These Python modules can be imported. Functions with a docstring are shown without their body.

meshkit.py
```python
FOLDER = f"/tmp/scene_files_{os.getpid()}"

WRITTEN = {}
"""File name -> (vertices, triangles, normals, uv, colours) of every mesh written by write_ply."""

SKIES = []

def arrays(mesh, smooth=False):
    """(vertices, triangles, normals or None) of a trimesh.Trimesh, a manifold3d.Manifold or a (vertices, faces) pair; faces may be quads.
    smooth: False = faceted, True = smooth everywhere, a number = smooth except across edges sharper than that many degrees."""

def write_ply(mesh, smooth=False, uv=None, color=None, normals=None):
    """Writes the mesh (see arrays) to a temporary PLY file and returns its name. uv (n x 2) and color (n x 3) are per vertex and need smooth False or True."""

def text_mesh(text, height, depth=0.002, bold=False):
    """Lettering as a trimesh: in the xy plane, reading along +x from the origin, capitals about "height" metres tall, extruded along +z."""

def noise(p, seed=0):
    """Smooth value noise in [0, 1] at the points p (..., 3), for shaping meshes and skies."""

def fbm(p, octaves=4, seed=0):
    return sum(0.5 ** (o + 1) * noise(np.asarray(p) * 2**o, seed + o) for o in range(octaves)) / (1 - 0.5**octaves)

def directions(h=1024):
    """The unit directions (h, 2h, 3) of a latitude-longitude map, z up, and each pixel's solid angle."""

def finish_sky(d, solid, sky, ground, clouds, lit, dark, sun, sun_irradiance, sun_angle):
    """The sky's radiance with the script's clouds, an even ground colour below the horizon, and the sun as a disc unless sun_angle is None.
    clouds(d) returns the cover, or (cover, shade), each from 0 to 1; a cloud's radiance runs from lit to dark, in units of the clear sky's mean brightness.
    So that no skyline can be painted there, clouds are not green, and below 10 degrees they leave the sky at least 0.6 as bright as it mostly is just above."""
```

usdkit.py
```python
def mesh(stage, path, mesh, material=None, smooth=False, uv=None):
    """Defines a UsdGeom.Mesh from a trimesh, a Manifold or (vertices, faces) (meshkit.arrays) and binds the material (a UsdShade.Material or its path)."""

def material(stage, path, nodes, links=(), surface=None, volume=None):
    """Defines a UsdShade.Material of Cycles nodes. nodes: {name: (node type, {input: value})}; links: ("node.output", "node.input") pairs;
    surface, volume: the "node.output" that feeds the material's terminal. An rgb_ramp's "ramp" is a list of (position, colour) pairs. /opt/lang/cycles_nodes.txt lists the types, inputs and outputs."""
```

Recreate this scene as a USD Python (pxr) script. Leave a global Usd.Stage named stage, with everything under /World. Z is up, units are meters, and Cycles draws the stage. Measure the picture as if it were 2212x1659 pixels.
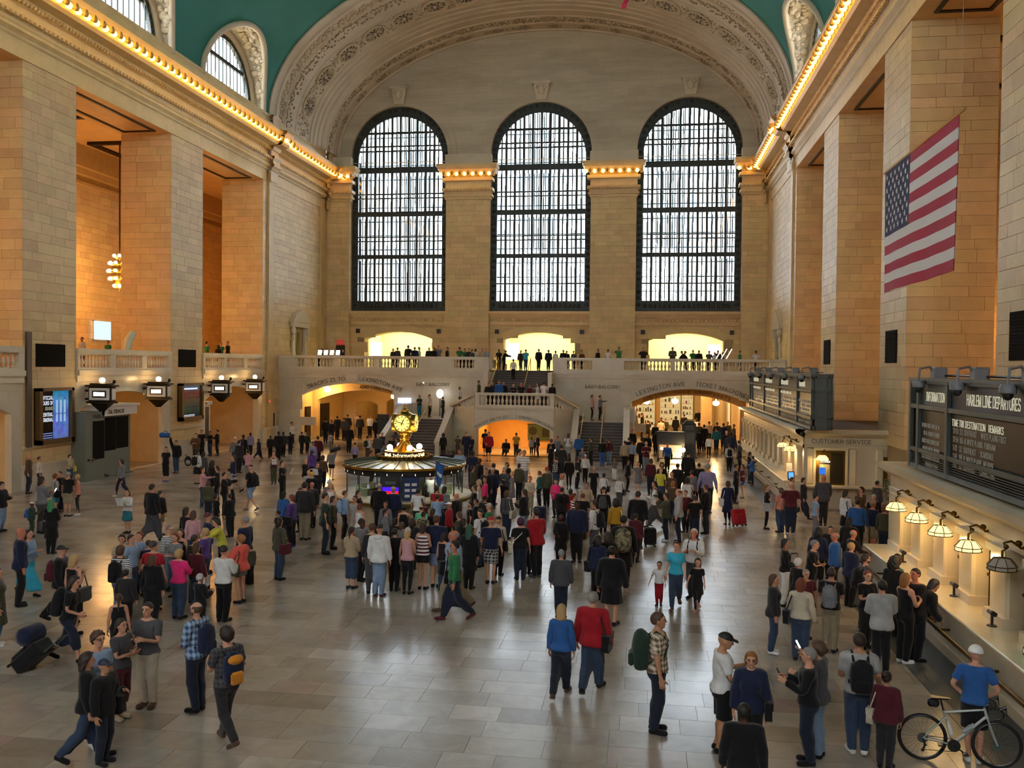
import math, random, zlib
import numpy as np, trimesh, manifold3d, usdkit, meshkit
from pxr import Gf, Sdf, Usd, UsdGeom, UsdLux, UsdShade, Vt
stage = Usd.Stage.CreateInMemory()
UsdGeom.SetStageUpAxis(stage, 'Z'); UsdGeom.SetStageMetersPerUnit(stage, 1.0)
UsdGeom.Xform.Define(stage, '/World'); UsdGeom.Scope.Define(stage, '/World/Looks')
PI = math.pi
# ---------------- camera (x right = south, y forward = east, z up) ----------------
FPX, YAW, PITCH, ROLL, CX, CH = 1898.18, 0.1461, 0.0198, 0.0107, 8.4722, 5.6957
EXPOSURE = 0.0
cF = np.array([-math.sin(YAW)*math.cos(PITCH), math.cos(YAW)*math.cos(PITCH), -math.sin(PITCH)])
_r = np.array([math.cos(YAW), math.sin(YAW), 0]); _u = np.cross(_r, cF)
cR = math.cos(ROLL)*_r + math.sin(ROLL)*_u; cU = -math.sin(ROLL)*_r + math.cos(ROLL)*_u
cC = np.array([CX, 0, CH])
cam = UsdGeom.Camera.Define(stage, '/World/camera')
cam.CreateHorizontalApertureAttr(36.0); cam.CreateVerticalApertureAttr(27.0); cam.CreateFocalLengthAttr(36.0*FPX/2212)
cam.CreateExposureAttr(EXPOSURE); cam.CreateClippingRangeAttr(Gf.Vec2f(0.1, 2000))
m4 = np.eye(4); m4[0, :3] = cR; m4[1, :3] = cU; m4[2, :3] = -cF; m4[3, :3] = cC
cam.AddTransformOp().Set(Gf.Matrix4d(*m4.ravel().tolist()))
def on(px, py, ax, val):            # the point where a line of sight meets the plane ax = val
    d = cF + cR*(px-1106)/FPX - cU*(py-829.5)/FPX; i = 'xyz'.index(ax)
    return cC + d*(val-cC[i])/d[i]
def proj(p):
    d = np.asarray(p, float)-cC; z = d@cF
    return np.stack([1106+FPX*(d@cR)/z, 829.5-FPX*(d@cU)/z], -1)
# ---------------- daylight: an overcast sky outside the tall windows ----------------
SKY = 6.3
dome = UsdLux.DomeLight.Define(stage, '/World/sky'); dome.CreateColorAttr(Gf.Vec3f(0.93, 0.97, 1.02)); dome.CreateIntensityAttr(SKY)
def rect_light(name, loc, u, v, size, color, power):
    """A rectangular lamp at loc, width along u, height along v, shining along u x v reversed (its local -z)."""
    l = UsdLux.RectLight.Define(stage, '/World/' + name); u = np.array(u, float); v = np.array(v, float); w = np.cross(u, v)
    m = np.eye(4); m[0, :3] = u; m[1, :3] = v; m[2, :3] = w; m[3, :3] = loc
    l.AddTransformOp().Set(Gf.Matrix4d(*m.ravel().tolist()))
    l.CreateWidthAttr(size[0]); l.CreateHeightAttr(size[1]); l.CreateColorAttr(Gf.Vec3f(*color)); l.CreateIntensityAttr(power)
    return l
# ---------------- helpers ----------------
CNT = {}
def num(parent, name):
    k = parent + '/' + name; n = CNT.get(k, 0); CNT[k] = n + 1
    return k if n == 0 else f'{k}_{n:03d}'
def keys(path, **kw):
    p = stage.GetPrimAtPath(path)
    for k, v in kw.items():
        if v: p.SetCustomDataByKey({'cat': 'category'}.get(k, k), v)
def thing(name, label=None, cat=None, loc=None, rz=0, parent='/World', **kw):
    path = num(parent, name); x = UsdGeom.Xform.Define(stage, path)
    if loc is not None:
        x.AddTranslateOp().Set(Gf.Vec3d(*map(float, loc)))
        if rz: x.AddRotateZOp().Set(float(rz))
    keys(path, label=label, cat=cat, **kw)
    return path
_tone = np.random.default_rng(3)
def obj(name, mesh, mat, parent='/World', smooth=False, **kw):
    if mesh is None: return None
    path = num(parent, name)
    m = usdkit.mesh(stage, path, mesh, mat, smooth=smooth)
    if name.endswith('_field'):        # one tone per block
        n = len(mesh[0])//8
        UsdGeom.PrimvarsAPI(m).CreatePrimvar('tone', Sdf.ValueTypeNames.FloatArray, 'vertex').Set(Vt.FloatArray.FromNumpy(np.repeat(_tone.random(n), 8).astype(np.float32)))
    keys(path, **kw)
    return path
def copy_of(src, name, loc, rz=0, sc=None, label=None, cat=None, group=None):
    path = num('/World', name); x = UsdGeom.Xform.Define(stage, path)
    x.GetPrim().GetReferences().AddInternalReference(src); x.GetPrim().SetInstanceable(True)
    x.ClearXformOpOrder(); x.AddTranslateOp().Set(Gf.Vec3d(*map(float, loc))); x.AddRotateZOp().Set(float(rz))
    keys(path, label=label, cat=cat, group=group)
    return path
def J(parts):
    """Joins (vertices, triangles) meshes into one."""
    V, F, n = [], [], 0
    for p in parts:
        if p is None: continue
        if hasattr(p, 'to_mesh') or hasattr(p, 'faces'): p = meshkit.arrays(p)[:2]
        v, f = np.asarray(p[0], float), np.asarray(p[1], int)
        if f.shape[1] == 4: f = np.vstack([f[:, [0, 1, 2]], f[:, [0, 2, 3]]])
        V.append(v); F.append(f + n); n += len(v)
    if not V: return None
    return np.vstack(V), np.vstack(F)
BF = np.array([[0,2,3],[0,3,1],[4,5,7],[4,7,6],[0,1,5],[0,5,4],[2,6,7],[2,7,3],[0,4,6],[0,6,2],[1,3,7],[1,7,5]])
def box(x0, x1, y0, y1, z0, z1):
    x0, x1 = min(x0, x1), max(x0, x1); y0, y1 = min(y0, y1), max(y0, y1); z0, z1 = min(z0, z1), max(z0, z1)
    return np.array([[x, y, z] for z in (z0, z1) for y in (y0, y1) for x in (x0, x1)]), BF
def obox(c, a, b, n):
    """A box of centre c and half axes a, b, n."""
    c, a, b, n = (np.asarray(q, float) for q in (c, a, b, n))
    v = np.array([c + i*a + j*b + k*n for k in (-1, 1) for j in (-1, 1) for i in (-1, 1)])
    return v, (BF if np.dot(np.cross(a, b), n) > 0 else BF[:, ::-1])
def bbox_bevel(x0, x1, y0, y1, z0, z1, r):
    """A box with chamfered edges."""
    c = np.array([(x0+x1)/2, (y0+y1)/2, (z0+z1)/2]); h = np.abs(np.array([x1-x0, y1-y0, z1-z0]))/2
    pts = [c + np.array([sx*(h[0]-r*(k != 0)), sy*(h[1]-r*(k != 1)), sz*(h[2]-r*(k != 2))]) for sx in (-1, 1) for sy in (-1, 1) for sz in (-1, 1) for k in range(3)]
    return manifold3d.Manifold.hull_points(np.array(pts))
def hull(pts): return manifold3d.Manifold.hull_points(np.asarray(pts, float))
def frame_of(t):
    t = t/(np.linalg.norm(t)+1e-12); a = np.cross(t, [0, 0, 1.0] if abs(t[2]) < .9 else [1.0, 0, 0]); a /= np.linalg.norm(a)
    return a, np.cross(t, a)
def tube(pts, r, n=8, caps=True):
    p = np.asarray(pts, float); t = np.gradient(p, axis=0) if len(p) > 2 else np.repeat(p[1:]-p[:1], 2, 0)
    r = np.broadcast_to(r, (len(p),)); ang = np.arange(n)*2*PI/n; V = []
    a0 = None
    for i in range(len(p)):
        ti = t[i]/(np.linalg.norm(t[i])+1e-12)
        if a0 is None: a, b = frame_of(ti)
        else:
            a = a0 - ti*np.dot(a0, ti); a /= np.linalg.norm(a)+1e-12; b = np.cross(ti, a)
        a0 = a; V.append(p[i] + r[i]*(np.cos(ang)[:, None]*a + np.sin(ang)[:, None]*b))
    V = np.vstack(V); F = []
    for i in range(len(p)-1):
        for j in range(n):
            k = (j+1) % n; F += [[i*n+j, i*n+k, (i+1)*n+k], [i*n+j, (i+1)*n+k, (i+1)*n+j]]
    if caps:
        m = (len(p)-1)*n
        for j in range(1, n-1): F += [[0, j+1, j], [m, m+j, m+j+1]]
    return V, np.array(F)
def lathe(prof, n=16, c=(0, 0, 0)):
    """Turns (radius, height) pairs about the z axis."""
    prof = np.asarray(prof, float); ang = np.arange(n)*2*PI/n; k = len(prof)
    V = np.stack([prof[:, None, 0]*np.cos(ang), prof[:, None, 0]*np.sin(ang), np.repeat(prof[:, 1:], n, 1)], -1).reshape(-1, 3) + np.array(c, float)
    F = []
    for i in range(k-1):
        for j in range(n):
            q = (j+1) % n
            if prof[i, 0] > 1e-6: F.append([i*n+j, i*n+q, (i+1)*n+q])
            if prof[i+1, 0] > 1e-6: F.append([i*n+j, (i+1)*n+q, (i+1)*n+j])
    return V, np.array(F)
def prism(poly, h0, h1, plane='xy', holes=()):
    """Extrudes a polygon; plane gives the two axes of its points, the third runs from h0 to h1."""
    from shapely.geometry import Polygon
    m = trimesh.creation.extrude_polygon(Polygon(poly, holes), h1-h0, engine='earcut'); v = np.array(m.vertices); v[:, 2] += h0
    f = np.array(m.faces)
    if plane == 'xz': v = v[:, [0, 2, 1]]; f = f[:, ::-1]
    if plane == 'yz': v = v[:, [2, 0, 1]]
    return v, f
def grid(P):
    """A surface through a grid of points (m, n, 3)."""
    m, n = P.shape[:2]; i, j = np.meshgrid(np.arange(m-1), np.arange(n-1), indexing='ij')
    q = np.stack([i*n+j, i*n+j+1, (i+1)*n+j+1, (i+1)*n+j], -1).reshape(-1, 4)
    return P.reshape(-1, 3), np.vstack([q[:, [0, 1, 2]], q[:, [0, 2, 3]]])
def ball(c, r, lv=1, sc=(1, 1, 1)):
    m = ICO[lv]; return m[0]*r*np.array(sc) + np.array(c), m[1]
ICO = {}
for _l in (0, 1, 2, 3):
    _m = trimesh.creation.icosphere(_l); ICO[_l] = (np.array(_m.vertices), np.array(_m.faces))
def move(m, loc=(0, 0, 0), rz=0, rx=0, ry=0, s=1):
    v, f = meshkit.arrays(m)[:2] if not isinstance(m, tuple) else m
    v = np.asarray(v, float)*s
    for ang, (i, k) in ((rx, (1, 2)), (ry, (2, 0)), (rz, (0, 1))):
        if ang:
            c, s_ = math.cos(ang), math.sin(ang); w = v.copy(); w[:, i] = c*v[:, i]-s_*v[:, k]; w[:, k] = s_*v[:, i]+c*v[:, k]; v = w
    return v + np.array(loc, float), f
# ---------------- materials ----------------
MATS = {}
def lin(c):
    if isinstance(c, str): c = [int(c[i:i+2], 16)/255 for i in (0, 2, 4)]
    return tuple(x/12.92 if x <= .04045 else ((x+.055)/1.055)**2.4 for x in c)
def mat(name, nodes, links, surface):
    if name not in MATS: MATS[name] = usdkit.material(stage, '/World/Looks/' + name, nodes, links, surface=surface)
    return MATS[name]
def paint(name, c, rough=.6, metal=0, spec=.5, **kw):
    return mat(name, {'p': ('principled_bsdf', dict(base_color=lin(c), roughness=rough, metallic=metal, specular_ior_level=spec, **kw))}, [], 'p.BSDF')
def glow(name, c, power):
    return mat(name, {'e': ('emission', dict(color=lin(c), strength=power))}, [], 'e.emission')
def stone(name, c, var=.12, rough=.55, scale=1.5, spec=.35, island=False, bump=.0, hue=.01):
    """Stone whose tone differs from block to block, with soft mottling."""
    src = ('attribute', 'fac') if island else ('object_info', 'random')
    n = {'o': (src[0], {'attribute': 'tone'} if island else {}), 'g': ('geometry', {}), 'n': ('noise_texture', dict(scale=scale, detail=5, roughness=.6)),
         'm1': ('map_range', dict(from_min=0, from_max=1, to_min=1-var, to_max=1+var)), 'm2': ('map_range', dict(from_min=.25, from_max=.75, to_min=.88, to_max=1.1)),
         'mm': ('math', dict(math_type='multiply')), 'w': ('math', dict(math_type='multiply', value2=7.31)), 'fr': ('math', dict(math_type='fraction')),
         'hm': ('map_range', dict(from_min=0, from_max=1, to_min=.5-hue, to_max=.5+hue)),
         'h': ('hsv', dict(color=lin(c), saturation=1, fac=1)), 'p': ('principled_bsdf', dict(roughness=rough, specular_ior_level=spec))}
    l = [('o.'+src[1], 'm1.value'), ('g.position', 'n.vector'), ('n.fac', 'm2.value'), ('m1.result', 'mm.value1'), ('m2.result', 'mm.value2'), ('mm.value', 'h.value'),
         ('o.'+src[1], 'w.value1'), ('w.value', 'fr.value1'), ('fr.value', 'hm.value'), ('hm.result', 'h.hue'), ('h.color', 'p.base_color')]
    return mat(name, n, l, 'p.BSDF')
LIME = stone('limestone', 'C8AC7A', .10)
LIMES = stone('limestone_field', 'C8AC7A', .10, island=True)
JOINT = paint('mortar', '93805C', .9)
PLASTER = stone('plaster', 'BCAE94', .02, .7, .6)
MARBLE = stone('balcony_marble', 'C6BBA4', .04, .3, .8, .5)
BOTT = stone('marble', 'C2B394', .05, .28, 1.2, .5)
BRASS = paint('brass', 'B8923C', .3, 1)
DBRASS = paint('aged_brass', '5E4822', .5, 1)
BRONZE = paint('bronze', '3B3426', .4, .8)
IRON = paint('window_iron', '2C322F', .5, .3)
BLACK = paint('black_paint', '141414', .5)
DGREY = paint('grey_green_metal', '4A524F', .45, .2)
GRILLE = paint('dark_grille', '16130F', .9, 0, .1)
TEAL = stone('teal_plaster', '2B6E63', .0, .8, .3)
LETTER = paint('incised_letter', '655C4A', .9)
WARM = glow('warm_bulb', 'FFC45A', 9)
CBULB = glow('cornice_bulb', 'FFC454', 9)
HOT = glow('hot_bulb', 'FFD08A', 45)
WHITEG = glow('white_sign', 'FFFFF0', 3)
PANE = mat('window_glass', {'t': ('transparent_bsdf', dict(color=(.93, .97, 1))), 'g': ('glossy_bsdf', dict(color=(.9, .9, .9), roughness=.05)), 'm': ('mix_closure', dict(fac=.07))},
           [('t.BSDF', 'm.closure1'), ('g.BSDF', 'm.closure2')], 'm.closure')
MATTE = paint('matt_black', '15130F', .9, 0, .1)
def sphere_light(name, loc, r, color, power):
    l = UsdLux.SphereLight.Define(stage, num('/World', name)); l.AddTranslateOp().Set(Gf.Vec3d(*map(float, loc)))
    l.CreateRadiusAttr(r); l.CreateColorAttr(Gf.Vec3f(*color)); l.CreateIntensityAttr(power)
# ================= the setting =================
W, E, ZS, BAL = 18.3, 72.76, 18.8, 5.42
PIERS = [(-13.9, -10.22), (-1.7, 1.98), (10.5, 14.18), (22.7, 26.38), (34.9, 38.57), (47.11, 50.79)]
rng = random.Random(7)
def stones(parent, O, U, N, width, z0, z1, m=LIME, mf=LIMES, bw=1.22, courses=(.5, .38), hole=None, gap=.012, limit=300, name='stone', view=True):
    """Courses of separate stone blocks on a wall face: O its lower corner, U along it, N out of it."""
    O, U, N = (np.asarray(q, float) for q in (O, U, N)); blocks = []; z, k = z0, 0
    while z < z1-.05:
        h = min(courses[k % len(courses)], z1-z); x = -bw*(.5 if k % 2 else 0)*(.9+.2*rng.random())
        while x < width-.02:
            w = bw*rng.choice((.8, 1, 1, 1.25)); a, b = max(0, x), min(width, x+w)
            if width-b < .3: b = width; w = b-x+1e-3
            if b-a > .06 and not (hole and hole((a+b)/2, z+h/2)):
                pr = rng.random()*.006
                c = O + U*(a+b)/2 + np.array([0, 0, z+h/2-O[2]]) + N*(pr-.035)
                blocks.append(obox(c, U*(b-a-gap)/2, [0, 0, (h-gap)/2], N*.035))
            x += w
        z += h; k += 1
    if not view: 
        return obj('stone_field', J(blocks), mf, parent, kind='stuff') if blocks else None
    for bk in blocks[:limit]: obj(name, bk, m, parent)
    if len(blocks) > limit: obj('stone_field', J(blocks[limit:]), mf, parent, kind='stuff')
def sill(x): return x
# ---- floor
fl = thing('floor', kind='structure')
obj('slab', box(-40, 40, -14, 98, -.3, -.012), paint('slab', '5A5145', .8), fl)
TILE = lambda nm, isl: (lambda src: mat(nm, {'o': (src[0], {'attribute': 'tone'} if isl else {}), 'g': ('geometry', {}), 'n': ('noise_texture', dict(scale=2.2, detail=6, roughness=.65, distortion=.6)), 'n2': ('noise_texture', dict(scale=.22, detail=2)),
    'r': ('rgb_ramp', {'ramp': [(0, lin('877C6E')), (.2, lin('9A8F80')), (.5, lin('A4998A')), (.75, lin('958C82')), (.92, lin('AEA497')), (1, lin('937C74'))]}),
    'm2': ('map_range', dict(from_min=.3, from_max=.7, to_min=.82, to_max=1.12)), 'm3': ('map_range', dict(from_min=.35, from_max=.65, to_min=.9, to_max=1.06)), 'mm': ('math', dict(math_type='multiply')),
    'h': ('hsv', dict(fac=1)), 'rr': ('map_range', dict(from_min=.3, from_max=.7, to_min=.16, to_max=.34)), 'b': ('bump', dict(strength=.05, distance=.01)), 'n3': ('noise_texture', dict(scale=3, detail=3)),
    'p': ('principled_bsdf', dict(specular_ior_level=.26))},
    [('o.'+src[1], 'r.fac'), ('g.position', 'n.vector'), ('g.position', 'n2.vector'), ('n.fac', 'm2.value'), ('n2.fac', 'm3.value'), ('m2.result', 'mm.value1'), ('m3.result', 'mm.value2'), ('mm.value', 'h.value'), ('r.color', 'h.color'), ('h.color', 'p.base_color'),
     ('n2.fac', 'rr.value'), ('rr.result', 'p.roughness'), ('g.position', 'n3.vector'), ('n3.fac', 'b.height'), ('b.normal', 'p.normal')], 'p.BSDF'))(('attribute', 'fac') if isl else ('object_info', 'random'))
TA, TB = TILE('floor_marble', False), TILE('floor_marble_field', True)
tiles = []; k = 0; y = 6.0
while y < 98:
    x = -30 + (.5 if k % 2 else 0)
    while x < 30:
        w = rng.choice((.8, .95, .95, 1.15)); d = .6
        if y > 62.4 and abs(x) > 30: break
        tiles.append((x+.003, min(x+w, 30)-.003, y+.003, y+d-.003)); x += w
    y += .6; k += 1
def seen(t):
    c = np.array([(t[0]+t[1])/2, (t[2]+t[3])/2, 0]); 
    if (c-cC)@cF < 3: return 1e9
    p = proj(c); return np.linalg.norm(c-cC) if -60 < p[0] < 2270 and p[1] < 1700 and t[1] < 16 else 1e9
tiles.sort(key=seen)
for t in tiles[:300]: obj('tile', box(*t, -.012, 0), TA, fl)
obj('tile_field', J([box(*t, -.012, 0) for t in tiles[300:]]), TB, fl, kind='stuff')
# ---- side walls
LSPAN = (44.4, 60)
def side(s, name):
    wl = thing(name, kind='structure')
    U, N = (0, 1, 0), (-s, 0, 0)
    for (y0, y1) in PIERS:
        vis = y1 > 22 and not (s > 0 and y1 < 20)
        zb = 5.3 if s < 0 else 3.0
        core = obj('pier', box(s*(W+.04), s*(W+3.06), y0+.04, y1-.04, 0, 20), JOINT, wl)
        stones(core, (s*W, y0, 0), U, N, y1-y0, 0 if s < 0 else 2.7, ZS, view=vis)
        stones(core, (s*W, y0, 0) if s > 0 else (s*(W+3.1), y0, 0), (1, 0, 0), (0, -1, 0), 3.1, 0 if s < 0 else 2.7, ZS, view=vis)
        if not vis: continue
        if s < 0: stones(core, (s*(W+3.1), y1, 0), (1, 0, 0), (0, 1, 0), 3.1, 5, ZS, view=False)
        yc = (y0+y1)/2; gz = 5.98
        g = obj('air_grille', box(s*(W-.03), s*(W+.02), yc-1.0, yc+1.0, gz-.52, gz+.52) if s < 0 else box(s*(W-.03), s*(W+.02), yc-.72, yc+.88, 6.0, 7.3), GRILLE, wl)
        zz = np.arange(gz-.48, gz+.5, .09) if s < 0 else np.arange(6.05, 7.3, .09)
        for z in zz: obj('slat', box(s*(W-.05), s*(W-.03), yc-.95 if s < 0 else yc-.68, yc+.95 if s < 0 else yc+.84, z, z+.035), GRILLE, g)
    # corner stretch between the last opening and the end wall
    core = obj('corner_wall', box(s*(W+.04), s*(W+3.06), 59.48, E+3, 0, 20), JOINT, wl)
    hole = (lambda a, z: 64.9 < a+59.44 < 67.4 and 5.4 < z < 9.3) 
    stones(core, (s*W, 59.44, 0), U, N, E-59.44, 0 if s < 0 else 3, ZS+1, hole=hole)
    stones(core, (s*W, 59.44, 0) if s > 0 else (s*(W+3.1), 59.44, 0), (1, 0, 0), (0, -1, 0), 3.1, 3, ZS, view=True)
    for yy in (60.2, 70.6):
        obj('pilaster_strip', box(s*(W-.14), s*W, yy, yy+.85, 0 if s < 0 else 3, 19.7), LIME, wl)
    # balcony door with a carved pediment on the corner wall
    obj('niche', box(s*(W+.2), s*(W+.1), 64.9, 67.4, BAL, 9.3), MARBLE, wl)
    for q in (64.75, 67.15): obj('door_jamb', box(s*(W-.12), s*(W+.1), q, q+.4, BAL, 8.6), MARBLE, wl)
    obj('niche_shutter', box(s*(W+.08), s*(W+.02), 65.9, 66.4, BAL, 8.2), BRONZE, wl)
    obj('pediment', J([box(s*(W-.25), s*(W+.1), 64.5, 67.8, 8.6, 9.0), prism([(64.4, 9.0), (67.9, 9.0), (67.4, 9.5), (66.15, 10.0), (64.9, 9.5)], min(s*(W-.3), s*(W+.1)), max(s*(W-.3), s*(W+.1)), 'yz')]), MARBLE, wl)
    for q in (64.7, 67.5): obj('scroll_bracket', J([ball((s*(W-.16), q, 8.3), .2, 1, (1, 1, 1.6)), ball((s*(W-.12), q, 7.75), .14, 1, (1, 1, 1.8))]), MARBLE, wl, smooth=True)
    # beams over the openings, passage ceiling, passage back wall
    obj('lintel', box(s*W, s*(W+3.1), -13.9, E, ZS, 23.3), LIME, wl)
    # coffer mouldings under each lintel
    for i in range(3, 6):
        a = PIERS[i][1]; b = PIERS[i+1][0] if i < 5 else 59.44
        ring = [box(s*(W+.55), s*(W+.7), a+.7, b-.7, ZS-.07, ZS), box(s*(W+2.4), s*(W+2.55), a+.7, b-.7, ZS-.07, ZS), box(s*(W+.7), s*(W+2.4), a+.7, a+.85, ZS-.07, ZS), box(s*(W+.7), s*(W+2.4), b-.85, b-.7, ZS-.07, ZS)]
        obj('coffer_moulding', J(ring), BRONZE, wl)
    obj('passage_ceiling', box(s*(W+3.0), s*30, -14, E, ZS+.9, ZS+1.2), LIME, wl)
    for yy in (30.6, 42.8, 55.0): obj('coffer_moulding', J([box(s*(W+4), s*(W+4.3), yy-3.2, yy+3.2, ZS+.7, ZS+.9), box(s*(W+8), s*(W+8.3), yy-3.2, yy+3.2, ZS+.7, ZS+.9), box(s*(W+4), s*(W+8.3), yy-3.4, yy-3.1, ZS+.7, ZS+.9), box(s*(W+4), s*(W+8.3), yy+3.1, yy+3.4, ZS+.7, ZS+.9)]), BRONZE, wl)
    bw = obj('passage_wall', box(s*28.04, s*28.6, -14, 74, 0, 20), JOINT, wl)
    stones(bw, (s*28, 20, 0), U, N, 54, 5, ZS-.6, view=False)
    obj('passage_cornice', J([box(s*27.3, s*28, -14, 74, ZS-.5, ZS+.9), box(s*27.6, s*28, -14, 74, ZS-.9, ZS-.5), box(s*27.8, s*28, -14, 74, ZS-1.5, ZS-1.3)]), LIME, wl)
    if s < 0: 
        for yy in (58.6, 47.2): obj('corbel', J([ball((-27.7, yy, 16.9), .3, 1, (1, .8, 1.5)), box(-28, -27.2, yy-.45, yy+.45, 17.2, 17.7), ball((-27.8, yy, 16.2), .2, 1)]), LIME, wl, smooth=40)
    obj('end_cap', box(s*(W+.0), s*30, E-.2, E+.3, 0, 20), LIME, wl); obj('end_cap', box(s*W, s*30, -14.3, -14, 0, 20), LIME, wl)
    obj('passage_floor', box(s*(W+.1), s*30, -14, E, 4.9, BAL) if s < 0 else box(28.7, 30, -14, E, 4.6, BAL), BOTT, wl)
    return wl
WL, WR = side(-1, 'wall_left'), side(1, 'wall_right')
# ---- entablature: mouldings, frieze, modillions with bulbs, parapet
PROF = [(0, 18.8), (.06, 18.8), (.06, 19.55), (.14, 19.6), (.14, 19.72), (.32, 19.85), (.32, 19.98), (.22, 20.1), (.22, 20.25), (.36, 20.45), (.36, 20.55), (.1, 20.62), (.1, 21.0), (.2, 21.05), (.3, 21.2), (.3, 21.3), (.85, 21.36), (1.0, 21.5),
        (1.0, 21.78), (1.1, 21.85), (1.1, 21.98), (1.3, 22.2), (1.3, 22.35), (.2, 22.45), (.2, 23.3), (.28, 23.4), (.28, 23.5), (-.4, 23.5)]
def cornice(s, tr, y0, y1, off=0.0, nm='entablature'):
    P = np.array([[(s*(W-o-off), yy, z) for yy in (y0, y1)] for o, z in PROF]); v, f = grid(P)
    return obj(nm, (v, f if s < 0 else f[:, ::-1]), LIME, tr)
def bulbs_at(tr, c, n):
    """One scroll modillion and the round bulb hung beside it; n is the way out of the wall."""
    c, n = np.asarray(c, float), np.asarray(n, float); t = np.cross(n, [0, 0, 1.0])
    br = obj('modillion', J([obox(c+n*.05-t*.17+[0, 0, .12], t*.085, n*.42, [0, 0, .1]), ball(c+n*.42-t*.17+[0, 0, .0], .13, 1), ball(c-n*.1-t*.17+[0, 0, -.02], .12, 1)]), GILT, tr, smooth=40)
    obj('bulb', ball(c+n*.28+t*.17+[0, 0, .0], .165, 1), CBULB, tr, smooth=True)
GILT = paint('gilded_plaster', 'C79A4A', .5)
for s, nm in ((-1, 'trim_1'), (1, 'trim_2')):
    tr = thing(nm, kind='structure')
    cornice(s, tr, -13.9, 59.9); cornice(s, tr, 59.9, 61.2, .3, 'cornice_break'); cornice(s, tr, 61.2, 71.2, 0); cornice(s, tr, 71.2, E-.01, .3, 'cornice_break')
    obj('dentil_row', J([box(s*(W-.36), s*(W-.5), y, y+.16, 20.3, 20.45) for y in np.arange(18, 72, .3)]), LIME, tr, kind='stuff')
    obj('leaf_row', J([ball((s*(W-.3), y, 21.12), .1, 0, (1, .7, 1.2)) for y in np.arange(18, 72, .24)]), LIME, tr, kind='stuff')
    for y in np.arange(20.2, 72.2, .675):
        bulbs_at(tr, (s*(W-.98 - (.3 if 59.9 < y < 61.2 or y > 71.2 else 0)), y, 21.6), (-s, 0, 0))
# ---- end wall
WX = (-12.09, 0.0, 12.09); WW = 8.38/2; ZB, ZSP = 10.3, 23.46
wb = thing('wall_back', kind='structure')
def win_poly(cx, r, zb=ZB, zs=ZSP, n=25): return [(cx+r, zb)] + [(cx+r*math.cos(t), zs+r*math.sin(t)) for t in np.linspace(0, PI, n)] + [(cx-r, zb)]
def arch_poly(cx, hw, z0, zs, rise, n=17):
    R = (hw*hw+rise*rise)/(2*rise); a = math.asin(hw/R)
    return [(cx+hw, z0)] + [(cx+R*math.sin(t), zs+rise-R+R*math.cos(t)) for t in np.linspace(a, -a, n)] + [(cx-hw, z0)]
STORE = [arch_poly(c, 3.0, BAL, 7.95, .62) for c in (-12.09, -.02, 12.02)]
def tym(a, z0, b, n=60): return [(a*math.cos(t), z0+b*math.sin(t)) for t in np.linspace(0, PI, n)]
outer = [(-18.6, 4.5), (18.6, 4.5), (18.6, 23.5)] + [(q[0]*1.07, q[1]+.8) for q in tym(17.4, 23.5, 10.7)] + [(-18.6, 23.5)]
end_core = prism(outer, E+.04, E+1.3, 'xz', [win_poly(c, WW) for c in WX] + STORE)
obj('end_wall_core', end_core, JOINT, wb)
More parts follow.
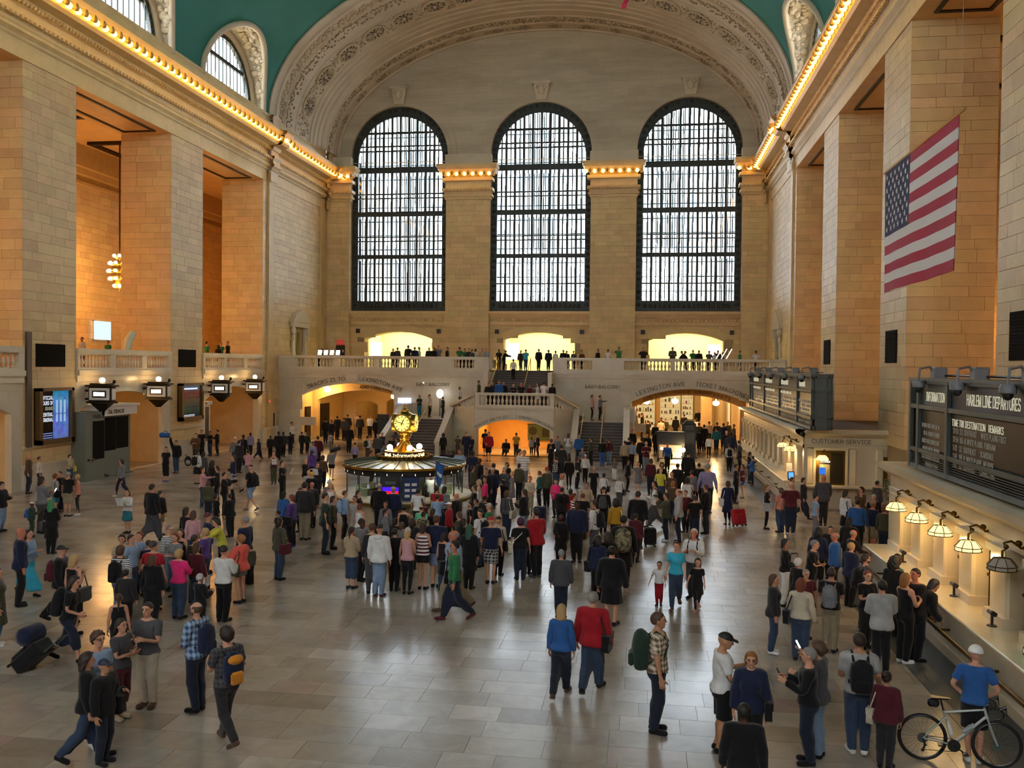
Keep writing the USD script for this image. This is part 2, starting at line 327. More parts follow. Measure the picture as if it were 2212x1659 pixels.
TYM = mat('tympanum_stone', {'g': ('geometry', {}), 'm': ('mapping', dict(rotation=(PI/2, 0, 0))), 'b': ('brick_texture', dict(color1=lin('B6AA90'), color2=lin('B1A58B'), mortar=lin('A79B84'), scale=1, mortar_size=.012, brick_width=1.3, row_height=.62, mortar_smooth=.3)),
     'n': ('noise_texture', dict(scale=.45, detail=7, roughness=.7)), 's': ('mapping', dict(scale=(.3, 1, 2.2))), 'mr': ('map_range', dict(from_min=.3, from_max=.7, to_min=.74, to_max=1.1)), 'h': ('hsv', dict(fac=1)), 'p': ('principled_bsdf', dict(roughness=.8))},
     [('g.position', 'm.vector'), ('m.vector', 'b.vector'), ('g.position', 's.vector'), ('s.vector', 'n.vector'), ('n.fac', 'mr.value'), ('mr.result', 'h.value'), ('b.color', 'h.color'), ('h.color', 'p.base_color')], 'p.BSDF')
upper = [(-17.6, 22.9), (17.6, 22.9)] + tym(17.55, 23.3, 10.95)
obj('tympanum', prism(upper, E-.02, E+.04, 'xz', [[(max(c-WW, -17.5), 22.9+.01)] and win_poly(c, WW, 22.95) for c in WX]), TYM, wb)
for c in WX:      # stepped stone surround and keystone of each arched window
    for r0, r1, d in ((WW+.02, WW+.34, .10), (WW+.34, WW+.8, .05)):
        ang = np.linspace(-.06, PI+.06, 40)
        ring = [(c+r1*math.cos(t), ZSP+r1*math.sin(t)) for t in ang] + [(c+r0*math.cos(t), ZSP+r0*math.sin(t)) for t in ang[::-1]]
        obj('arch_surround', prism(ring, E-.02-d, E, 'xz'), TYM, wb)
    obj('keystone', J([hull([(c+sx*.42, E-.05, 27.75) for sx in (-1, 1)]+[(c+sx*.42, E-.3, 27.75) for sx in (-1, 1)]+[(c+sx*.62, E-.5, 29.0) for sx in (-1, 1)]+[(c+sx*.62, E, 29.0) for sx in (-1, 1)]), box(c-.75, c+.75, E-.6, E, 29.0, 29.2),
        ball((c, E-.5, 28.5), .3, 1, (1, .6, 1.3)), ball((c-.3, E-.42, 28.75), .16, 1), ball((c+.3, E-.42, 28.75), .16, 1)]), PLASTER, wb, smooth=30)
# piers of the end wall with their stones, capitals and bulbs
edges = [(-18.3, -16.28), (-7.9, -4.19), (4.19, 7.9), (16.28, 18.3)]
for i, (a, b) in enumerate(edges):
    pj = .55; zz = [BAL, 19.3]
    core = obj('window_pier', box(a+.02, b-.02, E-pj+.04, E+.1, 4.6, 23), JOINT, wb)
    stones(core, (a, E-pj, 0), (1, 0, 0), (0, -1, 0), b-a, BAL, 19.6, bw=1.24)
    for sx, xx in ((-1, a), (1, b)):
        if (i == 0 and sx < 0) or (i == 3 and sx > 0): continue
        stones(core, (xx, E-pj, 0), (0, 1, 0), (sx, 0, 0), pj, BAL, 19.6, view=False)
    a2, b2 = a, b
    def band(o, z0, z1, nm='capital_band', mt=LIME): obj(nm, box(a2-o if i else a2, b2+o if i < 3 else b2, E-pj-o, E+.1, z0, z1), mt, wb)
    band(.1, 19.6, 19.8); band(.22, 19.8, 20.0); band(.12, 20.0, 20.25); band(.3, 20.25, 20.5); band(.05, 20.5, 21.1); band(.3, 21.1, 21.35, 'capital_cornice'); band(.5, 21.78, 22.0, 'capital_cornice'); band(.62, 22.0, 22.2, 'capital_cornice'); band(.7, 22.2, 22.45, 'capital_cornice')
    band(.08, 21.35, 21.8, 'capital_frieze'); band(.1, 22.45, 23.35, 'blocking_course', PLASTER)
    n = 7 if 0 < i < 3 else 3
    for x in np.linspace(a2-.2 if i else a2+.75, b2+.2 if i < 3 else b2-.75, n): bulbs_at(wb, (x, E-pj-.38, 21.58), (0, -1, 0))
    obj('dentil_row', J([box(x, x+.14, E-pj-.42, E-pj-.3, 20.3, 20.45) for x in np.arange(a2, b2, .3)]), LIME, wb, kind='stuff')
# wall below the windows
for c in WX:
    lo = obj('spandrel_core', prism([(c-4.19, BAL), (c+4.19, BAL), (c+4.19, 9.2), (c-4.19, 9.2)], E+.02, E+.06, 'xz', [STORE[WX.index(c)]]), JOINT, wb)
    sp = STORE[WX.index(c)]
    def hole(x, z, c=c):
        X = c-4.19+x; return abs(X-c) < 3.2 and z < 7.95 + .62*(1-((X-c)/3.0)**2) + .12
    stones(lo, (c-4.19, E, 0), (1, 0, 0), (0, -1, 0), 8.38, BAL, 9.2, hole=hole)
    R = (9+.62**2)/(1.24); z_c = 7.95+.62-R; aa = math.asin(3/R)
    fan = np.linspace(-aa, aa, 22)
    obj('arch_voussoirs', prism([(c+R*math.sin(t), z_c+R*math.cos(t)) for t in fan]+[(c+(R+.55)*math.sin(t), z_c+(R+.55)*math.cos(t)) for t in fan[::-1]], E-.03, E+.02, 'xz'), LIME, wb)
    obj('window_sill', J([box(c-4.25, c+4.25, E-.5, E+.5, 10.05, 10.3), box(c-4.25, c+4.25, E-.3, E, 9.85, 10.05), box(c-4.25, c+4.25, E-.12, E, 9.3, 9.85), box(c-4.25, c+4.25, E-.2, E, 9.15, 9.3)]), LIME, wb)
    obj('frieze_carving', J([ball((x, E-.13, 9.58), .14, 1, (1.2, .5, 1)) for x in np.arange(c-4.1, c+4.15, .33)]), LIME, wb, kind='stuff', smooth=True)
    for sx in (-3.55, 3.55): obj('speaker_grille', box(c+sx-.17, c+sx+.17, E-.08, E, 8.45, 8.8), BLACK, wb)
# lit store rooms behind the three low arches
SROOM = paint('store_wall', 'F3E7B4', .8)
for i, c in enumerate((-12.09, -.02, 12.02)):
    obj('store_room', J([box(c-3.4, c-3.2, E+1.3, E+6, BAL-.2, 9.2), box(c+3.2, c+3.4, E+1.3, E+6, BAL-.2, 9.2), box(c-3.4, c+3.4, E+5.8, E+6, BAL-.2, 9.2), box(c-3.4, c+3.4, E+1.3, E+6, 9.0, 9.2), box(c-3.4, c+3.4, E+.1, E+6, BAL-.2, BAL)]), SROOM, wb)
    rect_light(('store_light', 'store_light_001', 'store_light_002')[i], (c, E+3.4, 8.95), (1, 0, 0), (0, 1, 0), (5.6, 3.6), (1, .86, .42), 9)
    sx = -1 if i < 2 else 1
    obj('lit_panel', box(c+sx*2.35-.5, c+sx*2.35+.5, E+1.4, E+1.46, 6.3, 7.7), glow('store_screen', 'FFF8DC', 2.2), wb)
# ---- windows
for wi, c in enumerate(WX):
    wn = thing(f'window_{wi+1}', kind='structure')
    po, pi_ = win_poly(c, WW), win_poly(c, WW-.5, ZB+.9, ZSP-.3)
    obj('frame', prism(po, E+.25, E+.5, 'xz', [pi_]), IRON, wn)
    bo = []
    for z in np.arange(ZB+.6, ZSP, .52): bo += [ball((c+sx*(WW-.26), E+.22, z), .16, 0, (1, .5, 1)) for sx in (-1, 1)]
    for t in np.arange(.06, PI, .135): bo.append(ball((c+(WW-.26)*math.cos(t), E+.22, ZSP+(WW-.26)*math.sin(t)), .16, 0, (1, .5, 1)))
    for x in np.arange(c-WW+.8, c+WW-.6, .39): bo += [ball((x, E+.22, ZB+.5), .13, 0, (1, .5, 1.9))]
    obj('frame_rosettes', J(bo), IRON, wn, kind='stuff', smooth=True)
    hw = WW-.5; xs = np.linspace(c-hw, c+hw, 11)
    def top(x, r=hw): return ZSP-.25 + math.sqrt(max(0, r*r-(x-c)**2))
    for x in xs[1:-1]:
        obj('mullion', box(x-.09, x+.09, E+.28, E+.46, ZB+.9, top(x)), IRON, wn)
    for x in (xs[1:]+xs[:-1])/2:
        obj('glazing_bar', box(x-.035, x+.035, E+.34, E+.42, ZB+.9, top(x)), IRON, wn)
    rows = [ZB+.9]
    for z, h in ((12.6, .1), (14.8, .34), (16.25, .09), (16.6, .09), (18.4, .42), (19.9, .09), (20.25, .09), (22.1, .5), (23.9, .12), (24.3, .12), (25.4, .18)):
        x1 = math.sqrt(max(0, hw*hw-max(0, z+h-ZSP)**2)); obj('transom', box(c-x1, c+x1, E+.27, E+.47, z, z+h), IRON, wn); rows.append(z+h/2)
    rows.append(27.6)
    for i in range(10):
        for z0, z1 in zip(rows, rows[1:]):
            if z1-z0 < .6: continue
            xm = xs[i] if abs(xs[i]-c) > abs(xs[i+1]-c) else xs[i+1]
            z1 = min(z1, top((xs[i]+xs[i+1])/2)+.1)
            if z1-z0 < .3: continue
            obj('pane', box(xs[i], xs[i+1], E+.375, E+.385, z0, z1), PANE, wn)
    # the outer glazing one walkway further out, with its floors
    ob = [box(x-.05, x+.05, E+2.2, E+2.3, ZB, top(x, WW)) for x in np.linspace(c-WW+.1, c+WW-.1, 21)]
    ob += [box(c-WW, c+WW, E+2.18, E+2.3, z, z+.09) for z in np.arange(ZB+.6, 26.5, 1.22)]
    obj('outer_frame', J(ob), paint('outer_iron', '5C6A72', .5), wn)
    for z in (10.1, 14.85, 18.5, 22.2): obj('walkway_floor', box(c-WW, c+WW, E+.5, E+2.15, z, z+.1), paint('walkway_glass', '9FB4BC', .4), wn)
    obj('reveal', J([prism([(c-WW-.02, ZB-.1), (c-WW, ZB-.1)]+[(c+sx*1e-3-WW, ZSP) for sx in (0,)]+[(c-WW-.02, ZSP)], E+.5, E+2.4, 'xz'), box(c-WW-.3, c-WW, E+.5, E+2.4, ZB, ZSP), box(c+WW, c+WW+.3, E+.5, E+2.4, ZB, ZSP)]), PLASTER, wn)
# ---- vault
cl = thing('ceiling', kind='structure')
VA, VZ, VB = 18.2, 23.45, 10.85; LR, LZ = 4.35, 23.3
LUN = [54.75-12.2*k for k in range(6)]
ys = np.unique(np.concatenate([np.linspace(-13.9, 60, 60)]+[c+LR*np.cos(np.linspace(0, PI, 25)) for c in LUN])); ys = ys[ys <= 60]
P = []
for y in ys:
    hh = max([LZ+math.sqrt(max(0, LR*LR-(y-c)**2)) for c in LUN if abs(y-c) <= LR] + [VZ])
    p0 = math.asin(min(1, max(0, (hh+.05-VZ)/VB))); t = np.linspace(p0, PI-p0, 41)
    P.append(np.stack([VA*np.cos(t), np.full(41, y), VZ+VB*np.sin(t)], -1))
obj('vault', grid(np.array(P)), TEAL, cl, smooth=True)
REL = mat('relief_plaster', {'g': ('geometry', {}), 'n': ('noise_texture', dict(scale=1.6, detail=5, roughness=.6, distortion=1.2)), 'v': ('voronoi_texture', dict(scale=1.1)), 'b': ('bump', dict(strength=.55, distance=.25)),
    'r': ('rgb_ramp', {'ramp': [(.3, lin('A79C86')), (.6, lin('C9C0AC'))]}), 'p': ('principled_bsdf', dict(roughness=.75))},
    [('g.position', 'n.vector'), ('n.fac', 'b.height'), ('b.normal', 'p.normal'), ('n.fac', 'r.fac'), ('r.color', 'p.base_color')], 'p.BSDF')
for s, k0 in ((-1, 0), (1, 0)):
    for ci, c in enumerate(LUN):
        th = np.linspace(0, PI, 37); G, Ed, Rim = [], [], []
        for t in th:
            y, z = c+LR*math.cos(t), LZ+LR*math.sin(t); xe = VA*math.sqrt(max(0, 1-max(0, (z-VZ)/VB)**2)); up = .0
            G.append([(s*(W+.4+(xe-W-.4)*q), y, z) for q in np.linspace(0, 1, 9)])
            Ed.append((s*(xe-.02), y, z-.03))
        v, f = grid(np.array(G)); obj('lunette_vault', (v, f), REL, cl, smooth=True)
        obj('lunette_rib', tube(Ed, .2, 6), PLASTER, cl, smooth=True)
        if ci < 2:
            rr = random.Random(ci*3+s); rel = []
            for _ in range(150):
                t = rr.uniform(.1, .9)*PI if rr.random() < .6 else rr.choice((.12, .88))*PI+rr.uniform(-.1, .1); q = rr.uniform(.25, .9); z = LZ+LR*math.sin(t); xe = VA*math.sqrt(max(0, 1-max(0, (z-VZ)/VB)**2))
                rel.append(ball((s*(W+.4+(xe-W-.4)*q), c+(LR-.06)*math.cos(t), z-.06), rr.uniform(.08, .22), 1, (rr.uniform(.6, 1.6), rr.uniform(.5, 1.2), rr.uniform(.6, 1.4))))
            obj('stucco_relief', J(rel), PLASTER, cl, kind='stuff', smooth=True)
        # clerestory window in the lunette
        R1 = 3.75; cw = thing(f'window_{4+ci+(6 if s > 0 else 0)}', kind='structure')
        arc = [(c+LR*1.02*math.cos(t), LZ+LR*1.02*math.sin(t)) for t in np.linspace(0, PI, 30)]; ar2 = [(c+R1*math.cos(t), LZ+.15+R1*math.sin(t)) for t in np.linspace(0, PI, 30)]
        x0, x1 = sorted((s*(W+.35), s*(W+.6)))
        obj('surround', prism([(c+4.6, 23.2)]+arc+[(c-4.6, 23.2)], x0, x1, 'yz', [ar2]), PLASTER, cw)
        R2 = 3.35; ar3 = [(c+R2*math.cos(t), LZ+.3+R2*math.sin(t)) for t in np.linspace(0, PI, 30)]
        x0, x1 = sorted((s*(W+.5), s*(W+.75)))
        obj('frame', prism(ar2, x0, x1, 'yz', [ar3]), IRON, cw)
        obj('frame_rosettes', J([ball((s*(W+.5), c+3.55*math.cos(t), LZ+.2+3.55*math.sin(t)), .14, 0, (.5, 1, 1)) for t in np.linspace(.05, PI-.05, 26)]), IRON, cw, kind='stuff', smooth=True)
        for y in np.linspace(c-R2, c+R2, 14)[1:-1]:
            zt = LZ+.3+math.sqrt(R2*R2-(y-c)**2); obj('mullion', box(s*(W+.58), s*(W+.63), y-.035, y+.035, LZ+.2, zt), IRON, cw)
            if ci < 2: obj('pane', box(s*(W+.6), s*(W+.61), y-.26, y+.26, LZ+.2, zt), PANE, cw)
        obj('transom', box(s*(W+.53), s*(W+.7), c-2.6, c+2.6, LZ+2.1, LZ+2.35), IRON, cw)
    # closing wall between the lunettes above the cornice
    obj('attic_wall', J([box(s*(W+.4), s*(W+.9), (LUN[i+1]+LR-.05) if i < 5 else -14, LUN[i]-LR+.05, 23, 24.2) for i in range(6)] + [box(s*(W+.3), s*(W+.9), 59, E, 23, 24.4)]), PLASTER, cl)
# the ornamented rib in front of the end wall
prof = [(60, -.15), (60, .12), (60.9, .12), (60.95, .2), (61.3, .2), (61.35, .1), (62.5, .1), (62.6, .18), (63.1, .18), (63.15, .1), (64.6, .1), (64.7, .16), (67.4, .16), (67.5, .24), (68.0, .24), (68.05, .34), (68.6, .34), (68.65, .44), (69.3, .44), (69.35, .54), (70.2, .54), (70.3, .62), (71.3, .62), (71.4, .74), (72.5, .74), (72.55, .86), (E, .86)]
t = np.linspace(0, PI, 73)
obj('end_rib', grid(np.array([[((VA-o)*math.cos(q), y, VZ+(VB-o)*math.sin(q)) for q in t] for y, o in prof])), stone('rib_plaster', 'B9AA8E', .02, .75, .5), cl, smooth=25)
def vp(q, y, o): return np.array([(VA-o)*math.cos(q), y, VZ+(VB-o)*math.sin(q)])
def vn(q): n = np.array([-math.cos(q)/VA, 0, -math.sin(q)/VB]); return n/np.linalg.norm(n)
# equal steps along the arc
qq = np.linspace(0, PI, 2000); pl = np.array([vp(q, 66, .16) for q in qq]); sl = np.concatenate([[0], np.cumsum(np.linalg.norm(np.diff(pl, axis=0), axis=1))])
def arc_q(step, ends=0.0): return np.interp(np.arange(ends, sl[-1]-ends+1e-6, step), sl, qq)
DARKR = paint('darker_cream_relief', '8E8068', .8); GROUND = paint('rosette_ground', '50453A', .9)  # leaves and flowers in a darker cream, rosette grounds darker still
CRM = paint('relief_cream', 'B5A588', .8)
for q in arc_q(2.55, 2.5):
    n = vn(q); a = np.cross(n, [0, 1, 0]); c = vp(q, 66.05, .16)
    r = obj('rosette', J([c + (p[0]*a[:, None].T if 0 else 0) if 0 else (np.array([c+a*v[0]*1+np.array([0, 1, 0])*v[1]+n*v[2] for v in lathe([(.84, .0), (1.02, .0), (1.06, .1), (1.02, .16), (.9, .14), (.83, .02)], 20)[0]]), lathe([(.84, .0), (1.02, .0), (1.06, .1), (1.02, .16), (.9, .14), (.83, .02)], 20)[1])]), CRM, cl, smooth=40)
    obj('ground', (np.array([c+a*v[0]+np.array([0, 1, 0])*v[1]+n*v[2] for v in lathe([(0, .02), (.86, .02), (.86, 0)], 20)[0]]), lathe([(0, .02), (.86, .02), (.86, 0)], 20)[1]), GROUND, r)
    for k in range(12):
        tt = k*PI/6; d = a*math.cos(tt)+np.array([0, 1, 0])*math.sin(tt); e = np.cross(n, d)
        obj('petal', hull([c+d*.2+n*.03, c+d*.78+e*.045+n*.06, c+d*.78-e*.045+n*.06, c+d*.5+n*.13, c+d*.55+e*.06+n*.04, c+d*.55-e*.06+n*.04]), CRM, r)
    obj('boss', ball(c+n*.06, .15, 1), CRM, r, smooth=True)
def foliage(y0, y1, o, size, step, seed, mt, nm='foliage_band'):
    rr = random.Random(seed); parts = []
    for q in arc_q(step):
        n = vn(q); c = vp(q+rr.uniform(-.005, .005), rr.uniform(y0, y1), o); parts.append(ball(c+n*.01, size*rr.uniform(.6, 1.2), 0 if size < .09 else 1, (rr.uniform(.6, 1.3), rr.uniform(.6, 1.5), rr.uniform(.6, 1.3))))
    obj(nm, J(parts), mt, cl, kind='stuff', smooth=True)
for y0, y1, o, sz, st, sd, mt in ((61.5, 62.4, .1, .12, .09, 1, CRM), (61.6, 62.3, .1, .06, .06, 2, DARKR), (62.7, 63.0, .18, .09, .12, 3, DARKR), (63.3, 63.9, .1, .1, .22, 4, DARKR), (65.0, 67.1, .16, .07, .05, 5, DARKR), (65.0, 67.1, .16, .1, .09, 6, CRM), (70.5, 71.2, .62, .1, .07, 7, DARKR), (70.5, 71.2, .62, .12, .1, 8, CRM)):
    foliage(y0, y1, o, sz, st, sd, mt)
for q in arc_q(2.6, 1.0):
    rr = random.Random(int(q*999)); n = vn(q); a = np.cross(n, [0, 1, 0]); parts = []
    for k in range(26):
        u = rr.gauss(0, .38); v_ = rr.uniform(-.34, .34)*(1-min(.8, abs(u)/1.0)); parts.append(ball(vp(q, 71.95, .74)+a*u+np.array([0, v_, 0])+n*.02, rr.uniform(.05, .11), 0))
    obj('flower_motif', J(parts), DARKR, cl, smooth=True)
# wall behind the photographer with its own three windows
ww = thing('wall_front', kind='structure')
obj('wall_core', prism(outer, -14.6, -13.9, 'xz', [win_poly(c, WW) for c in WX]), LIME, ww)
for i, c in enumerate(WX):
    wn = thing(f'window_{16+i}', kind='structure')
    obj('frame', prism(win_poly(c, WW), -14.3, -14.1, 'xz', [win_poly(c, WW-.4, ZB+.6)]), IRON, wn)
    obj('glazing_bars', J([box(x-.09, x+.09, -14.3, -14.1, ZB, ZSP+math.sqrt(max(0, WW**2-(x-c)**2))) for x in np.linspace(c-WW, c+WW, 11)[1:-1]]+[box(c-WW, c+WW, -14.3, -14.1, z, z+.3) for z in np.arange(ZB, 25, 1.83)]), IRON, wn)
for i, c in enumerate(WX): obj('outer_frame', J([box(x-.06, x+.06, -15.6, -15.5, ZB, ZSP+math.sqrt(max(0, WW**2-(x-c)**2))) for x in np.linspace(c-WW+.1, c+WW-.1, 21)]+[box(c-WW, c+WW, -15.6, -15.5, z, z+.1) for z in np.arange(ZB, 26.5, 1.22)]+[box(c-WW, c+WW, -15.5, -14.4, z, z+.1) for z in (10.1, 14.85, 18.5, 22.2)]+[box(c+q*(WW+.15)-.15, c+q*(WW+.15)+.15, -15.6, -14.4, ZB, ZSP) for q in (-1, 1)]), IRON, f'/World/window_{16+i}')
obj('lower_wall', box(-18.6, 18.6, -14.6, -13.9, 0, 4.6), LIME, ww)
# roof over everything, so that light enters by the windows only
obj('roof', J([box(-20, 20, -15, E+1.2, 34.8, 35.2)]+[box(s*18.9, s*19.0, -15, LUN[-1]-LR-.2, 23, 35) for s in (-1, 1)]+[box(s*19.2, s*19.3, 59.2, E+1.2, 23.2, 35) for s in (-1, 1)]), paint('roofing', '555555', .9), cl)
# ================= east balcony, stairs, passages, booths =================
def letters(name, s, h, O, U, Nrm, m, parent, depth=.012, arc=None, squash=1.0, bold=False):
    """Lettering along direction U from O (or bent along arc(x) -> (dz, slope)), facing N. Letters are one part."""
    U, Nrm = np.asarray(U, float), np.asarray(Nrm, float); out = []; x = 0
    t = {}
    for ch in s:
        if ch == ' ':
            x += h*.42*squash
            if out: obj(name, J(out), m, parent); out = []
            continue
        if ch not in t:
            q = meshkit.text_mesh(ch, h, depth, bold); t[ch] = (np.array(q.vertices), np.array(q.faces))
        v, f = t[ch]; w = v[:, 0].max()-v[:, 0].min(); v = v-[v[:, 0].min(), 0, 0]; vx = v[:, 0]*squash; vz = v[:, 1]
        if arc:
            dz, sl = arc(x+w*squash/2); c, s_ = math.cos(math.atan(sl)), math.sin(math.atan(sl)); xc = vx-w*squash/2
            vx, vz = x+w*squash/2+c*xc-s_*vz, dz+s_*xc+c*vz
        else: vx = vx+x
        out.append((np.asarray(O, float)+U*vx[:, None]+np.array([0, 0, 1.0])*vz[:, None]+Nrm*v[:, 2:3], f)); x += w*squash+h*.14*squash
    return obj(name, J(out), m, parent)
def text_w(s, h, squash=1.0):
    x = 0
    for ch in s:
        if ch == ' ': x += h*.42*squash
        else: q = meshkit.text_mesh(ch, h, .01); x += (q.bounds[1][0]-q.bounds[0][0])*squash+h*.14*squash
    return x
BAL_P = [(.0, 0), (.085, 0), (.085, .05), (.05, .07), (.045, .1), (.085, .22), (.09, .29), (.055, .42), (.035, .5), (.05, .53), (.05, .57), (.08, .59), (.08, .64), (0, .64)]
BLV, BLF = lathe(BAL_P, 8)
def baluster(parent, c, sc=1.0): obj('baluster', (BLV*np.array([sc, sc, 1])+np.array(c), BLF), MARBLE, parent, smooth=40)
def balustrade_run(parent, A, B, zb, groups, pedestals, depth=.4, step=.235, h=.95):
    """Plinth, rail, pedestals and separate balusters between A and B; groups and pedestals are intervals along the run in metres."""
    A, B = np.array([*A, 0.0]), np.array([*B, 0.0]); L = np.linalg.norm(B-A); U = (B-A)/L; Nn = np.array([-U[1], U[0], 0])
    def bar(a, b, z0, z1, d, nm): obj(nm, obox(A+U*(a+b)/2+[0, 0, (z0+z1)/2], U*(b-a)/2, Nn*d/2, [0, 0, (z1-z0)/2]), MARBLE, parent)
    bar(0, L, zb, zb+.12, depth, 'plinth'); bar(0, L, zb+.78, zb+h, depth+.06, 'rail'); bar(0, L, zb+.74, zb+.78, depth-.06, 'rail_moulding')
    for a, b in pedestals: bar(a, b, zb+.12, zb+.76, depth+.04, 'pedestal')
    for a, b in groups:
        n = max(1, int((b-a)/step))
        for k in range(n): baluster(parent, A+U*(a+(b-a)*(k+.5)/n)+[0, 0, zb+.12])
YB = 62.4
eb = thing('balcony', 'pale marble east balcony with balusters above the stairs and passages', 'balcony', kind='structure')
ARL, ARR = arch_poly(-12.6, 4.05, 0, 3.35, .98), arch_poly(11.85, 4.03, 0, 3.3, .95)
obj('front_core', prism([(-18.3, 0), (18.3, 0), (18.3, 5.2), (2.34, 5.2), (2.34, 3.0), (-2.38, 3.0), (-2.38, 5.2), (-18.3, 5.2)], YB+.02, YB+.5, 'xz', [[(q[0], q[1]+.001) for q in ARL], [(q[0], q[1]+.001) for q in ARR]]), MARBLE, eb)
def ah(a):
    def f(x, z):
        X = -18.3+x
        for cx, hw, zs, ri in ((-12.6, 4.05, 3.35, .98), (11.85, 4.03, 3.3, .95)):
            if abs(X-cx) < hw+.0: return z < zs+ri*(1-((X-cx)/hw)**2)+.4
        return -2.9 < X < 2.9
    return f
stones(eb, (-18.3, YB, 0), (1, 0, 0), (0, -1, 0), 36.6, .0, 4.9, m=stone('balcony_slab', 'C0B49B', .03, .3, .8, .5), mf=MARBLE, bw=2.3, courses=(.62, .55), hole=ah(0), gap=.008, name='slab')
for x0, x1 in ((-18.3, -2.38), (2.34, 18.3)):
    obj('cornice', J([box(x0, x1, YB-.22, YB+.4, 5.2, 5.42), box(x0, x1, YB-.12, YB+.4, 4.98, 5.2), box(x0, x1, YB-.06, YB+.3, 4.72, 4.8)]), MARBLE, eb)
    obj('fascia', box(x0, x1, YB-.05, YB+.3, 4.8, 4.98), BOTT, eb)
for cx in (-12.6, 11.85): obj('keystone', hull([(cx+sx*.35, YB-.1+dy, 4.35) for sx in (-1, 1) for dy in (0, .3)]+[(cx+sx*.45, YB-.14+dy, 5.0) for sx in (-1, 1) for dy in (0, .3)]), MARBLE, eb)
obj('deck', J([box(-18.3, 18.3, 63.9, E+.2, 5.2, BAL), box(-18.3, -2.38, YB+.3, 64, 5.2, BAL), box(2.34, 18.3, YB+.3, 64, 5.2, BAL)]), BOTT, eb)
L0 = 15.92
balustrade_run(eb, (-18.3, YB-.02), (-2.38, YB-.02), BAL, [(1.35, 4.35), (4.7, 7.4), (7.8, 10.75), (13.3, 14.85)], [(0, 1.35), (4.35, 4.7), (7.4, 7.8), (10.75, 13.3), (14.85, L0)])
balustrade_run(eb, (2.34, YB-.02), (18.3, YB-.02), BAL, [(.9, 2.7), (4.9, 8.15), (8.45, 11.45), (11.75, 14.85)], [(0, .9), (2.7, 4.9), (8.15, 8.45), (11.45, 11.75), (14.85, 15.96)])
for x in (-2.4, 2.36):
    balustrade_run(eb, (x, YB+.1), (x, 64.6), BAL, [(.4, 2.0)], [(0, .4), (2.0, 2.4)], .3)
def bend(cx, hw, rise, zs, ctr, off):          # follows an arch for lettering
    R = (hw*hw+rise*rise)/(2*rise)
    return lambda x: ((zs+rise-R+math.sqrt(max(.1, R*R-(ctr+x-cx)**2)))-(zs)+off, -(ctr+x-cx)/math.sqrt(max(.1, R*R-(ctr+x-cx)**2)))
def on_arch(s, h, cx, hw, rise, zs, mid, off, y, m, parent, squash=1.0, N=(0, -1, 0)):
    w = text_w(s, h, squash); x0 = mid-w/2
    letters('lettering', s, h, (x0, y, zs), (1, 0, 0), N, m, parent, .02, bend(cx, hw, rise, zs, x0, off), squash)
on_arch('TRACKS 21 TO 11', .3, -12.6, 4.05, .98, 3.35, -14.3, .22, YB-.045, LETTER, eb)
on_arch('LEXINGTON AVE', .29, -12.6, 4.05, .98, 3.35, -10.45, .22, YB-.045, LETTER, eb)
on_arch('LEXINGTON AVE', .3, 11.85, 4.03, .95, 3.3, 9.85, .22, YB-.045, LETTER, eb)
on_arch('TICKET MACHINES', .29, 11.85, 4.03, .95, 3.3, 14.05, .22, YB-.045, LETTER, eb)
for x in (-6.5, 5.8): letters('lettering', 'EAST BALCONY', .24, (x-text_w('EAST BALCONY', .24)/2, YB-.045, 4.22), (1, 0, 0), (0, -1, 0), LETTER, eb, .02)
# ---- the two passages under the balcony
def passage(cx, hw, zs, rise, side):
    ps = thing('passage', ('tan stone passage under the balcony left of the stairs, with warm lamps', 'bright shop passage under the balcony right of the stairs')[side > 0], 'passage', kind='structure')
    m = stone('passage_stone', 'C9A96E', .04, .5, 1); a, b = cx-hw, cx+hw
    back = 84 if side < 0 else 92
    obj('wall', box(a-.4, a-.02, YB+.5, back, 0, 4.8), m, ps); obj('wall', box(b+.02, b+.4, YB+.5, back, 0, 4.8), m, ps)
    obj('ceiling', box(a-.4, b+.4, YB+.5, back, 4.5, 4.8), m, ps); obj('wall', box(a-.4, b+.4, back, back+.3, 0, 4.8), m, ps)
    pr = prism([(a-.3, 0), (b+.3, 0), (b+.3, 4.6), (a-.3, 4.6)], YB+2.6, YB+3.2, 'xz', [[(q[0], q[1]+.001) for q in arch_poly(cx, hw-.35, 0, 2.95, .8)]])
    ar = obj('inner_arch', pr, m, ps)
    if side > 0: on_arch('42ND STREET PASSAGE  SUBWAY 4 5 6 7 S', .24, cx, hw-.35, .8, 2.95, cx-.1, .14, YB+2.58, LETTER, ps, .9)
    else: on_arch('42ND STREET PASSAGE', .24, cx, hw-.35, .8, 2.95, cx+1.4, .14, YB+2.58, LETTER, ps, .9)
    return ps, a, b
ps, a, b = passage(-12.6, 4.05, 3.35, .98, -1)
m = MATS['passage_stone']
obj('doorway_wall', prism([(a, 0), (b, 0), (b, 4.5), (a, 4.5)], 72, 72.4, 'xz', [[(q[0], q[1]+.001) for q in arch_poly(a+2.1, .95, 0, 2.3, .35)], [(q[0], q[1]+.001) for q in arch_poly(b-2.6, 1.7, 0, 2.6, .5)]]), m, ps)
obj('door_panel', J([box(a+.02, a+.1, YB+4, YB+6, 0, 2.6)]), BRONZE, ps)
obj('wall_niche', box(a-.0, a+.12, YB+1.0, YB+1.9, .2, 2.5), BRONZE, ps)
ps2, a2, b2 = passage(11.85, 4.03, 3.3, .95, 1)
SHOP = glow('shop_window', 'FFDC96', .7)
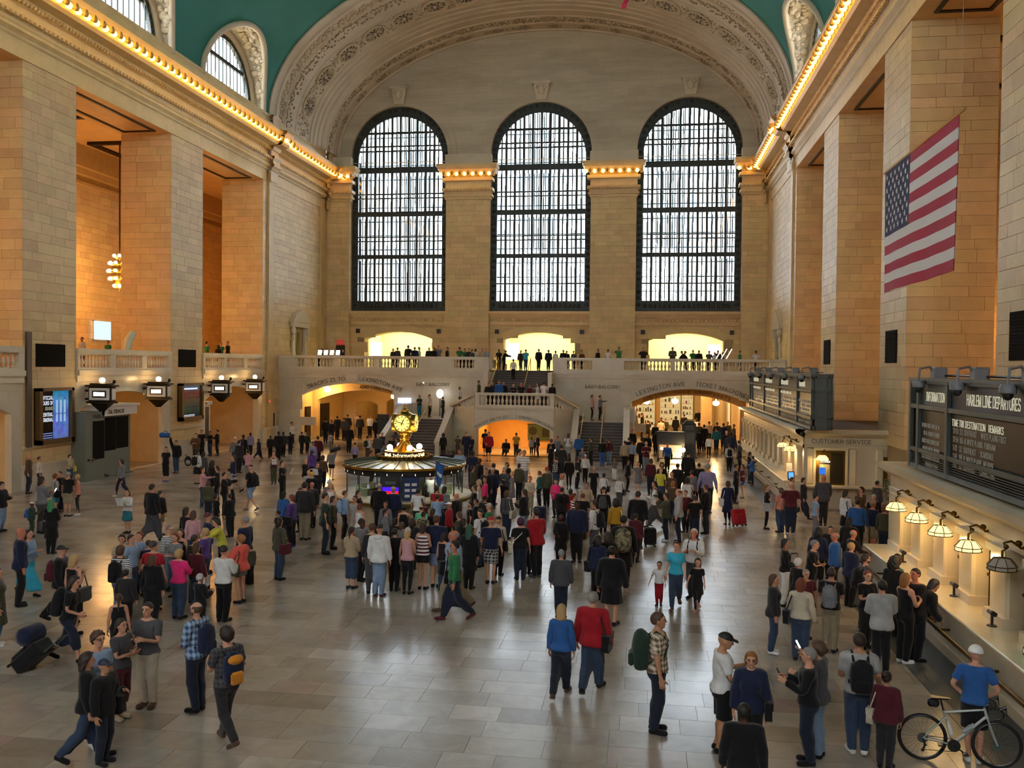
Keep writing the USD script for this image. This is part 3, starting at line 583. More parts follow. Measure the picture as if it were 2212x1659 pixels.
# shop fronts along the right-hand passage, lit from inside
rr = random.Random(5)
for k, (x0, x1, y) in enumerate(((a2+.1, a2+1.9, 74.5), (a2+2.3, a2+4.3, 82), (a2+4.7, a2+6.0, 91.7))):
    f = obj('shop_front', box(x0, x1, y, y+.3, .0, 3.6), paint('shop_frame', '8A7750', .5), ps2)
    obj('shop_pane', box(x0+.1, x1-.1, y-.03, y, .5, 3.3), SHOP, f)
    for z in (.95, 1.5, 2.05, 2.6):
        obj('shelf', box(x0+.15, x1-.15, y-.28, y-.03, z, z+.04), paint('shelf', 'C9BFA0', .4), f)
    it = []
    for z in (.99, 1.54, 2.09, 2.64):
        x = x0+.2
        while x < x1-.3: w = rr.uniform(.08, .2); it.append((rr.randrange(4), box(x, x+w, y-.24, y-.1, z, z+rr.uniform(.15, .36)))); x += w+rr.uniform(.03, .2)
    for q, cc in enumerate(('3A4A3C', '7A2A2A', 'D8D2C0', '30343A')):
        obj('goods', J([b_ for i, b_ in it if i == q]), paint(f'goods_{q}', cc, .5), f, kind='stuff')
obj('pillar', box(b2-2.2, b2-1.3, 78, 79, 0, 4.5), MATS['passage_stone'], ps2); obj('pillar', box(a2+1.95, a2+2.25, 76, 76.4, 0, 4.5), MATS['passage_stone'], ps2)
obj('poster', box(b2-.02, b2-.08, 75, 76.6, .6, 2.8), paint('poster_white', 'E8E2D8', .6), ps2)
LANT = [(0, .35), (.04, .33), (.04, .22), (.2, .16), (.26, .04), (.2, -.1), (.05, -.17), (0, -.18)]
lamp0 = None
for k, (x, y, z, lab) in enumerate(((11.0, 67.2, 3.2, 'frosted bowl lamp glowing in the middle of the right passage'), (8.9, 66.6, 3.15, 'glowing bowl lamp near the left wall of the right passage'), (14.0, 67, 3.1, 'glowing bowl lamp toward the right wall of the right passage'), (-10.9, 67.5, 3.2, 'warm bowl lamp hanging inside the left passage arch'), (-15.2, 64.2, 3.75, 'bowl lamp close under the left end of the left passage arch'))):
    t_ = thing('hanging_lamp', lab, 'lamp', (x, y, z)); obj('bowl', lathe(LANT, 14), HOT, t_, smooth=True); obj('rod', tube([(0, 0, .3), (0, 0, 4.55-z)], .025, 6), BRASS, t_)
    sphere_light('passage_lamp', (x, y, z-.45), .12, (1, .62, .26), 260)
sphere_light('passage_lamp', (11.8, 76, 3.9), .2, (1, .78, .45), 420); sphere_light('passage_lamp', (11.8, 85, 3.9), .2, (1, .8, .5), 400); sphere_light('passage_lamp', (-12.6, 77, 3.8), .15, (1, .65, .3), 200)
# ---- the stairs
st = thing('staircase', 'double marble stair with sloping white parapets rising to the balcony', 'stairs')
STEP = stone('stair_stone', '6E625A', .06, .5, 1.2); NOSE = paint('stair_riser', '463D3A', .6)
def flight(x0, x1, y0, z0, n, rise, run, skew=0):
    for k in range(n):
        s = obj('step', box(x0, x1, y0+k*run, y0+(k+1)*run+.3, z0+k*rise, z0+(k+1)*rise-.03), NOSE, st)
        obj('tread', box(x0, x1, y0+k*run-.03, y0+(k+1)*run+.02, z0+(k+1)*rise-.03, z0+(k+1)*rise), STEP, s)
RI = 2.08/13
flight(-7.6, -4.25, 53.4, 0, 13, RI, .39); flight(4.55, 7.45, 53.4, 0, 13, RI, .39)
obj('half_landing', J([box(-8.2, -4.2, 58.45, YB+.02, 0, 2.08), box(4.45, 8.0, 58.45, YB+.02, 0, 2.08)]), BOTT, st)
def cross(x0, sgn, n=7):
    for k in range(n): obj('step', box(x0+sgn*k*.3, x0+sgn*(k*.3+.32), 59.4, YB, 2.0, 2.08+(k+1)*(3.05-2.08)/n), NOSE, st)
cross(-4.2, 1); cross(4.5, -1)
obj('main_landing', box(-2.15, 2.45, 57.0, YB+.3, 2.9, 3.05), BOTT, st)
flight(-2.1, 2.1, 59.6, 3.05, 14, (BAL-3.05)/14, .31)
obj('upper_side_wall', box(-2.4, -2.1, 60.2, 64.4, 2.9, 5.3), MARBLE, st); obj('upper_side_wall', box(2.1, 2.36, 60.2, 64.4, 2.9, 5.3), MARBLE, st)
# central block with the low arch to the lower level
DIN = arch_poly(.5, 2.5, 0, 1.57, .76)
obj('arch_front', prism([(-2.0, -.01), (3.05, -.01), (3.05, 3.05), (-2.0, 3.05)], 55.0, 55.5, 'xz', [[(q[0], q[1]) for q in DIN]]), MARBLE, st)
def wallseg(p, q, z0, z1, th=.3, nm='block_wall'):
    p, q = np.array([*p, 0.]), np.array([*q, 0.]); u = (q-p)/2; n = np.array([-u[1], u[0], 0])/np.linalg.norm(u)*th/2
    obj(nm, obox((p+q)/2+n+[0, 0, (z0+z1)/2], u, n, [0, 0, (z1-z0)/2]), MARBLE, st)
wallseg((-4.05, 57.2), (-2.0, 55.0), 0, 3.05); wallseg((3.05, 55.0), (4.4, 57.2), 0, 3.05)
obj('panel_moulding', J([box(-1.9, .2, 54.96, 55, 2.92, 2.98), box(.75, 2.95, 54.96, 55, 2.92, 2.98)]), BOTT, st); obj('keystone', box(.32, .68, 54.94, 55.02, 2.36, 3.0), MARBLE, st)
obj('cap_course', J([box(-2.05, 3.1, 54.9, 55.5, 3.05, 3.15)]), MARBLE, st)
balustrade_run(st, (-2.0, 55.2), (3.05, 55.2), 3.12, [(.3, 4.8)], [(0, .3), (4.8, 5.05)], .34, .26, .9)
def slope_par(P, zs, h0, h1, nm='sloped_rail', balus=True):
    """A sloping parapet: capping rail along P at heights zs, a solid string below and raking balusters between."""
    P = [np.array([*p, 0.]) for p in P]
    for (p, q), (za, zb_) in zip(zip(P, P[1:]), zip(zs, zs[1:])):
        u = (q-p); L = np.linalg.norm(u[:2]); n = np.array([-u[1], u[0], 0])/L
        def slab(lo, hi, th, name):
            v = [p+n*s*th+[0, 0, za+d] for s in (-1, 1) for d in (lo, hi)]+[q+n*s*th+[0, 0, zb_+d] for s in (-1, 1) for d in (lo, hi)]; obj(name, hull(v), MARBLE, st)
        slab(-.16, 0, .2, nm); slab(-2.9 if not balus else -3.2, -.78 if balus else -.16, .14, 'string_wall')
        if balus:
            k = max(1, int(L/.3))
            for i in range(k):
                f = (i+.5)/k; baluster(st, p+u*f+[0, 0, za+(zb_-za)*f-.8], .9)
slope_par([(-2.0, 55.2), (-3.95, 57.1)], (4.0, 3.12), 0, 0); slope_par([(-3.95, 57.1), (-4.05, 53.3)], (3.12, .98), 0, 0, balus=False)
slope_par([(3.05, 55.2), (4.35, 57.1)], (4.0, 3.12), 0, 0); slope_par([(4.35, 57.1), (4.42, 53.3)], (3.12, .98), 0, 0, balus=False)
slope_par([(7.55, 58.6), (7.6, 53.2)], (3.05, .98), 0, 0, balus=False); slope_par([(-7.75, 58.6), (-7.75, 53.2)], (3.05, .98), 0, 0, balus=False)
obj('end_block', J([box(7.45, 8.1, 58.4, YB, 2.08, 3.0), box(-8.3, -7.65, 58.4, YB, 2.08, 3.0)]), MARBLE, st)
def rail(pts, posts=()):
    r = obj('handrail', tube(pts, .03, 8), BRASS, st, smooth=True)
    for p in posts: obj('rail_post', tube([p, (p[0], p[1], p[2]-.92)], .025, 6), BRASS, r)
rail([(-5.9, 53.2, .95), (-5.9, 58.5, 3.0), (-5.9, 59.2, 3.0)], [(-5.9, 53.4, 1.0), (-5.9, 58.5, 3.0)]); rail([(6.05, 53.2, .95), (6.05, 58.5, 3.0), (6.05, 59.4, 3.0)], [(6.05, 53.4, 1.0), (6.05, 58.5, 3.0)])
rail([(.45, 59.5, 3.95), (.45, 63.9, 6.35)], [(.45, 59.7, 3.98), (.45, 63.8, 6.3)]); rail([(-1.95, 59.5, 3.95), (-1.95, 63.9, 6.35)], [(-1.95, 63.8, 6.3)])
rail([(4.3, 60.2, 3.0), (2.5, 60.2, 3.95)]); rail([(4.75, 53.3, .85), (4.75, 58.3, 2.9)])
on_arch('TRACKS 100 TO 117', .16, .5, 2.5, .76, 1.57, -.9, .12, 54.985, LETTER, st); on_arch('DINING CONCOURSE', .16, .5, 2.5, .76, 1.57, 1.95, .12, 54.985, LETTER, st)
OR = stone('ramp_stone', 'C99A50', .04, .55, 1)
obj('ramp_room', J([box(-2.3, -2.05, 55.5, 61.5, -2, 2.7), box(3.05, 3.3, 55.5, 61.5, -2, 2.7), box(-2.3, 3.3, 61.2, 61.5, -2, 2.7), box(-2.3, 3.3, 55.5, 61.5, 2.6, 2.8), box(-2.3, 3.3, 55.5, 61.5, -.3, -.02)]), OR, st)
rect_light('ramp_light', (.5, 58.2, 2.5), (1, 0, 0), (0, 1, 0), (5, 3), (1, .55, .16), 7)
obj('exit_lamp', ball((-7.2, YB-.12, 4.45), .05, 1), WHITEG, st)
# tapestry on the ramp's back wall
t_ = thing('wall_hanging', 'dark green patterned hanging on the orange wall of the ramp arch', 'wall hanging', (1.55, 61.1, 1.1)); obj('cloth', box(-.9, .9, -.04, 0, -.55, .55), paint('hanging_green', '3E4A35', .9), t_); obj('motif', J([ball((-.55, -.05, .1), .3, 1, (1, .1, 1)), box(.1, .6, -.06, -.04, -.3, .3)]), paint('hanging_dark', '22261D', .9), t_); obj('pole', tube([(-.95, -.03, .58), (.95, -.03, .58)], .03, 6), BLACK, t_)
# ================= left wall at floor level =================
wl2 = thing('arcade', 'marble arcade with balusters and low gate arches along the left wall', 'arcade', kind='structure')
for (ya, yb) in ((26.38, 34.9), (38.57, 47.11), (50.79, 59.44)):
    mid = (ya+yb)/2-.15; hw = 3.75; ar = arch_poly(mid, hw, 0, 3.4, .8)
    vis = ya > 30
    c = obj('bay_wall', prism([(ya, 0), (yb, 0), (yb, 5.2), (ya, 5.2)], -W-.35, -W-.02, 'yz', [[(q[0], q[1]+.001) for q in ar]]), MARBLE, wl2)
    stones(c, (-W, ya, 0), (0, 1, 0), (1, 0, 0), yb-ya, 0, 4.75, m=MATS['balcony_slab'], mf=MARBLE, bw=1.9, courses=(.6, .5), gap=.008, name='slab', hole=lambda x, z, mid=mid, ya=ya: abs(ya+x-mid) < hw+.1 and z < 3.4+.8*(1-((ya+x-mid)/hw)**2)+.3)
    obj('ledge', J([box(-W-.4, -W+.18, ya, yb, 5.05, 5.3), box(-W-.4, -W+.08, ya, yb, 4.75, 5.05)]), MARBLE, wl2)
    L = yb-ya; g = L/3
    balustrade_run(wl2, (-W-.1, ya), (-W-.1, yb), 5.3, [(.2, g-.2), (g+.25, 2*g-.2), (2*g+.25, L-.35)], [(0, .2), (g-.2, g+.25), (2*g-.2, 2*g+.25), (L-.35, L)], .36, .26, 1.05)
    # vestibule behind the arch
    obj('vestibule', J([box(-W-5, -W-.35, ya+.1, ya+.3, 0, 4.9), box(-W-5, -W-.35, yb-.3, yb-.1, 0, 4.9), box(-W-5, -W-.35, ya, yb, 4.3, 4.9)]), LIME, wl2)
    v = obj('vestibule_wall', prism([(ya+.2, 0), (yb-.2, 0), (yb-.2, 4.5), (ya+.2, 4.5)], -W-5.2, -W-5, 'yz', [[(q[0], q[1]+.001) for q in arch_poly(mid-.6, 1.5, 0, 2.2, .6)]]), LIME, wl2)
    obj('inner_door', J([box(-W-6.3, -W-6.2, mid-2.2, mid+1, 0, 3)]), BRONZE, wl2); obj('dark_panel', box(-W-4.96, -W-4.9, mid+1.7, mid+2.5, .9, 2.7) if ya < 45 else box(-W-4.96, -W-4.9, mid+1.9, mid+2.5, .3, 2.5), BLACK, wl2)
    if vis: letters('lettering', '24 TRACK 24' if ya < 45 else '23 TRACK 23', .2, (-W-4.98, mid-.6-.75, 3.2), (0, 1, 0), (1, 0, 0), LETTER, wl2, .02, squash=.8)
    sphere_light('vestibule_lamp', (-W-2.2, ya+2.2, 3.9), .12, (1, .58, .22), 260)
    obj('downlight', lathe([(0, 0), (.16, 0), (.16, .06), (0, .06)], 12, (-W-1.2, mid-2.6, 4.02)), HOT, wl2)
for (y0, y1) in ((34.9, 38.57), (47.11, 50.79), (59.44, 62.3)):
    obj('dado', J([box(-W-.02, -W+.1, y0-.05, y1+.05, 0, 1.0), box(-W-.02, -W+.16, y0-.05, y1+.05, 1.0, 1.12), box(-W, -W+.06, y0, y1, 1.85, 1.95)]), MARBLE, wl2)
obj('conduit', box(-W, -W+.12, 35.05, 35.35, 1.9, 7.0), paint('conduit_brown', '5A4A38', .6), wl2)
# ---- track signs with a bulb on top
SIGNW = paint('sign_white', 'CFCBC2', .5)
for k, (y, z, lab) in enumerate(((39.33, 4.5, 'bronze framed track sign with lit panel over the kiosk'), (44.37, 4.5, 'bronze framed track sign right of the first gate arch'), (51.59, 4.5, 'bronze framed track sign just right of the second pier'), (56.39, 4.5, 'bronze framed track sign farthest along the left wall'))):
    t_ = thing('track_sign', lab, 'sign', (-W+.06, y, z-.35), group='track signs over the gates')
    obj('box', bbox_bevel(.18, 1.4, -.2, .2, -.36, .36, .03), BRONZE, t_); fc = obj('face', box(.26, 1.32, -.225, -.2, -.29, .29), SIGNW, t_); obj('backing', box(.42, 1.16, -.235, -.225, -.17, .17), BRONZE, fc); obj('lit_panel', box(.5, 1.08, -.245, -.235, -.1, .1), WHITEG, fc)
    obj('side_face', box(1.4, 1.42, -.15, .15, -.27, .27), SIGNW, t_)
    obj('roof_moulding', J([box(.08, 1.5, -.3, .3, .36, .44), box(.3, 1.28, -.24, .24, .44, .52)]), BRONZE, t_); obj('foot_moulding', J([box(.12, 1.46, -.26, .26, -.45, -.36), hull([(.3, -.2, -.45), (1.3, -.2, -.45), (.3, .2, -.45), (1.3, .2, -.45), (.7, -.06, -.85), (.9, .06, -.85)])]), BRONZE, t_)
    obj('bracket', J([box(-.06, .2, -.08, .08, .1, .2), box(-.06, .2, -.08, .08, -.3, -.2)]), BRONZE, t_)
    obj('bulb', ball((.8, 0, .66), .14, 2), HOT, t_, smooth=True); obj('socket', lathe([(0, .52), (.08, .52), (.08, .58), (0, .58)], 10, (.8, 0, 0)), BRONZE, t_); obj('camera_dome', ball((1.35, .1, .6), .1, 1), BLACK, t_, smooth=True)
# ---- advert screens on the piers
def advert(name, lab, y0, y1, z0, z1, kind):
    t_ = thing(name, lab, 'screen', (-W+.02, (y0+y1)/2, (z0+z1)/2)); w, h = (y1-y0)/2, (z1-z0)/2
    obj('frame', J([box(0, .3, -w, w, -h, -h+.22), box(0, .3, -w, w, h-.14, h), box(0, .3, -w, -w+.2, -h, h), box(0, .3, w-.16, w, -h, h)]), paint('bronze_frame', '6B5230', .4, .5), t_)
    obj('back', box(0, .05, -w, w, -h, h), BLACK, t_)
    y0, y1, z0, z1 = -w+.2, w-.16, -h+.22, h-.14
    if kind == 0:
        ym = y0+(y1-y0)*.46
        obj('black_half', box(.06, .1, y0, ym, z0, z1), paint('screen_black', '050508', .2), t_)
        pic = mat('screen_picture', {'g': ('texture_coordinate', {}), 's': ('separate_xyz', {}), 'm': ('map_range', dict(from_min=-1.1, from_max=1.1)), 'n': ('noise_texture', dict(scale=3.5, detail=4)), 'mx': ('mix', dict(mix_type='overlay', fac=.8)),
            'r': ('rgb_ramp', {'ramp': [(0, lin('5E6FB8')), (.35, lin('5C78C8')), (.55, lin('4A68B0')), (.8, lin('5A93C4')), (1, lin('2A7FA8'))]}), 'e': ('emission', dict(strength=.85))},
            [('g.object', 's.vector'), ('s.z', 'm.value'), ('m.result', 'r.fac'), ('g.object', 'n.vector'), ('r.color', 'mx.color1'), ('n.color', 'mx.color2'), ('mx.color', 'e.color')], 'e.emission')
        obj('picture_half', box(.06, .1, ym, y1, z0, z1), pic, t_)
        wh = glow('screen_white', 'EAF2FF', .9); yw = glow('screen_grey', 'B8B898', .6)
        for s_, z, hh, mm in (('OFFICIAL', .74, .17, wh), ('TOURS OF', .5, .17, wh), ('GRAND', .26, .16, yw), ('CENTRAL', -.02, .17, wh), ('TERMINAL', -.26, .17, wh)):
            ww_ = text_w(s_, hh, .68); letters('lettering', s_, hh, (.1, ym-.03-ww_, z), (0, 1, 0), (1, 0, 0), mm, t_, .005, squash=.68, bold=True)
        for z in (-.8, -.9, -1.0, -1.08): obj('small_print', box(.1, .105, y0+.1, ym-.04, z-.02, z+.025), glow('screen_blue_print', '9FB8FF', .5), t_)
        for z, a_ in ((.35, .2), (.1, .28), (-.3, .24)): obj('arch_picture', J([prism([(q[0], q[1]) for q in arch_poly(ym+(y1-ym)*f, .07, z, z+.3, .07, 7)], .1, .104, 'yz') for f in (.25, .5, .75)]), glow('screen_pale', 'A9C8F0', .8), t_)
    else:
        pic = mat('screen_picture_dark', {'g': ('texture_coordinate', {}), 's': ('separate_xyz', {}), 'm': ('map_range', dict(from_min=-1.1, from_max=1.1)), 'n': ('noise_texture', dict(scale=2.5, detail=3)), 'mx': ('mix', dict(mix_type='multiply', fac=.8)),
            'r': ('rgb_ramp', {'ramp': [(0, lin('101828')), (.25, lin('4A5040')), (.5, lin('6A5A40')), (.75, lin('8A4A40')), (.9, lin('708090')), (1, lin('202838'))]}), 'e': ('emission', dict(strength=.8))},
            [('g.object', 's.vector'), ('s.z', 'm.value'), ('m.result', 'r.fac'), ('g.object', 'n.vector'), ('r.color', 'mx.color1'), ('n.color', 'mx.color2'), ('mx.color', 'e.color')], 'e.emission')
        obj('picture', box(.06, .1, y0, y1, z0, z1), pic, t_)
        for z in (-.8, -.88): obj('small_print', box(.1, .105, y0+.1, y1-.6, z-.02, z+.02), MATS['screen_white'], t_)
        obj('title_print', box(.1, .105, y0+.25, y1-.25, .72, .82), MATS['screen_white'], t_)
        for f in (.3, .6): obj('seam', box(.1, .104, y0, y1, z0+(z1-z0)*f, z0+(z1-z0)*f+.02), BLACK, t_)
advert('advert_screen', 'lit advert screen for official tours in a bronze frame', 35.6, 38.0, 1.95, 4.5, 0)
advert('advert_screen', 'smaller lit advert screen with a dim interior picture on the second pier', 47.85, 50.4, 2.3, 4.5, 1)
# ---- gate kiosk at the first arch
t_ = thing('kiosk', 'grey green gate kiosk with tall black panels beside the first arch', 'kiosk', (-W, 0, 0))
KM = paint('kiosk_grey', '6A6C5C', .6)
obj('post', box(-.6, .75, 38.2, 39.7, 0, 3.3), KM, t_); obj('wing', box(-.5, .55, 39.7, 42.2, 0, 3.05), KM, t_); obj('header', J([box(-.6, .75, 39.5, 42.5, 3.05, 3.5), box(-.7, .85, 39.4, 42.6, 3.5, 3.6)]), SIGNW, t_)
obj('black_panel', box(.75, .77, 38.75, 39.65, 1.0, 2.85), MATTE, t_); obj('black_panel', box(.55, .57, 39.75, 40.9, 1.3, 2.95), MATTE, t_); obj('black_panel', box(.55, .57, 40.95, 42.0, 1.35, 2.95), MATTE, t_); obj('base', box(-.6, .65, 39.7, 42.3, 0, .06), DGREY, t_)
letters('lettering', '24 TRACK', .2, (.77, 40.0, 3.15), (0, 1, 0), (1, 0, 0), BLACK, t_, .01); letters('lettering', 'TRACK 24', .17, (.77, 38.75, 2.98), (0, 1, 0), (1, 0, 0), BLACK, t_, .01, squash=.8)
t_ = thing('kiosk', 'pale gate post with a black panel inside the second arch', 'kiosk', (-W-.6, 51.5, 0)); obj('post', box(-.3, .3, -.5, .9, 0, 3.1), SIGNW, t_); obj('header', box(-.4, .4, -.6, 1.0, 3.1, 3.3), SIGNW, t_); obj('black_panel', box(.3, .32, -.3, .7, .8, 2.95), BLACK, t_); letters('lettering', 'TRACK', .14, (.4, -.3, 3.13), (0, 1, 0), (1, 0, 0), BLACK, t_, .01)
t_ = thing('red_light', 'small red alarm light on the left wall beside the passage', 'light', (-W+.05, 60.4, 3.0)); obj('lens', ball((.04, 0, 0), .1, 1), glow('red_glow', 'FF1C1C', 5), t_, smooth=True); obj('base', box(-.05, .02, -.12, .12, -.12, .12), GRILLE, t_)
t_ = thing('service_door', 'dark brown metal door in the left wall before the passage', 'door', (-W+.02, 61.0, 0)); obj('leaf', box(0, .06, -.5, .5, .1, 2.1), paint('door_brown', '55301F', .5), t_); obj('frame', J([box(0, .1, -.58, -.5, 0, 2.18), box(0, .1, .5, .58, 0, 2.18), box(0, .1, -.58, .58, 2.1, 2.2)]), MARBLE, t_)
t_ = thing('exit_sign', 'small red exit sign over a dark door at the end of the balcony', 'sign', (-17.0, E-.62, 7.6)); obj('box', box(-.3, .3, -.06, .04, -.2, .2), glow('exit_red', 'C03028', .8), t_); letters('lettering', 'EXIT', .2, (-.24, -.065, -.1), (1, 0, 0), (0, -1, 0), SIGNW, t_, .006)
t_ = thing('balcony_door', 'dark narrow door under the exit sign on the balcony', 'door', (-17.0, E-.57, BAL)); obj('leaf', box(-.4, .4, -.03, .02, 0, 1.95), BRONZE, t_)
# ---- things on the balconies
t_ = thing('wall_screen', 'bright blue white screen on the upper gallery behind the balusters', 'screen', (-27.9, 55.1, 7.85)); obj('panel', box(0, .08, -.95, .95, -.62, .62), glow('screen_cyan', 'BFE6FF', 1.6), t_); obj('bezel', J([box(0, .1, -1.0, -.95, -.67, .67), box(0, .1, .95, 1.0, -.67, .67), box(0, .1, -1, 1, .62, .67), box(0, .1, -1, 1, -.67, -.62)]), SIGNW, t_)
t_ = thing('sculpture', 'pale green bent tube standing on the upper gallery', 'sculpture', (-19.6, 45.0, BAL)); obj('tube', tube([(0, 0, 0), (-.05, -.1, .8), (0, 0, 1.5), (.1, .3, 1.95)], [.2, .22, .23, .19], 14), paint('pale_green', 'B9C8B4', .4), t_, smooth=True)
def store_table(x, y, lab):
    t_ = thing('display_table', lab, 'table', (x, y, BAL)); obj('top', box(-1.3, 1.3, -.45, .45, .92, .98), paint('table_wood', 'C9A878', .4), t_)
    for sx in (-1.1, 1.1): obj('leg', box(sx-.06, sx+.06, -.35, .35, 0, .92), MATS['table_wood'], t_)
    return t_
for i, (x, y, lab) in enumerate(((-12.4, 70, 'wooden display table in front of the left lit store arch'), (12.6, 70, 'wooden display table in front of the right lit store arch'), (-15.2, 64.6, 'display table with four glowing tablets by the balcony balusters'))):
    t_ = store_table(x, y, lab)
    if i == 2:
        for k in range(4): s_ = thing('tablet', f'glowing tablet on the balcony table, {("first","second","third","last")[k]} from the left', 'tablet', (x-.75+k*.48, y-.1, BAL+.98)); obj('body', move(box(-.18, .18, -.01, .01, 0, .46), rx=-.35), BLACK, s_); obj('lit_face', move(box(-.165, .165, -.014, -.01, .03, .44), rx=-.35), glow('tablet_face', ('FFF8E8', 'CFE6FF')[k % 2], 1.8), s_)
t_ = thing('light_stand', 'stand of three white light bars on the right of the balcony', 'lamp', (14.3, 64.4, BAL)); obj('post', tube([(0, 0, 0), (0, 0, 1.3)], .03, 6), DGREY, t_)
for k in range(3): obj('light_bar', move(box(-.03, .03, -.03, .03, -.4, .4), loc=(-.35+k*.35, 0, 1.35), ry=.5), WHITEG, t_)
# ================= ticket offices =================
KERB = stone('kerb_stone', '4C4E4C', .05, .4, 1)
def office(name, lab, y0, y1, lit, unlit, board):
    t_ = thing(name, lab, 'ticket office')
    obj('body', box(15.35, 18.6, y0+.4, y1-.02, 0, 3.0), MATS['passage_stone'], t_); obj('roof', box(15.0, 27.9, y0+.4, y1-.1, 3.0, 3.12), paint('roof_dirt', '4A4641', .9), t_)
    P = np.array([[(15.1-o, yy, z) for yy in (y0-.02, y1)] for o, z in ((0, 2.52), (.06, 2.52), (.06, 2.62), (.02, 2.64), (.02, 2.92), (.1, 2.97), (.25, 3.05), (.34, 3.12), (.36, 3.25), (.1, 3.28), (-.5, 3.2))]); v, f = grid(P)
    obj('entablature', (v, f[:, ::-1]), BOTT, t_); obj('frieze_core', box(15.1, 15.6, y0, y1, 2.5, 3.2), BOTT, t_)
    obj('counter', bbox_bevel(14.35, 15.5, y0+.3, y1-.2, 1.02, 1.1, .02), BOTT, t_); obj('counter_front', box(14.55, 15.4, y0+.3, y1-.2, 0, 1.02), MATS['balcony_slab'], t_); obj('ledge_moulding', J([box(14.45, 14.6, y0+.3, y1-.2, .86, 1.02), box(14.5, 14.6, y0+.3, y1-.2, .1, .25)]), BOTT, t_)
    ys = np.arange(y1-.95 if y0 < 30 else y0+1.2, y0 if y0 < 30 else y1, -1.62 if y0 < 30 else 1.62)
    for y in ys:
        if not y0+.3 < y < y1-.2: continue
        p = obj('pilaster', bbox_bevel(14.98, 15.4, y-.4, y+.4, 1.1, 2.5, .06), BOTT, t_)
        obj('pilaster_base', box(14.9, 15.4, y-.46, y+.46, 1.1, 1.28), BOTT, p); obj('pilaster_cap', box(14.92, 15.4, y-.44, y+.44, 2.38, 2.52), BOTT, p)
        w = obj('ticket_window', box(15.28, 15.36, y+.42, y+1.2, 1.12, 2.5), BRONZE, t_)
        for q in np.linspace(y+.5, y+1.12, 6): obj('grille_bar', box(15.25, 15.28, q-.012, q+.012, 1.12, 2.4), DBRASS, w)
        obj('crossbar', box(15.24, 15.28, y+.42, y+1.2, 1.7, 1.75), DBRASS, w); obj('lit_pane', box(15.24, 15.3, y+.46, y+.6, 1.95, 2.3), glow('window_glow', 'FFC860', 1.1), w)
    rl = obj('rail', tube([(14.12, y0+.5, .8), (14.12, y1-.5, .8)], .025, 8), DBRASS, t_, smooth=True); obj('rail', tube([(14.17, y0+.5, .72), (14.17, y1-.5, .72)], .02, 8), DBRASS, t_, smooth=True)
    for y in np.arange(y0+.7, y1-.4, 2.4): obj('rail_bracket', tube([(14.12, y, .8), (14.3, y, .6), (14.6, y, .6)], .025, 6), DBRASS, t_)
    obj('kerb', box(13.6, 14.6, y0-.3, y1+.1, -.0, .012), KERB, t_)
    for y in (*lit, *unlit):
        on_ = y in lit
        l = thing('counter_lamp', f'{"glowing" if on_ else "unlit"} hooded lamp, {lit[y] if on_ else unlit[y]}', 'lamp', (14.72, y, 2.26), group='lamps over the ticket counters' if on_ else None)
        gl = WARMS if on_ else paint('frosted_off', '9A9086', .3)
        pr = [(.05, .2), (.14, .19), (.24, .07), (.24, .0), (.0, -.02)]
        sv, sf = lathe(pr, 8); obj('shade', (sv, sf), gl, l); rib = [tube([(r*math.cos(a_), r*math.sin(a_), z+.004) for r, z in pr[:4]], .008, 4) for a_ in np.arange(8)*PI/4]; rib += [tube([(.243*math.cos(a_), .243*math.sin(a_), z) for a_ in np.linspace(0, 2*PI, 17)], .008, 4) for z in (.0, .07)]
        obj('shade_frame', J(rib), DBRASS, l)
        obj('arm', J([tube([(0, 0, .2), (0, 0, .32), (.06, 0, .36), (.02, 0, .46), (.14, 0, .5), (.24, 0, .44), (.3, 0, .38), (.36, 0, .4)], .022, 6), ball((.26, 0, .46), .06, 1), ball((.06, 0, .4), .045, 1)]), DBRASS, l, smooth=40)
        if on_: sphere_light('counter_light', (14.72, y, 2.18), .09, (1, .62, .25), 95)
    return t_
WARMS = glow('lamp_shade_lit', 'FFD27A', 3.0)
o1 = office('ticket_office', 'near marble ticket office with brass rail and five lamp arms', 8.0, 24.6, {22.73: 'the one at the far corner of the near counter', 21.1: 'second from the far corner of the near counter', 19.49: 'third from the far corner of the near counter', 17.9: 'nearest of the lit ones over the near counter'}, {16.3: 'at the right edge of the photo'}, 0)
o2 = office('ticket_office', 'far marble ticket office with the customer service window in its end', 37.3, 58.5, {40.3: 'left of the two at the corner of the far office', 38.45: 'right of the two at the corner of the far office'}, {}, 1)
# end wall of the far office: customer service window
P = np.array([[(xx, 37.3-o, z) for xx in (15.1, 19.4)] for o, z in ((0, 2.52), (.06, 2.52), (.06, 2.62), (.02, 2.64), (.02, 2.92), (.1, 2.97), (.25, 3.05), (.34, 3.12), (.36, 3.25), (.1, 3.28), (-.5, 3.2))]); obj('end_entablature', grid(P), BOTT, o2)
obj('end_wall', box(15.1, 19.4, 37.3, 37.6, 0, 3.1), BOTT, o2); obj('end_counter', bbox_bevel(15.0, 19.4, 36.75, 37.35, .92, 1.02, .02), BOTT, o2)
letters('lettering', 'CUSTOMER SERVICE', .17, (15.4, 37.3-.035, 2.7), (1, 0, 0), (0, -1, 0), LETTER, o2, .012)
cw_ = obj('service_window', box(15.55, 16.7, 37.2, 37.3, 1.02, 2.42), DBRASS, o2)
obj('lit_pane', box(15.7, 16.1, 37.17, 37.2, 1.1, 1.85), paint('window_inner', 'B9B28E', .4), cw_); obj('blue_screen', box(15.68, 15.92, 37.15, 37.17, 1.45, 1.72), glow('screen_blue', '3A7AE8', 1.2), cw_); obj('side_grille', box(16.15, 16.62, 37.17, 37.2, 1.1, 2.3), BRONZE, cw_)
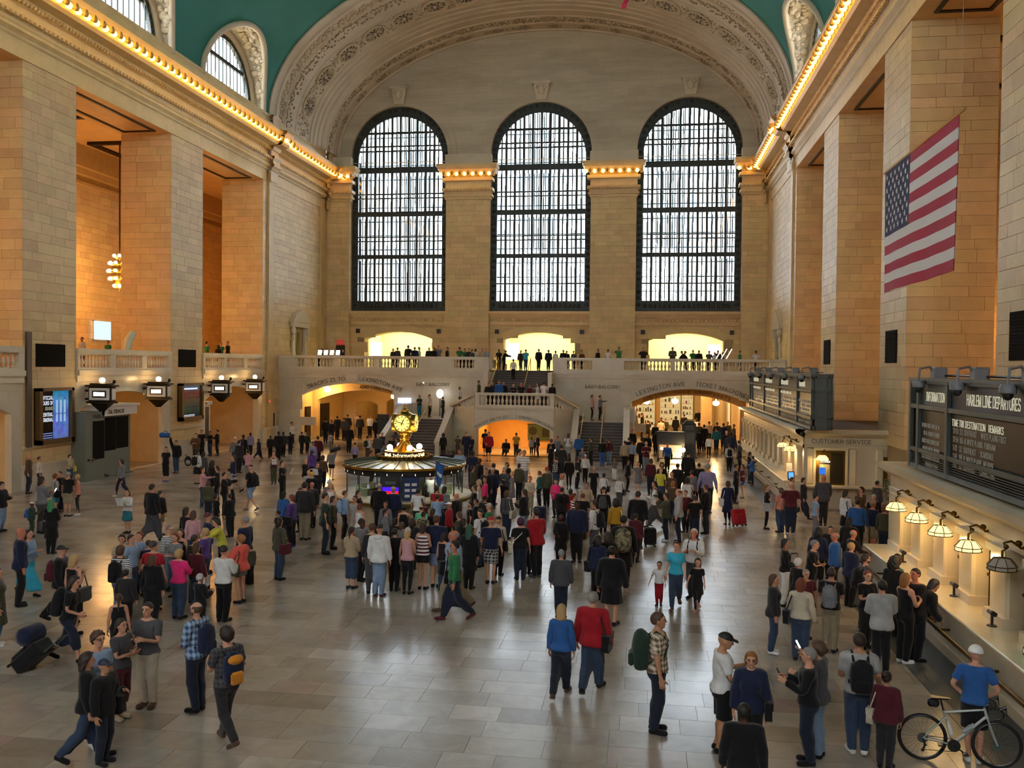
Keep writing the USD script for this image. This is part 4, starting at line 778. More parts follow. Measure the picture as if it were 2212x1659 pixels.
for x in np.arange(15.72, 16.1, .055): obj('bar', box(x, x+.012, 37.15, 37.17, 1.05, 1.9), DBRASS, cw_)
letters('sign_lettering', 'CLOSED', .07, (15.75, 37.17, 1.93), (1, 0, 0), (0, -1, 0), WHITEG, cw_, .006); obj('sign', box(15.68, 16.12, 37.175, 37.2, 1.88, 2.05), BLACK, cw_)
for x0 in (15.2, 16.85, 17.9): obj('end_pilaster', bbox_bevel(x0, x0+.28, 37.18, 37.35, 1.02, 2.5, .03), BOTT, o2)
obj('window_surround', J([box(15.45, 15.55, 37.15, 37.3, 1.02, 2.52), box(16.7, 16.8, 37.15, 37.3, 1.02, 2.52), box(15.45, 16.8, 37.12, 37.3, 2.42, 2.54)]), BOTT, o2); obj('end_window', box(18.2, 18.9, 37.2, 37.3, 1.1, 2.2), DBRASS, o2)
l = thing('counter_lamp', 'glowing hooded lamp before the customer service window', 'lamp', (15.75, 36.9, 2.05)); pr = [(.05, .2), (.14, .19), (.24, .07), (.24, .0), (.0, -.02)]
obj('shade', lathe(pr, 8), WARMS, l); obj('arm', tube([(0, 0, .2), (0, 0, .34), (.1, .1, .4), (.1, .3, .4)], .022, 6), DBRASS, l, smooth=True); sphere_light('counter_light', (15.75, 36.85, 1.98), .09, (1, .62, .25), 90)
# end face of the near office
obj('end_entablature', grid(np.array([[(xx, 24.6+o, z) for xx in (18.6, 15.1-o)] for o, z in ((0, 2.52), (.06, 2.6), (.02, 2.92), (.25, 3.05), (.36, 3.25), (-.5, 3.2))])), BOTT, o1); obj('end_pilaster', bbox_bevel(15.05, 15.4, 24.2, 24.65, 0, 2.55, .05), BOTT, o1)
# things on the counters
for k, (x, y, rz, lab) in enumerate(((14.75, 22.2, 0, 'small black card reader on the near counter by the man in black'), (14.85, 19.0, 0, 'small black card reader on the near counter between two pilasters'), (14.8, 16.9, 0, 'small black card reader by the leaning woman'))):
    t_ = thing('card_reader', lab, 'card reader', (x, y, 1.1)); obj('post', tube([(0, 0, 0), (0, 0, .2)], .025, 6), BLACK, t_); obj('base', lathe([(0, 0), (.09, 0), (.08, .02), (0, .025)], 10), BLACK, t_); obj('head', move(bbox_bevel(-.06, .06, -.1, .1, -.04, .04, .015), loc=(0, 0, .24), ry=.5), BLACK, t_)
t_ = thing('fare_display', 'small display with green digits at the right edge of the near counter', 'display', (14.75, 15.05, 1.1)); obj('case', bbox_bevel(-.1, .1, -.2, .2, 0, .16, .02), BLACK, t_); obj('digits', box(-.105, -.1, -.14, .14, .06, .12), glow('digits_green', '30FFB0', 1.4), t_)
t_ = thing('tablet', 'small blue lit tablet on the far counter corner', 'tablet', (14.7, 37.8, 1.1)); obj('case', move(bbox_bevel(-.14, .14, -.02, .02, 0, .36, .01), rx=-.3), BLACK, t_); obj('lit_face', move(box(-.1, .1, -.03, -.02, .06, .32), rx=-.3), glow('tablet_blue', '58A0FF', 1.6), t_)
t_ = thing('leaflet_stand', 'white leaflet stand on the far counter under the lamp', 'stand', (14.75, 38.6, 1.1)); obj('card', move(box(-.12, .12, -.01, .01, 0, .62), rx=-.15), SIGNW, t_); obj('foot', box(-.14, .14, -.1, .1, 0, .02), SIGNW, t_)
# ---- departure boards
def board(name, lab, y0, y1, panels, near):
    """A steel board with panels; y0 < y1, read from y1 towards y0."""
    x0, x1, z0, z1 = 15.2, 15.98, 3.3, 5.45
    t_ = thing(name, lab, 'departure board'); L = y1-y0
    obj('case', box(x0+.12, x1, y0, y1, z0, z1), DGREY, t_); obj('top_cap', box(x0-.04, x1+.05, y0-.05, y1+.05, z1, z1+.08), DGREY, t_)
    for z, h in ((z0, .12), (z0+.42, .1), (4.78, .1), (z1-.06, .08)): obj('rail', box(x0-.02, x0+.12, y0, y1, z, z+h), DGREY, t_)
    obj('lower_mesh', box(x0+.06, x0+.12, y0, y1, z0+.1, z0+.44), GRILLE, t_)
    for z in np.arange(z0+.14, z0+.42, .05): obj('louvre', box(x0+.03, x0+.06, y0, y1, z, z+.018), DGREY, t_)
    y = y1
    for (w, head, hb, rows) in panels:
        ya, yb = y-w, y; y -= w
        obj('post', box(x0-.03, x0+.12, yb-.1, yb+.04, z0, z1), DGREY, t_)
        if rows is None: 
            obj('side_mesh', box(x0+.06, x0+.12, ya+.05, yb-.08, z0+.5, 4.8), GRILLE, t_); continue
        p = obj('panel', box(x0+.05, x0+.12, ya+.1, yb-.12, z0+.55, 4.75), paint('board_black', '17130F', .35), t_)
        obj('panel_frame', J([box(x0+.02, x0+.12, ya+.06, ya+.1, z0+.5, 4.78), box(x0+.02, x0+.12, yb-.12, yb-.08, z0+.5, 4.78)]), DGREY, p)
        hp = obj('header', box(x0+.05, x0+.12, ya+.06, yb-.12, 4.88, z1-.06), paint('board_blue', '14243C', .4) if hb else DGREY, t_)
        c = WHITEB; bx = x0+.05; span = w-.3
        if near:
            if head: letters('header_lettering', head[0], head[1], (bx, yb-.12-head[2], 4.98), (0, -1, 0), (-1, 0, 0), WHITEY, hp, .008, squash=head[3])
            zr = 4.5
            for s_, hh, off, sq, mm in rows:
                if s_: letters('row_lettering', s_, hh, (bx, yb-.2-off, zr), (0, -1, 0), (-1, 0, 0), WHITEY if mm else c, p, .006, squash=sq)
                zr -= .155 if mm or not s_ else .185
        else:
            obj('header_lettering', J([box(bx-.01, bx, yb-.3-k*.14-.1, yb-.3-k*.14, 4.98, 5.2) for k in range(int(span/.3))]), WHITEY, hp)
            if rows: obj('title_lettering', J([box(bx-.01, bx, yb-.25-k*.16-.12, yb-.25-k*.16, 4.56, 4.68) for k in range(int(span/.24)) if k % 6 != 3]), WHITEY, p)
            r2 = random.Random(int(y0*7+y*13))
            for k in range(6):
                it = [box(bx-.008, bx, yb-.25-j*.13-.1, yb-.25-j*.13, 4.38-k*.17-.05, 4.38-k*.17+.06) for j in range(int(span/.13)-2) if r2.random() < .72 and j % 7 != 5]
                obj('row_lettering', J(it), c, p)
    obj('end_frame', J([box(x0-.03, x1+.03, y0-.05, y0, z0, z0+.14), box(x0-.03, x1+.03, y0-.05, y0, z0+.42, z0+.5), box(x0-.03, x1+.03, y0-.05, y0, 4.78, 4.86), box(x0-.03, x1+.03, y0-.05, y0, z1-.08, z1)]+[box(x, x+.05, y0-.05, y0, z0, z1) for x in (x0-.03, x0+.12, x0+.62, x1-.02)]), DGREY, t_)
    cam_ = []
    for y in np.arange(y1-1.4, y0+.4, -2.6 if near else -4.4):
        k = obj('camera_arm', J([tube([(x0+.35, y+.6, z1+.12), (x0+.2, y+.6, z1+.35), (x0-.1, y+.35, z1+.3), (x0-.14, y+.3, z1+.02)], .03, 6), bbox_bevel(x0+.25, x0+.55, y+.4, y+.75, z1+.05, z1+.34, .03)]), paint('camera_grey', '6A6C6E', .5), t_)
        obj('dome', lathe([(0, .1), (.12, .1), (.15, .03), (.15, -.06), (.12, -.08), (0, -.08)], 12, (x0-.14, y+.3, z1-.08)), MATS['camera_grey'], k, smooth=40); obj('dome_lens', ball((x0-.14, y+.3, z1-.18), .1, 1), BLACK, k, smooth=True)
    obj('conduit', tube([(x0+.5, y0+.5, z1+.14), (x0+.5, y1-.5, z1+.14)], .03, 6), BLACK, t_)
    return t_
WHITEB = glow('board_letters', 'B8AE98', .28); WHITEY = glow('board_title', 'F2EBC8', .55)
board('departure_board', 'near departure board listing Harlem line trains in white letters', 7.0, 23.4, [(.62, None, 0, None), (2.05, ('INFORMATION', .22, .35, .62), 0, [('', 0, 0, 0, 0), ('WE MOVE-MORE THAN TIME IN', .1, -.02, .6, 0), ('WE ALL YOU NEED TO KNOW', .1, .12, .6, 0), ('SERVICE STATUS, SCHEDULES, FARES', .1, 0, .5, 0), ('AND MORE ANYTIME, ANYWHERE', .1, .05, .56, 0), ('VISIT OUR WEBSITE FOR DETAILS', .1, 0, .56, 0), ('DOWNLOAD IT TODAY', .1, .3, .6, 0)]),
      (5.2, ('HARLEM LINE DEPARTURES', .24, .95, .62), 1, [('TIME TRK DESTINATION   REMARKS', .15, 0, .78, 1), ('12-51  111  SOUTHEAST      WHITE PLAINS FIRST', .12, .1, .72, 0), ('12-54  105  N. WHITE PLAINS  FORDHAM', .12, .1, .72, 0), ('1-22    13   SOUTHEAST      SCARSDALE', .12, .1, .72, 0), ('1-24   108  N. WHITE PLAINS  MELROSE', .12, .1, .72, 0), ('1-51   111  SOUTHEAST      CONNECTING', .12, .1, .72, 0)]), (4.2, None, 1, []), (4.2, None, 1, [])], True)
board('departure_board', 'far departure board of four panels over the far ticket office', 36.4, 56.6, [(1.2, None, 0, None), (5.2, 1, 1, [1]), (5.4, 1, 1, [1]), (5.0, 1, 1, [1]), (3.3, 1, 0, [])], False)
for k in range(6): pass
# ---- national flag hung from a thin pole
t_ = thing('flag', 'large stars and stripes flag hanging high before the right piers', 'flag')
FR, FW, FB = paint('flag_red', 'A81C38', .8), paint('flag_white', 'D9D2CE', .8), paint('flag_blue', '171C44', .8)
yf, yn, zt, zb_ = 21.45, 16.7, 10.26, 7.5
def fp(u, v):  # u from the far edge, v from the top
    y = yf+(yn-yf)*u; z = zt+(zb_-zt)*v; return np.stack([14+.025*np.sin(u*9+v*2)*v+.015*np.sin(u*23)*v, y, z], -1)
def cloth(u0, u1, v0, v1, off=0, n=14):
    U_, V_ = np.meshgrid(np.linspace(u0, u1, n), np.linspace(v0, v1, 4)); P = fp(U_, V_); A_ = grid(P-[.006+off, 0, 0]); B_ = grid(P+[.006-off, 0, 0]); return J([A_, (B_[0], B_[1][:, ::-1])])
for k in range(13): obj('stripe', cloth(.4 if k < 7 else 0, 1, k/13, (k+1)/13), FR if k % 2 == 0 else FW, t_, smooth=True)
obj('canton', cloth(0, .4, 0, 7/13), FB, t_, smooth=True)
for r in range(9):
    for c in range(6 if r % 2 == 0 else 5):
        u = .4*(c*2+1+(r % 2))/12; v = 7/13*(r+1)/10; p = fp(np.array(u), np.array(v)); R_ = .075
        sp = [(R_*(1 if i % 2 == 0 else .4)*math.sin(i*PI/5), R_*(1 if i % 2 == 0 else .4)*math.cos(i*PI/5)) for i in range(10)]
        v_, f_ = prism([(p[1]+a_, p[2]+b_) for a_, b_ in sp], p[0]-.014, p[0]-.007, 'yz'); obj('star', (v_, f_), FW, t_)
obj('pole', tube([(14, 21.6, 10.28), (14, 16.4, 10.28)], .025, 6), BRASS, t_); obj('suspension_wire', tube([(14, 16.6, 10.28), (14, 16.6, 31)], .002, 4), SIGNW, t_); obj('suspension_wire', tube([(14, 21.4, 10.28), (14, 21.4, 31)], .002, 4), SIGNW, t_)
t_ = thing('ribbon', 'red ribbon end hanging from above at the top of the arch', 'ribbon'); q = on(1352, 4, 'y', 50); obj('tail', grid(np.array([[(q[0]+.12*math.sin(k*1.3)+dx, 50+.1*math.cos(k), q[2]+.6-k*.25) for dx in (-.14, .14)] for k in range(5)])), FR, t_)
# ================= information booth with the clock =================
ib = thing('information_booth', 'round glass information booth with a ribbed roof and lit name ring', 'booth', (-.31, 32.1, -.15))
RB = 2.12
BOOTHG = paint('booth_metal', '3A4238', .35, .4)
obj('base_wall', lathe([(RB+.1, .155), (RB+.1, .9), (RB+.05, .95)], 28), BOTT, ib); obj('counter', lathe([(RB-.5, .98), (RB+.42, .98), (RB+.46, 1.02), (RB+.42, 1.08), (RB-.5, 1.08)], 28), BOTT, ib, smooth=40); obj('counter_edge', lathe([(RB+.36, .9), (RB+.44, .9), (RB+.44, .98), (RB+.36, .98)], 28), BRASS, ib)
ROOFM = paint('roof_glass', '8A928A', .25)
rv = lathe([(RB+.16, 2.12), (RB+.18, 2.2), (RB*.55, 2.34), (.0, 2.42)], 28); obj('roof', rv, ROOFM, ib)
obj('fascia', lathe([(RB+.02, 1.9), (RB+.1, 1.9), (RB+.12, 2.14), (RB+.02, 2.14)], 28), BLACK, ib); obj('roof_edge', lathe([(RB+.13, 2.1), (RB+.2, 2.12), (RB+.2, 2.2), (RB+.13, 2.21)], 28), BRASS, ib)
for k in range(28):
    a_ = (k+.5)*2*PI/28; d = np.array([math.cos(a_), math.sin(a_), 0]); obj('roof_rib', tube([d*(RB+.17)+[0, 0, 2.215], d*RB*.55+[0, 0, 2.35], d*.7+[0, 0, 2.4]], .022, 5), BOOTHG, ib)
    if k % 2 == 0: obj('post', tube([d*(RB+.06)+[0, 0, 1.08], d*(RB+.06)+[0, 0, 2.1]], .025, 5), BOOTHG, ib)
for k in range(14):
    a0, a1 = (k+.25)*2*PI/14, (k+1.25)*2*PI/14; p0, p1 = [np.array([math.cos(q), math.sin(q), 0])*(RB+.03) for q in (a0, a1)]
    obj('pane', obox((p0+p1)/2+[0, 0, 1.5], (p1-p0)/2*.98, [0, 0, .4], np.cross((p1-p0)/np.linalg.norm(p1-p0), [0, 0, 1])*.006), PANE, ib)
    c_ = (p0+p1)/2*1.045; u = (p1-p0)/np.linalg.norm(p1-p0); obj('lit_sign', obox(c_+[0, 0, 2.01], u*.28, [0, 0, .055], np.cross(u, [0, 0, 1])*.02), WHITEG, ib)
    if 8 <= k <= 13:
        letters('sign_lettering', 'MASTER CARD' if 0 else 'INFORMATION', .05, c_-u*.2+np.cross(u, [0, 0, 1])*.022+[0, 0, 1.985], u, np.cross(u, [0, 0, 1]), BOOTHG, ib, .004, squash=.9) if 0 else None
obj('inner_core', lathe([(0, .16), (.75, .16), (.75, 2.3), (0, 2.3)], 16), BOOTHG, ib); obj('inner_desk', lathe([(RB-.7, .78), (RB-.1, .78), (RB-.1, .84), (RB-.7, .84)], 28), paint('desk_wood', '6A5238', .5), ib)
obj('desk_clutter', J([box(x-.1, x+.1, y-.08, y+.08, 1.08, 1.08+h) for x, y, h in [(1.7*math.cos(a_), 1.7*math.sin(a_), .1+.2*abs(math.sin(a_*5))) for a_ in np.arange(0, 6.2, .33)]]), paint('clutter', '8A8F6A', .6), ib, kind='stuff')
sphere_light('booth_light', (.9, 31.2, 1.7), .1, (1, .93, .7), 40); sphere_light('booth_light', (-1.5, 31.2, 1.7), .1, (1, .9, .65), 30); sphere_light('booth_light', (1.5, 32.6, 1.65), .1, (1, .95, .7), 30)
A0 = math.atan2(-32.1, 8.78)    # towards the camera
def around(a_, r, z): return np.array([r*math.cos(a_), r*math.sin(a_), z])
def panel_at(a_, r, z0, z1, w, m, nm, parent=ib, th=.02):
    d = np.array([math.cos(a_), math.sin(a_), 0]); u = np.array([-math.sin(a_), math.cos(a_), 0]); return obj(nm, obox(d*r+[0, 0, (z0+z1)/2], u*w/2, [0, 0, (z1-z0)/2], d*th), m, parent)
bp = panel_at(A0-.22, RB+.09, 1.08, 1.95, .74, BLACK, 'screen_panel')
for (z0, z1, c) in ((1.42, 1.56, '4A20FF'), (1.33, 1.42, 'FF2040'), (1.26, 1.33, 'FF9070'), (1.17, 1.26, '20FF50')): panel_at(A0-.22, RB+.115, z0, z1, .58, glow('screen_'+c, c, 1.2), 'colour_band', bp, .004)
panel_at(A0-.22, RB+.115, 1.66, 1.76, .38, DGREY, 'nameplate', bp, .004)
bb = panel_at(A0+.1, RB+.09, 1.08, 1.9, .6, paint('panel_blue', '1C2F5A', .4), 'blue_panel')
for i in range(3):
    for j in range(2):
        d = np.array([math.cos(A0+.1+(j-.5)*.11), math.sin(A0+.1+(j-.5)*.11), 0]); u = np.array([-d[1], d[0], 0]); obj('notice', obox(d*(RB+.115)+[0, 0, 1.25+i*.2], u*.09, [0, 0, .05], d*.004), SIGNW, bb)
# ring with the word, flower crown, pedestal
obj('crown_ring', J([lathe([(.95, 2.36), (1.05, 2.36), (1.05, 2.42), (.95, 2.42)], 28)]+[ball(around(a_, 1.02, 2.46), .08, 1, (1, 1, .8)) for a_ in np.arange(0, 2*PI, .16)]), DBRASS, ib, smooth=40)
obj('name_ring', lathe([(0, 2.38), (.7, 2.38), (.72, 2.42), (.72, 2.58), (.7, 2.62), (0, 2.62)], 32), BLACK, ib, smooth=30); obj('ring_edge', J([lathe([(.7, 2.6), (.75, 2.61), (.75, 2.65), (.0, 2.66)], 32), lathe([(.7, 2.4), (.75, 2.38), (.75, 2.41), (.7, 2.42)], 32)]), BRASS, ib, smooth=30)
LIT = glow('lit_word', 'FFD890', 3)
def ring_word(s, h, mid, r, z):
    x = 0; w = text_w(s, h); out = []
    for ch in s:
        if ch == ' ': x += h*.42; continue
        q = meshkit.text_mesh(ch, h, .012, True); v = np.array(q.vertices); v[:, 0] -= v[:, 0].min(); ww_ = v[:, 0].max(); a_ = mid+(x+ww_/2-w/2)/r; d = np.array([math.cos(a_), math.sin(a_), 0]); u = np.array([-d[1], d[0], 0])
        out.append((d*(r+v[:, 2:3])+u*(v[:, :1]-ww_/2)+np.array([0, 0, 1.])*(v[:, 1:2]+z), np.array(q.faces))); x += ww_+h*.14
    obj('lit_lettering', J(out), LIT, ib)
ring_word('Information', .12, A0, .722, 2.46); ring_word('3', .12, A0+.82, .722, 2.46); ring_word('3', .12, A0-.82, .722, 2.46); ring_word('Information', .12, A0+1.55, .722, 2.46); ring_word('Information', .12, A0-1.55, .722, 2.46)
obj('clock_pedestal', lathe([(0, 2.64), (.42, 2.64), (.44, 2.68), (.36, 2.74), (.24, 2.86), (.17, 3.0), (.16, 3.06), (.2, 3.08), (.2, 3.14), (.15, 3.16), (.15, 3.24), (.22, 3.28), (.1, 3.3), (0, 3.3)], 24), BRASS, ib, smooth=40)
for k in range(4):
    a_ = A0+.32+k*PI/2; g = obj('globe_lamp', ball(around(a_, .58, 2.78), .115, 2), HOTG if 0 else HOT, ib, smooth=True); obj('globe_cup', lathe([(0, 2.64), (.06, 2.64), (.07, 2.68), (0, 2.68)], 10, around(a_, .58, 0)), BRASS, g)
sphere_light('globe_light', (-.31, 31.2, 2.85), .1, (1, .72, .35), 60)
ck = thing('clock', 'four faced brass ball clock with opal dials on the information booth', 'clock', (-.31, 32.1, 3.54))
obj('case', ball((0, 0, 0), .44, 3), BRASS, ck, smooth=True); obj('finial', lathe([(0, .42), (.16, .42), (.14, .48), (.06, .52), (.08, .56), (.05, .62), (.02, .72), (0, .74)], 14), BRASS, ck, smooth=40); obj('collar', lathe([(.1, -.46), (.26, -.44), (.28, -.38), (.1, -.36)], 16), BRASS, ck, smooth=40)
DIAL = glow('opal_dial', 'FFDF7A', 1.5)
for k in range(4):
    a_ = A0-.25+k*PI/2; d = np.array([math.cos(a_), math.sin(a_), 0]); u = np.array([-d[1], d[0], 0]); w = np.array([0, 0, 1.])
    def dial(r0, r1, off, n=28): 
        v, f = lathe([(r1, 0), (r1, .02), (r0, .02)] if r0 else [(r1, 0), (r1, .02), (0, .02)], n); return u*v[:, :1]+w*v[:, 1:2]+d*(v[:, 2:3]+off), f
    obj('dial_drum', tube([d*.2, d*.43], .335, 20), BRASS, ck, smooth=40)
    D_ = obj('dial', dial(0, .3, .425), DIAL, ck); obj('dial_rim', dial(.29, .345, .425), BRASS, D_)
    obj('hour_marks', J([obox(d*.448+(u*math.sin(t)+w*math.cos(t))*.245, (u*math.sin(t)+w*math.cos(t))*.035, (u*math.cos(t)-w*math.sin(t))*.012, d*.004) for t in np.arange(12)*PI/6]), BRONZE, D_)
    for ang, ln, th in ((PI*2*(12.8/12), .17, .016), (PI*2*48/60, .26, .011)):
        dr = u*math.sin(ang)+w*math.cos(ang); obj('hand', obox(d*.455+dr*(ln/2-.04), dr*(ln/2+.04), np.cross(d, dr)*th, d*.004), BLACK, D_)
# ================= lamps in the side passages, with added hidden lights at their far ends =================
def chandelier(x, y, z, lab, power=900, vis=True):
    t_ = thing('chandelier', lab, 'chandelier', (x, y, z)) if vis else None
    if vis:
        obj('stem', tube([(0, 0, -1.2), (0, 0, ZS+.9-z)], .05, 8), DBRASS, t_); obj('melon', lathe([(0, -1.0), (.3, -.8), (.5, -.3), (.5, .3), (.3, .8), (0, 1.0)], 16), DBRASS, t_, smooth=True)
        for k, zz in enumerate((-.95, -.5, -.02, .48, .95)):
            r = (.35, .6, .68, .6, .35)[k]; obj('ring', tube([(r*math.cos(q), r*math.sin(q), zz) for q in np.linspace(0, 2*PI, 15)], .03, 5), BRASS, t_)
            for q in np.arange(0, 2*PI, 2*PI/(6 if k in (0, 4) else 9)): obj('bulb', ball((r*math.cos(q), r*math.sin(q), zz+.09), .11, 1), HOT, t_, smooth=True)
    sphere_light('chandelier_light', (x-.0, y-1.0, z-1.5), .5, (1, .43, .11), power)
for yy in (30.6, 42.8, 54.8, 65.0):  # the farthest is no chandelier: an unseen light added to brighten the passage end
    chandelier(-24.4, 51.7 if 50 < yy < 60 else yy, 11.4, ('brass chandelier of bare bulbs between the left piers', '', '')[0] if 50 < yy < 60 else None, 70, 50 < yy < 60)
for yy in (18.4, 30.6, 42.8, 54.8, 65): chandelier(25.2, yy, 9.5, None, 45, False)  # here too the farthest is only an added light for the passage end
# ---- things standing on the floor
t_ = thing('information_totem', 'tall black information totem at the mouth of the right passage', 'totem', (11.55, 57.2, 0), rz=0); obj('body', bbox_bevel(-.42, .42, -.15, .15, .05, 2.15, .03), BLACK, t_); obj('arch_top', hull([(x, y, z) for y in (-.15, .15) for x, z in ((-.42, 2.15), (.42, 2.15), (.2, 2.36), (-.2, 2.36))]), BLACK, t_); obj('panel', box(-.32, .32, -.17, -.15, .9, 1.6), paint('panel_grey', '2E3236', .3), t_); obj('base', box(-.5, .5, -.25, .25, 0, .06), BLACK, t_)
for z in (1.8, 1.9, 2.0): obj('lettering', box(-.25, .25, -.16, -.15, z, z+.035), DGREY, t_)
t_ = thing('information_totem', 'black information totem inside the left passage', 'totem', (-9.7, 60.6, 0)); obj('body', bbox_bevel(-.4, .4, -.15, .15, .05, 2.2, .03), BLACK, t_); obj('panel', box(-.3, .3, -.17, -.15, .7, 1.8), MATS['panel_grey'], t_); obj('base', box(-.5, .5, -.25, .25, 0, .06), BLACK, t_)
t_ = thing('video_screen', 'lit blue white screen high at the left passage mouth', 'screen', (-8.5, 61.9, 3.0)); obj('panel', box(-.5, .5, -.06, 0, -.35, .35), glow('video_face', 'CFE0FF', 2), t_); obj('lower_panel', box(-.5, .5, -.065, 0, -.35, -.05), glow('video_blue', '3060F0', 1.6), t_); obj('bracket', box(-.04, .04, 0, .5, -.05, .05), BLACK, t_)
t_ = thing('work_light', 'bright white work light on a stand by the half landing', 'lamp', (-5.75, 61.4, 2.08)); obj('stand', tube([(0, 0, 0), (0, 0, 1.5)], .03, 6), BLACK, t_); obj('head', ball((0, -.05, 1.62), .26, 2, (1, .5, 1.25)), glow('work_white', 'FFFFFF', 7), t_, smooth=True)
t_ = thing('equipment_cart', 'black box cart with work lamps before the right passage', 'cart', (10.3, 54.2, 0)); obj('case', bbox_bevel(-.85, .85, -.35, .35, 1.05, 1.85, .04), BLACK, t_); 
for sx in (-.75, .75): obj('leg', box(sx-.04, sx+.04, -.3, .3, .1, 1.05), BLACK, t_)
obj('shelf', box(-.8, .8, -.3, .3, .2, .26), BLACK, t_)
for sx in (-.75, .75): obj('wheel', tube([(sx, -.3, .1), (sx, -.2, .1)], .1, 10), DGREY, t_)
for x, z, r in ((-.55, .85, .09), (-.15, .8, .07), (.72, .78, .14)): obj('work_lamp', ball((x, -.42, z), r, 2), glow('work_warm', 'FFDDA0', 30), t_, smooth=True); 
sphere_light('cart_light', (11.0, 53.4, .8), .15, (1, .7, .35), 120)
# ================= people =================
def nets(f, lo, hi, h):
    """Surface nets: the smooth closed surface f = 0 on a grid of step h."""
    n = np.maximum(4, np.ceil((np.array(hi)-np.array(lo))/h).astype(int)+1); ax = [lo[i]+h*np.arange(n[i]) for i in range(3)]
    X = np.stack(np.meshgrid(*ax, indexing='ij'), -1); D = f(X.reshape(-1, 3)).reshape(n); D = np.where(np.abs(D) < 1e-7, 1e-7, D)
    for a in range(3):
        D[tuple([slice(None)]*a+[0])] = np.maximum(D[tuple([slice(None)]*a+[0])], 1e-3); D[tuple([slice(None)]*a+[-1])] = np.maximum(D[tuple([slice(None)]*a+[-1])], 1e-3)
    m = n-1; acc = np.zeros((*m, 3)); cnt = np.zeros(m)
    cor = [(i, j, k) for i in (0, 1) for j in (0, 1) for k in (0, 1)]
    def C(c): return D[c[0]:c[0]+m[0], c[1]:c[1]+m[1], c[2]:c[2]+m[2]]
    for a in cor:
        for b in cor:
            if sum(y-x for x, y in zip(a, b)) == 1 and all(y >= x for x, y in zip(a, b)):
                da, db = C(a), C(b); s = (da < 0) != (db < 0); t = np.where(s, da/(np.where(s, da-db, 1)), 0)
                for q in range(3): acc[..., q] += np.where(s, a[q]+t*(b[q]-a[q]), 0)
                cnt += s
    on_ = cnt > 0; idx = -np.ones(m, int); idx[on_] = np.arange(on_.sum())
    ii = np.stack(np.nonzero(on_), -1); V = np.array(lo)+h*(ii+acc[on_]/cnt[on_][:, None]); F = []
    for a in range(3):
        b, c = (a+1) % 3, (a+2) % 3; sl0 = [slice(1, m[q]) if q != a else slice(0, m[q]) for q in range(3)]
        d0 = D[tuple(slice(1, m[q]) if q != a else slice(0, m[q]) for q in range(3))]; d1 = D[tuple(slice(1, m[q]) if q != a else slice(1, m[q]+1) for q in range(3))]
        p = np.stack(np.nonzero((d0 < 0) != (d1 < 0)), -1)
        if not len(p): continue
        neg = d0[tuple(p.T)] < 0; g = p.copy()
        for q in (b, c): g[:, q] += 1
        def I(ob, oc): w = g.copy(); w[:, b] -= ob; w[:, c] -= oc; return idx[tuple(w.T)]
        q4 = np.stack([I(1, 1), I(0, 1), I(0, 0), I(1, 0)], -1); q4[~neg] = q4[~neg][:, ::-1]; F.append(q4)
    q = np.vstack(F); return V, np.vstack([q[:, [0, 1, 2]], q[:, [0, 2, 3]]])
def cone(p, a, b, r1, r2):
    a, b = np.array(a, float), np.array(b, float); d = b-a; t = np.clip((p-a)@d/(d@d), 0, 1); return np.linalg.norm(p-a-t[:, None]*d, axis=1)-(r1+(r2-r1)*t)
def ell(p, c, r): r = np.array(r, float); return (np.linalg.norm((p-np.array(c))/r, axis=1)-1)*r.min()
def smin(ds, k):
    o = ds[0]
    for d in ds[1:]: h_ = np.clip(.5+.5*(d-o)/k, 0, 1); o = d+(o-d)*h_-k*h_*(1-h_)
    return o
AD = np.array([.70, 0, -.714])         # the arms of the rest pose hang out at 45 degrees
BONES = ['pelvis', 'chest', 'head', 'uarm', 'farm', 'hand', 'thigh', 'shin', 'foot']
